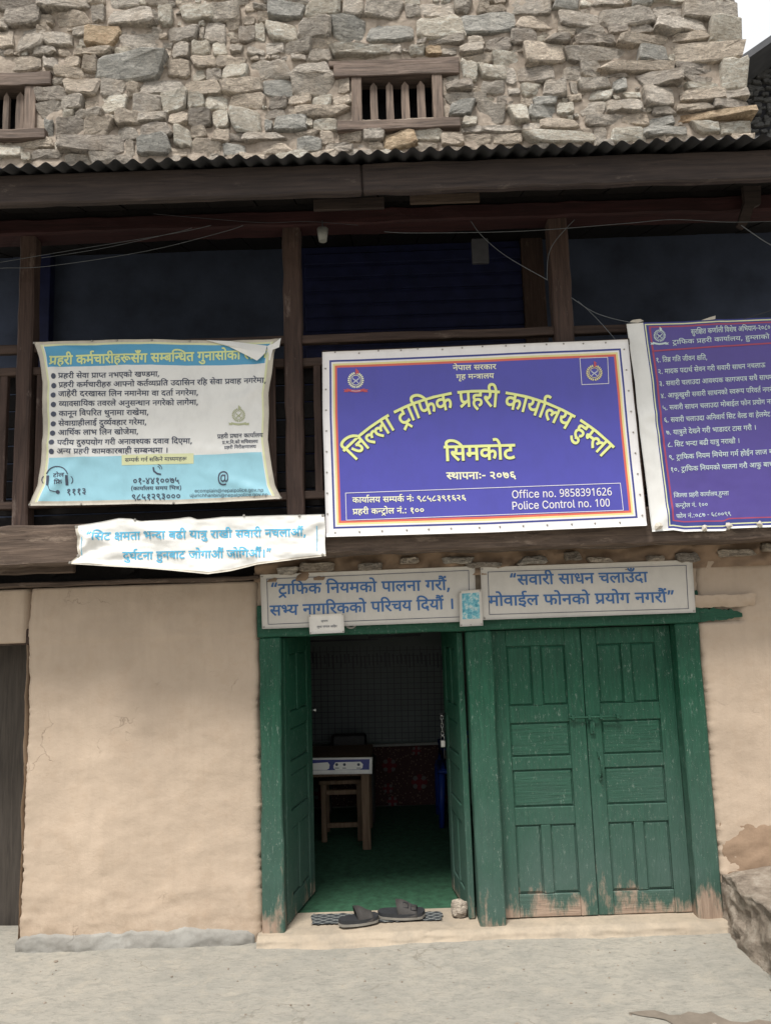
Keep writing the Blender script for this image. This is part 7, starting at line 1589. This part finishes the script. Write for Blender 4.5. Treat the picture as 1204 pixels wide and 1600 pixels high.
for key, x0, y0, x1, y1 in (('p1', 233, 374, 580, 355), ('p2', 245, 453, 972, 406), ('p3', 253, 534, 1035, 487), ('p4', 265, 616, 1030, 570), ('p5', 275, 698, 1030, 652),
                            ('p6', 285, 780, 1005, 738), ('p7', 300, 864, 910, 828), ('p8', 310, 946, 800, 917), ('p9', 320, 1032, 1075, 988), ('p10', 330, 1114, 1035, 1076)):
    TP(key, x0, y0, x1, y1, 30)
TP('pf1', 352, 1288, 727, 1270, 27, 6); TP('pf2', 362, 1356, 583, 1346, 26, 6); TP('pf3', 370, 1427, 740, 1408, 26, 6)
emblem(bp, sP, *Z3(258, 192), 13.2, ['p_ink', 'p_ink', 'p_ink', 'p_ink'])
# knotted ties of cloth along the lower edge and the torn scraps on top
bm = BM()
rr_ = random.Random(8)
for (x, y, s) in ((250, 1480, 30), (555, 1495, 26), (722, 1478, 24), (930, 1465, 24)):
    c0 = sP.at(*Z3(x, y), .012); ctr = bm.verts.new(c0+Vector((0, -.008, 0))); rg = []
    for k in range(8):
        q = s*rr_.uniform(.7, 1.25); xx, yy = Z3(x+q*math.cos(k*.785), y+q*math.sin(k*.785)); rg.append(bm.verts.new(sP.at(xx, yy, .004+rr_.uniform(0, .008))))
    for k in range(8): bm.faces.new((rg[k], rg[(k+1) % 8], ctr))
for pts in (((50, 104), (75, 88), (125, 82), (150, 96), (110, 108)), ((535, 92), (590, 72), (632, 60), (630, 84), (590, 90))):
    poly(bm, [Z3(*p) for p in pts], sP, .006)
o = obj('cloth_ties', bm, 'v_hem', bp); o['kind'] = 'stuff'

# ---------------------------------------------------------------- two slogan boards over the doors
def Z4(x, y): return (x/1.627+380, y/1.627+860)
def board(label, cs, inner, lines, Y, dz):
    def dp(x, y): return .0018*fbm((x*.02, y*.02, Y*50))
    s_ = Surf(Y, dp)
    t_ = thing('slogan_board', label, 'signboard', tuple(W(*Z4(*cs[3]), Y)))
    cf = coons([Z4(*cs[0]), Z4(*cs[1])], [Z4(*cs[3]), Z4(*cs[2])], [Z4(*cs[0]), Z4(*cs[3])], [Z4(*cs[1]), Z4(*cs[2])])
    sheet('board_face', ['s_board'], t_, s_, cf, lin_(0, 1, 40), lin_(0, 1, 14), None, edge=.016)
    bm = BM(); strip(bm, [Z4(*p) for p in inner], .9, s_); obj('border_lines', bm, 'i_dark', t_)
    for key, x0, y0, x1, y1 in lines: text(key, Z4(x0, y0), Z4(x1, y1), 25/1.627, 's_blue', t_, s_, 18)
    nails([(x_, y_) for x_, y_ in (Z4(cs[0][0]+5, cs[0][1]+5), Z4(cs[1][0]-5, cs[1][1]+5), Z4(cs[2][0]-5, cs[2][1]-5), Z4(cs[3][0]+5, cs[3][1]-5))], s_, t_, .005)
    return s_
board('long white board with blue slogan over the open doorway', ((43, 62), (588, 40), (592, 180), (48, 200)), ((60, 73), (572, 51), (575, 168), (64, 188), (60, 73)),
      (('s1', 68, 112, 527, 100), ('s2', 68, 166, 537, 148)), -.055, 0)
board('long white board with blue slogan over the closed green doors', ((602, 43), (1140, 24), (1149, 158), (608, 177)), ((621, 55), (1124, 38), (1130, 148), (625, 163), (621, 55)),
      (('s3', 675, 88, 1027, 80), ('s4', 623, 141, 1098, 131)), -.060, 0)
# small paper note and small picture sticker
sN = Surf(-.078, lambda x, y: .002*fbm((x*.05, y*.05, 4))-.004*max(0, (y-975)/15))
nt = thing('paper_note', 'small white paper note pinned under the left slogan board', 'notice', tuple(W(510, 990, -.07)))
sheet('paper', ['paper'], nt, sN, coons([Z4(166, 164), Z4(255, 160)], [Z4(169, 213), Z4(257, 209)], [Z4(166, 164), Z4(169, 213)], [Z4(255, 160), Z4(257, 209)]), lin_(0, 1, 6), lin_(0, 1, 5), None, edge=.001)
text('n1', Z4(198, 182), Z4(215, 181), 2.6, 'i_dark', nt, sN, 6); text('n2', Z4(187, 197), Z4(238, 195), 3.0, 'i_dark', nt, sN, 6)
nails([Z4(169, 167), Z4(252, 163), Z4(172, 210), Z4(254, 206)], sN, nt, .004)
t = NT('teal_picture_print')
a = t.noise(38, 6, .7); b = t.noise(22, 5, .7, loc=(5, 5, 5), dist=2)
col = t.ramp(a, [(.38, (.05, .22, .28)), (.5, (.16, .42, .48)), (.62, (.55, .58, .52))])
col = t.mix(t.ramp(b, [(.5, 0.0), (.6, .7)]), col, (.10, .30, .38))
MAT['teal'] = t.done(col, .5, .3)
sS = Surf(-.082, lambda x, y: .001*fbm((x*.05, y*.05, 8)))
st = thing('picture_sticker', 'small teal picture card nailed between the two slogan boards', 'picture card', tuple(W(735, 978, -.08)))
def zS(u, v): return 1 if .12 < u < .88 and .08 < v < .80 else 0
sheet('card', ['s_board', 'teal'], st, sS, coons([Z4(548, 103), Z4(605, 99)], [Z4(550, 194), Z4(609, 191)], [Z4(548, 103), Z4(550, 194)], [Z4(605, 99), Z4(609, 191)]), lin_(0, 1, 8)+[.12, .88], lin_(0, 1, 8)+[.08, .80], zS, edge=.004)
nails([Z4(552, 107), Z4(601, 103), Z4(554, 190), Z4(605, 187), Z4(578, 189)], sS, st, .004)
# peeled round sticker on the lintel
bm = BM(); sK = Surf(-.03, lambda x, y: 0)
ringp(bm, 548, 973, 8, 3, sK, 0, 150, n=10, ry=8); obj('peeled_sticker', bm, 's_board', house)

# ---------------------------------------------------------------- things in the dark room
YT = G(571, 1328, zF).y
tb = thing('office_table', 'wooden office table with a printed skirt, inside the open doorway', 'table', (W(520, 1300, YT).x, YT+.3, zF))
x0, x1 = W(420, 1200, YT).x, W(580, 1200, YT).x
zt = W(570, 1186, YT).z
bx('table_top', (x0-.5, x1, YT-.03, YT+.65, zt-.03, zt), 'table_wood', tb)
lx0, lx1, _, _ = rect(565, 578, 1210, 1328, YT)
for xx, yy in ((lx0, YT), (lx0, YT+.57), (x0-.45, YT), (x0-.45, YT+.57)): bx('leg', (xx, xx+lx1-lx0, yy, yy+.05, zF, zt-.031), 'table_wood', tb)
bx('apron', (x0-.45, lx0, YT+.012, YT+.035, zt-.12, zt-.031), 'table_wood', tb)
sT = Surf(YT-.036, lambda x, y: .003*fbm((x*.03, y*.03, 8)))
sk_ = thing('table_skirt', 'white and blue printed vinyl strip hanging from the table edge', 'banner', tuple(W(530, 1208, YT-.036)))
sheet('strip_sheet', ['v_old', 'b_navy'], sk_, sT, coons([(430, 1185), (582, 1183)], [(430, 1211), (581, 1209)], [(430, 1185), (430, 1211)], [(582, 1183), (581, 1209)]), lin_(0, 1, 30)+[.97], lin_(0, 1, 6)+[.12, .75], lambda u, v: 1 if .12 < v < .75 and u < .97 else 0)
bm = BM()
poly(bm, [(521+a, 1193+b) for a, b in ((0, 3), (3, -2), (42, -3), (46, 1), (45, 7), (41, 9), (3, 10), (0, 7))], sT); poly(bm, [(484, 1193), (512, 1191), (515, 1195), (514, 1201), (510, 1203), (484, 1203)], sT)
obj('printed_ovals', bm, 'v_white', sk_)
bm = BM()
for x in (526, 538, 549, 560): disc(bm, x, 1194.5, 2.3, sT, .0034); strip(bm, [(x-3, 1200), (x+3, 1200)], 1.2, sT, .0034)
obj('printed_dots', bm, 'i_dark', sk_)
st_ = thing('wooden_stool', 'plain wooden stool standing under the office table', 'stool', (W(533, 1290, YT+.25).x, YT+.4, zF))
xa, xb_ = W(502, 1260, YT+.25).x, W(566, 1260, YT+.25).x
for xx in (xa, xb_-.04):
    for yy in (YT+.22, YT+.50): bx('leg', (xx, xx+.04, yy, yy+.04, zF, zF+.42), 'table_wood', st_)
bx('seat', (xa-.01, xb_+.01, YT+.20, YT+.56, zF+.421, zF+.45), 'table_wood', st_)
for z_ in (.10, .34): bx('stretcher', (xa+.041, xb_-.041, YT+.225, YT+.255, zF+z_, zF+z_+.035), 'table_wood', st_)
oc = thing('office_chair', 'black upholstered office chair behind the table', 'chair', (W(545, 1150, YT+.9).x, YT+1.0, zF))
cxm = W(545, 1150, YT+.9).x; zb_ = W(545, 1146, YT+.9).z
bx('backrest', (cxm-.15, cxm+.15, YT+.88, YT+.94, zb_-.34, zb_), 'iron', oc, .02); bx('seat', (cxm-.22, cxm+.22, YT+.70-.02, YT+1.14, zF+.42, zF+.48), 'iron', oc, .02)
for sx in (-1, 1):
    for sy in (0, 1): bx('leg', (cxm+sx*.19-.015, cxm+sx*.19+.015, YT+.72+sy*.36, YT+.75+sy*.36, zF, zF+.419), 'iron', oc)
    bx('back_post', (cxm+sx*.12-.012, cxm+sx*.12+.012, YT+.945, YT+.965, zF+.45, zb_-.1), 'iron', oc)
MAT['blue_plastic'] = simple('blue_plastic', (.010, .035, .20), .45, .1, 6)
pb_ = G(690, 1293, zF)
pc = thing('plastic_chair', 'blue plastic chair half hidden by the open right door leaf', 'chair', (pb_.x+.2, pb_.y+.2, zF))
for (dx, dy) in ((0, 0), (.42, 0), (0, .42), (.42, .42)):
    bm = BM(); tube(bm, [(pb_.x+dx+(.015 if dx == 0 else -.015), pb_.y+dy, zF+.41), (pb_.x+dx, pb_.y+dy, zF)], .032, 8, r2=.022); obj('leg', bm, 'blue_plastic', pc)
bx('seat', (pb_.x-.01, pb_.x+.44, pb_.y-.02, pb_.y+.44, zF+.41, zF+.445), 'blue_plastic', pc, .012)
bm = BM()
for k in range(7): box(bm, pb_.x+.42+.02*math.sin(k/6*3.14), pb_.x+.44+.02*math.sin(k/6*3.14), pb_.y+.01+k*.062, pb_.y+.05+k*.062, zF+.446, zF+.80, .004)
box(bm, pb_.x+.415, pb_.x+.455, pb_.y-.01, pb_.y+.44, zF+.80, zF+.86, .01); obj('backrest', bm, 'blue_plastic', pc)
for sx in (0, .41):
    bm = BM(); tube(bm, [(pb_.x+.42, pb_.y+sx+.01, zF+.65), (pb_.x+.2, pb_.y+sx+.01, zF+.66), (pb_.x+.03, pb_.y+sx+.01, zF+.60), (pb_.x+.03, pb_.y+sx+.01, zF+.44)], .02, 8); obj('armrest', bm, 'blue_plastic', pc)
# wall chart and flowered cloth on the far wall
MAT['chart'] = simple('chart_paper', (.105, .125, .12), .5, .12, 5)
sC = Surf(RY-.03, lambda x, y: .006*fbm((x*.02, y*.02, 3)))
ch = thing('wall_chart', 'large gridded paper chart on the back wall of the room', 'chart', tuple(W(600, 1160, RY-.03)))
sheet('chart_sheet', ['chart'], ch, sC, coons([(440, 975), (712, 968)], [(440, 1164), (712, 1160)], [(440, 975), (440, 1164)], [(712, 968), (712, 1160)]), lin_(0, 1, 40), lin_(0, 1, 26), None)
bm = BM()
for k in range(17): strip(bm, [(445, 1020+k*8.6), (708, 1014+k*8.6)], .9, sC)
for k in range(26): strip(bm, [(448+k*10.4, 1010), (451+k*10.4, 1158)], .9, sC)
rr_ = random.Random(4)
for k in range(40): x = 450+k*6.3; strip(bm, [(x, 1022+rr_.uniform(-3, 3)), (x+1, 1040+rr_.uniform(-6, 6))], 2.2, sC)
strip(bm, [(450, 1003), (590, 999)], 2.5, sC); strip(bm, [(575, 996), (655, 992)], 3.5, sC)
obj('printed_grid', bm, 'i_black', ch)
a, b = W(445, 1165, RY-.04), W(708, 1160, RY-.04)
bx('chart_rail', (a.x, b.x, RY-.06, RY-.035, b.z-.015, b.z+.008), 'pot', ch)
t = NT('flowered_cloth')
vor = t.n('ShaderNodeTexVoronoi'); vor.inputs['Scale'].default_value = 42; t.l(t.coord(), vor.inputs['Vector'])
col = t.ramp(vor.outputs['Distance'], [(.12, (.20, .15, .11)), (.3, (.05, .022, .02))])
MAT['floral'] = t.done(col, .8)
MAT['petal'] = simple('red_petals', (.13, .015, .02), .8); MAT['petal_w'] = simple('pale_petals', (.12, .115, .11), .8)
sF = Surf(RY-.025, lambda x, y: .005*fbm((x*.04, y*.02, 3)))
fc_ = thing('flowered_cloth', 'dark cloth with red flowers hung below the wall chart', 'wall cloth', tuple(W(640, 1256, RY-.02)))
sheet('cloth', ['floral'], fc_, sF, coons([(440, 1167), (715, 1163)], [(440, 1262), (715, 1256)], [(440, 1167), (440, 1262)], [(715, 1163), (715, 1256)]), lin_(0, 1, 40), lin_(0, 1, 14), None)
for x, y, s in ((608, 1196, 13), (655, 1222, 14), (650, 1173, 8), (606, 1232, 9), (613, 1252, 9), (565, 1240, 10), (690, 1190, 10), (690, 1245, 9), (500, 1240, 12)):
    bm = BM()
    for k in range(8):
        a = k*.785; disc(bm, x+s*.62*math.cos(a), y+s*.62*math.sin(a), s*.3, sF, .003, 8, k % 2)
    disc(bm, x, y, s*.42, sF, .004, 10, 0)
    obj('printed_flower', bm, ['petal', 'petal_w'], fc_)

# ---------------------------------------------------------------- mat, sandals and stone on the sill
def mesh_y(z=zSILL): return z
mt = BM()
a, b = G(488, 1431, zSILL), G(688, 1427, zSILL); c0, d0 = G(690, 1440, zSILL), G(487, 1447, zSILL)
xs = lin_(0, 1, 60); zs = lin_(0, 1, 8)
rr_ = random.Random(2)
def mat_pt(u, v):
    p = (a*(1-u)+b*u)*(1-v)+(d0*(1-u)+c0*u)*v
    e = (.012*rr_.uniform(-1, 1) if u in (0, 1) else 0)
    return (p.x+e, p.y+(.006*rr_.uniform(-1, 1) if v in (0, 1) else 0), zSILL+.010+.003*fbm((p.x*9, p.y*9, 0)))
grid(mt, xs, zs, mat_pt)
t = NT('black_net_mat')
w1 = t.n('ShaderNodeTexWave'); w1.inputs['Scale'].default_value = 9; w1.wave_type = 'BANDS'; w1.bands_direction = 'DIAGONAL'; w1.inputs['Distortion'].default_value = .6
t.l(t.coord((1, 1.7, 0)), w1.inputs['Vector'])
w2 = t.n('ShaderNodeTexWave'); w2.inputs['Scale'].default_value = 9; w2.bands_direction = 'DIAGONAL'; w2.inputs['Distortion'].default_value = .6
t.l(t.coord((-1, 1.7, 0)), w2.inputs['Vector'])
mx_ = t.math('MAXIMUM', w1.outputs[1], w2.outputs[1])
col = t.ramp(mx_, [(.90, (.03, .034, .038)), (.99, (.20, .21, .20))])
MAT['net'] = t.done(col, .9)
o = obj('door_mat', mt, 'net'); tag(o, 'thin black net patterned mat on the pale door sill', 'door mat')

MAT['rubber'] = simple('dark_grey_rubber', (.026, .027, .030), .7, .2, 12, .3, 90)
MAT['sole'] = simple('pale_sole_edge', (.20, .185, .16), .8, .2, 12)
MAT['strap'] = simple('grey_brown_strap', (.050, .046, .043), .75, .2, 12, .3, 120)
def sandal(label, pos, ang, L_=.265, tilt=0, buckles=True):
    root = thing('slide_sandal', label, 'sandal', tuple(pos), 'pair of slide sandals on the door mat')
    M = Matrix.Translation(pos) @ Matrix.Rotation(ang, 4, 'Z') @ Matrix.Rotation(tilt, 4, 'Y')
    def width(t_): return .5*L_*(.30+.10*math.sin(min(1, t_*1.25)*math.pi*.9-.35))*(1-max(0, (abs(t_-.5)-.36)/.14)**2.4)**.5 if abs(t_-.5) < .5 else 0
    out = []
    n = 18
    for k in range(n+1): t_ = k/n; out.append(((t_-.5)*L_, -max(.006, width(t_))-.006*math.sin(t_*3)))
    for k in range(n, -1, -1): t_ = k/n; out.append(((t_-.5)*L_, max(.006, width(t_))))
    def slab(z0, z1, grow, mat, nm):
        bm = BM()
        A = [bm.verts.new((x*grow, y*grow, z0+.010*max(0, x/L_-.25))) for x, y in out]; B = [bm.verts.new((x*grow, y*grow, z1+.016*max(0, x/L_-.25)+.004*max(0, -x/L_))) for x, y in out]
        bm.faces.new(A[::-1]); bm.faces.new(B)
        m_ = len(out)
        for i in range(m_): bm.faces.new((A[i], A[(i+1) % m_], B[(i+1) % m_], B[i]))
        bm.transform(M); return obj(nm, bm, mat, root)
    slab(0, .012, 1.0, 'sole', 'outsole'); slab(.0125, .030, .985, 'rubber', 'footbed')
    bm = BM()
    x0, x1 = -.04*L_, .34*L_
    prev = None
    for j in range(7):
        x = x0+(x1-x0)*j/6; t_ = x/L_+.5; w_ = width(min(.93, t_))+.004; hh = .076-.036*j/6+.004*math.sin(j)
        row = []
        for k in range(13):
            a_ = math.pi*k/12
            row.append((x-.02*math.sin(a_)*(1 if j == 0 else .2), -math.cos(a_)*w_*1.02, .014+math.sin(a_)**.8*hh))
        rv = [bm.verts.new(p) for p in row]; ri = [bm.verts.new((p[0], p[1]*.93, p[2]-.004)) for p in row]
        if prev:
            for k in range(12):
                for q, f_ in ((0, 1), (1, -1)):
                    fs = (prev[q][k], prev[q][k+1], (rv, ri)[q][k+1], (rv, ri)[q][k]); f = bm.faces.new(fs[::f_]); f.smooth = True
        if j in (0, 6):
            for k in range(12): bm.faces.new((rv[k], rv[k+1], ri[k+1], ri[k]))
        prev = (rv, ri)
    bm.transform(M); sp = obj('strap', bm, 'strap', root)
    if buckles:
        for xx in (.10*L_, .26*L_):
            bm = BM(); yb_ = -.030; zb2 = .086-.030*(xx/L_)/.36
            pts = [(xx-.014, yb_-.012, zb2-.016), (xx+.014, yb_-.012, zb2-.018), (xx+.014, yb_+.010, zb2+.002), (xx-.014, yb_+.010, zb2+.004), (xx-.014, yb_-.012, zb2-.016)]
            tube(bm, pts, .0028, 5); bm.transform(M); obj('buckle', bm, 'rubber', sp)
    return root
pA = G(627, 1434, zSILL+.014); pB = G(560, 1444, zSILL+.014)
pA = Vector((pA.x-.0, pA.y+.02, zSILL+.014))
sandal('right-hand grey slide sandal with two buckled straps, pale sole edge', pA, math.radians(-4), .265)
sandal('left-hand plain dark slide sandal, opening turned to the viewer', Vector((pB.x, pB.y+.02, zSILL+.014)), math.radians(16), .225, buckles=False)
p = G(719, 1438, zSILL)
bm = BM(); bmesh.ops.create_icosphere(bm, subdivisions=3, radius=1)
for v in bm.verts:
    c0 = v.co.copy(); k = 1+.22*fbm(c0*1.3+Vector((4, 4, 4))); m_ = max(abs(c0.x), abs(c0.y), abs(c0.z)); c0 = c0*(1-.55+.55/m_)*.86
    v.co = Vector((c0.x*.052, c0.y*.05, c0.z*.048))*k + Vector((p.x, p.y+.055, zSILL+.044))
o = obj('doorstop_stone', bm, 't'); tag(o, 'small brown stone beside the foot of the open door', 'stone')

# ---------------------------------------------------------------- wires and bits under the eave
def wire(label, pts, Y, r_=.0022, mat='cable', Y2=None):
    bm = BM(); P3 = []
    n = len(pts)
    for i, (x, y) in enumerate(pts):
        P3.append(W(x, y, Y+(Y2-Y)*i/(n-1) if Y2 is not None else Y))
    # smooth the run
    Q = []
    for i in range(n-1):
        p0, p1, p2, p3 = P3[max(i-1, 0)], P3[i], P3[i+1], P3[min(i+2, n-1)]
        for k in range(6):
            t_ = k/6
            Q.append(.5*((2*p1)+(p2-p0)*t_+(2*p0-5*p1+4*p2-p3)*t_*t_+(3*p1-p0-3*p2+p3)*t_**3))
    Q.append(P3[-1]); tube(bm, Q, r_, 5)
    o = obj('wire', bm, mat); return tag(o, label, 'wire', 'wires strung under the eave')
wire('pale thin wire, the upper one of three at the left under the eave', [(-60, 420), (0, 410), (130, 388), (275, 364), (330, 352)], -.42, .0016, 'cable_light')
wire('pale thin wire rising steeply to the purlin at the left', [(65, 403), (160, 388), (275, 363), (300, 356)], -.44, .0014, 'cable_light')
wire('pale thin wire, the lowest and longest of three at the left', [(-60, 425), (0, 419), (75, 416), (230, 392), (350, 362), (380, 352)], -.43, .0016, 'cable_light')
wire('faint wire sagging along the purlin left of the middle post', [(240, 334), (330, 342), (415, 348), (480, 346), (560, 352)], -.46, .0014, 'cable')
wire('long pale wire running right under the purlin', [(600, 362), (652, 364), (817, 361), (977, 349), (1052, 343), (1142, 347), (1260, 344)], -.46, .002, 'cable_light')
wire('dark wire dropping diagonally to the third post', [(735, 345), (752, 368), (790, 400), (854, 437)], -.44, .002, 'cable_light')
wire('curved wire looping down beside the third post', [(897, 343), (868, 375), (856, 400), (854, 438)], -.43, .002, 'cable_light')
wire('sagging wire from the third post to the violet banner', [(892, 465), (922, 485), (950, 496), (985, 504)], -.42, .002, 'cable_light')
wire('straight wire from the third post down behind the indigo sign', [(902, 470), (930, 496), (962, 532)], -.41, .0018, 'cable_light')
wire('thick wire leaving the torn bracket to the right', [(1157, 352), (1180, 368), (1204, 383), (1262, 412)], -.55, .003, 'cable_light')
wire('wire passing above the violet banner at the right edge', [(1160, 499), (1204, 485), (1262, 466)], -.5, .0018, 'cable')
# torn bracket at the right, notice and lamp holder under the ceiling
bm = BM()
pts = [W(x, y, Y_BAL-.08) for x, y in ((1160, 288), (1188, 290), (1188, 318), (1178, 322), (1170, 345), (1162, 356), (1152, 351), (1158, 330), (1163, 314))]
prism(bm, [(p.x, p.z) for p in pts], Y_BAL-.08, Y_BAL-.05); o = obj('torn_bracket', bm, 'fascia', house); o['label'] = 'splintered pale wooden bracket under the eave at the right'
x0, x1, z0, z1 = rect(737, 763, 372, 410, -.2)
bm = BM(); box(bm, x0, x1, -.2, -.17, z0, z1, .004)
o = obj('meter_box', bm, 'cable'); tag(o, 'small grey box hanging in the gallery behind the blue sign', 'electrical box')
x0, x1, z0, z1 = rect(492, 516, 358, 377, Y_BAL-.06)
lp = thing('lamp_holder', 'small white lamp holder hanging under the purlin by the middle post', 'lamp holder', ((x0+x1)/2, Y_BAL-.06, z0))
bm = BM(); tube(bm, [((x0+x1)/2, Y_BAL-.06, z0), ((x0+x1)/2, Y_BAL-.06, z1)], .022, 12, r2=.032); obj('holder', bm, 'pot', lp)
bm = BM(); tube(bm, [((x0+x1)/2, Y_BAL-.06, z1), ((x0+x1)/2, Y_BAL-.06, z1+.05)], .004, 6); obj('cord', bm, 'cable', lp)
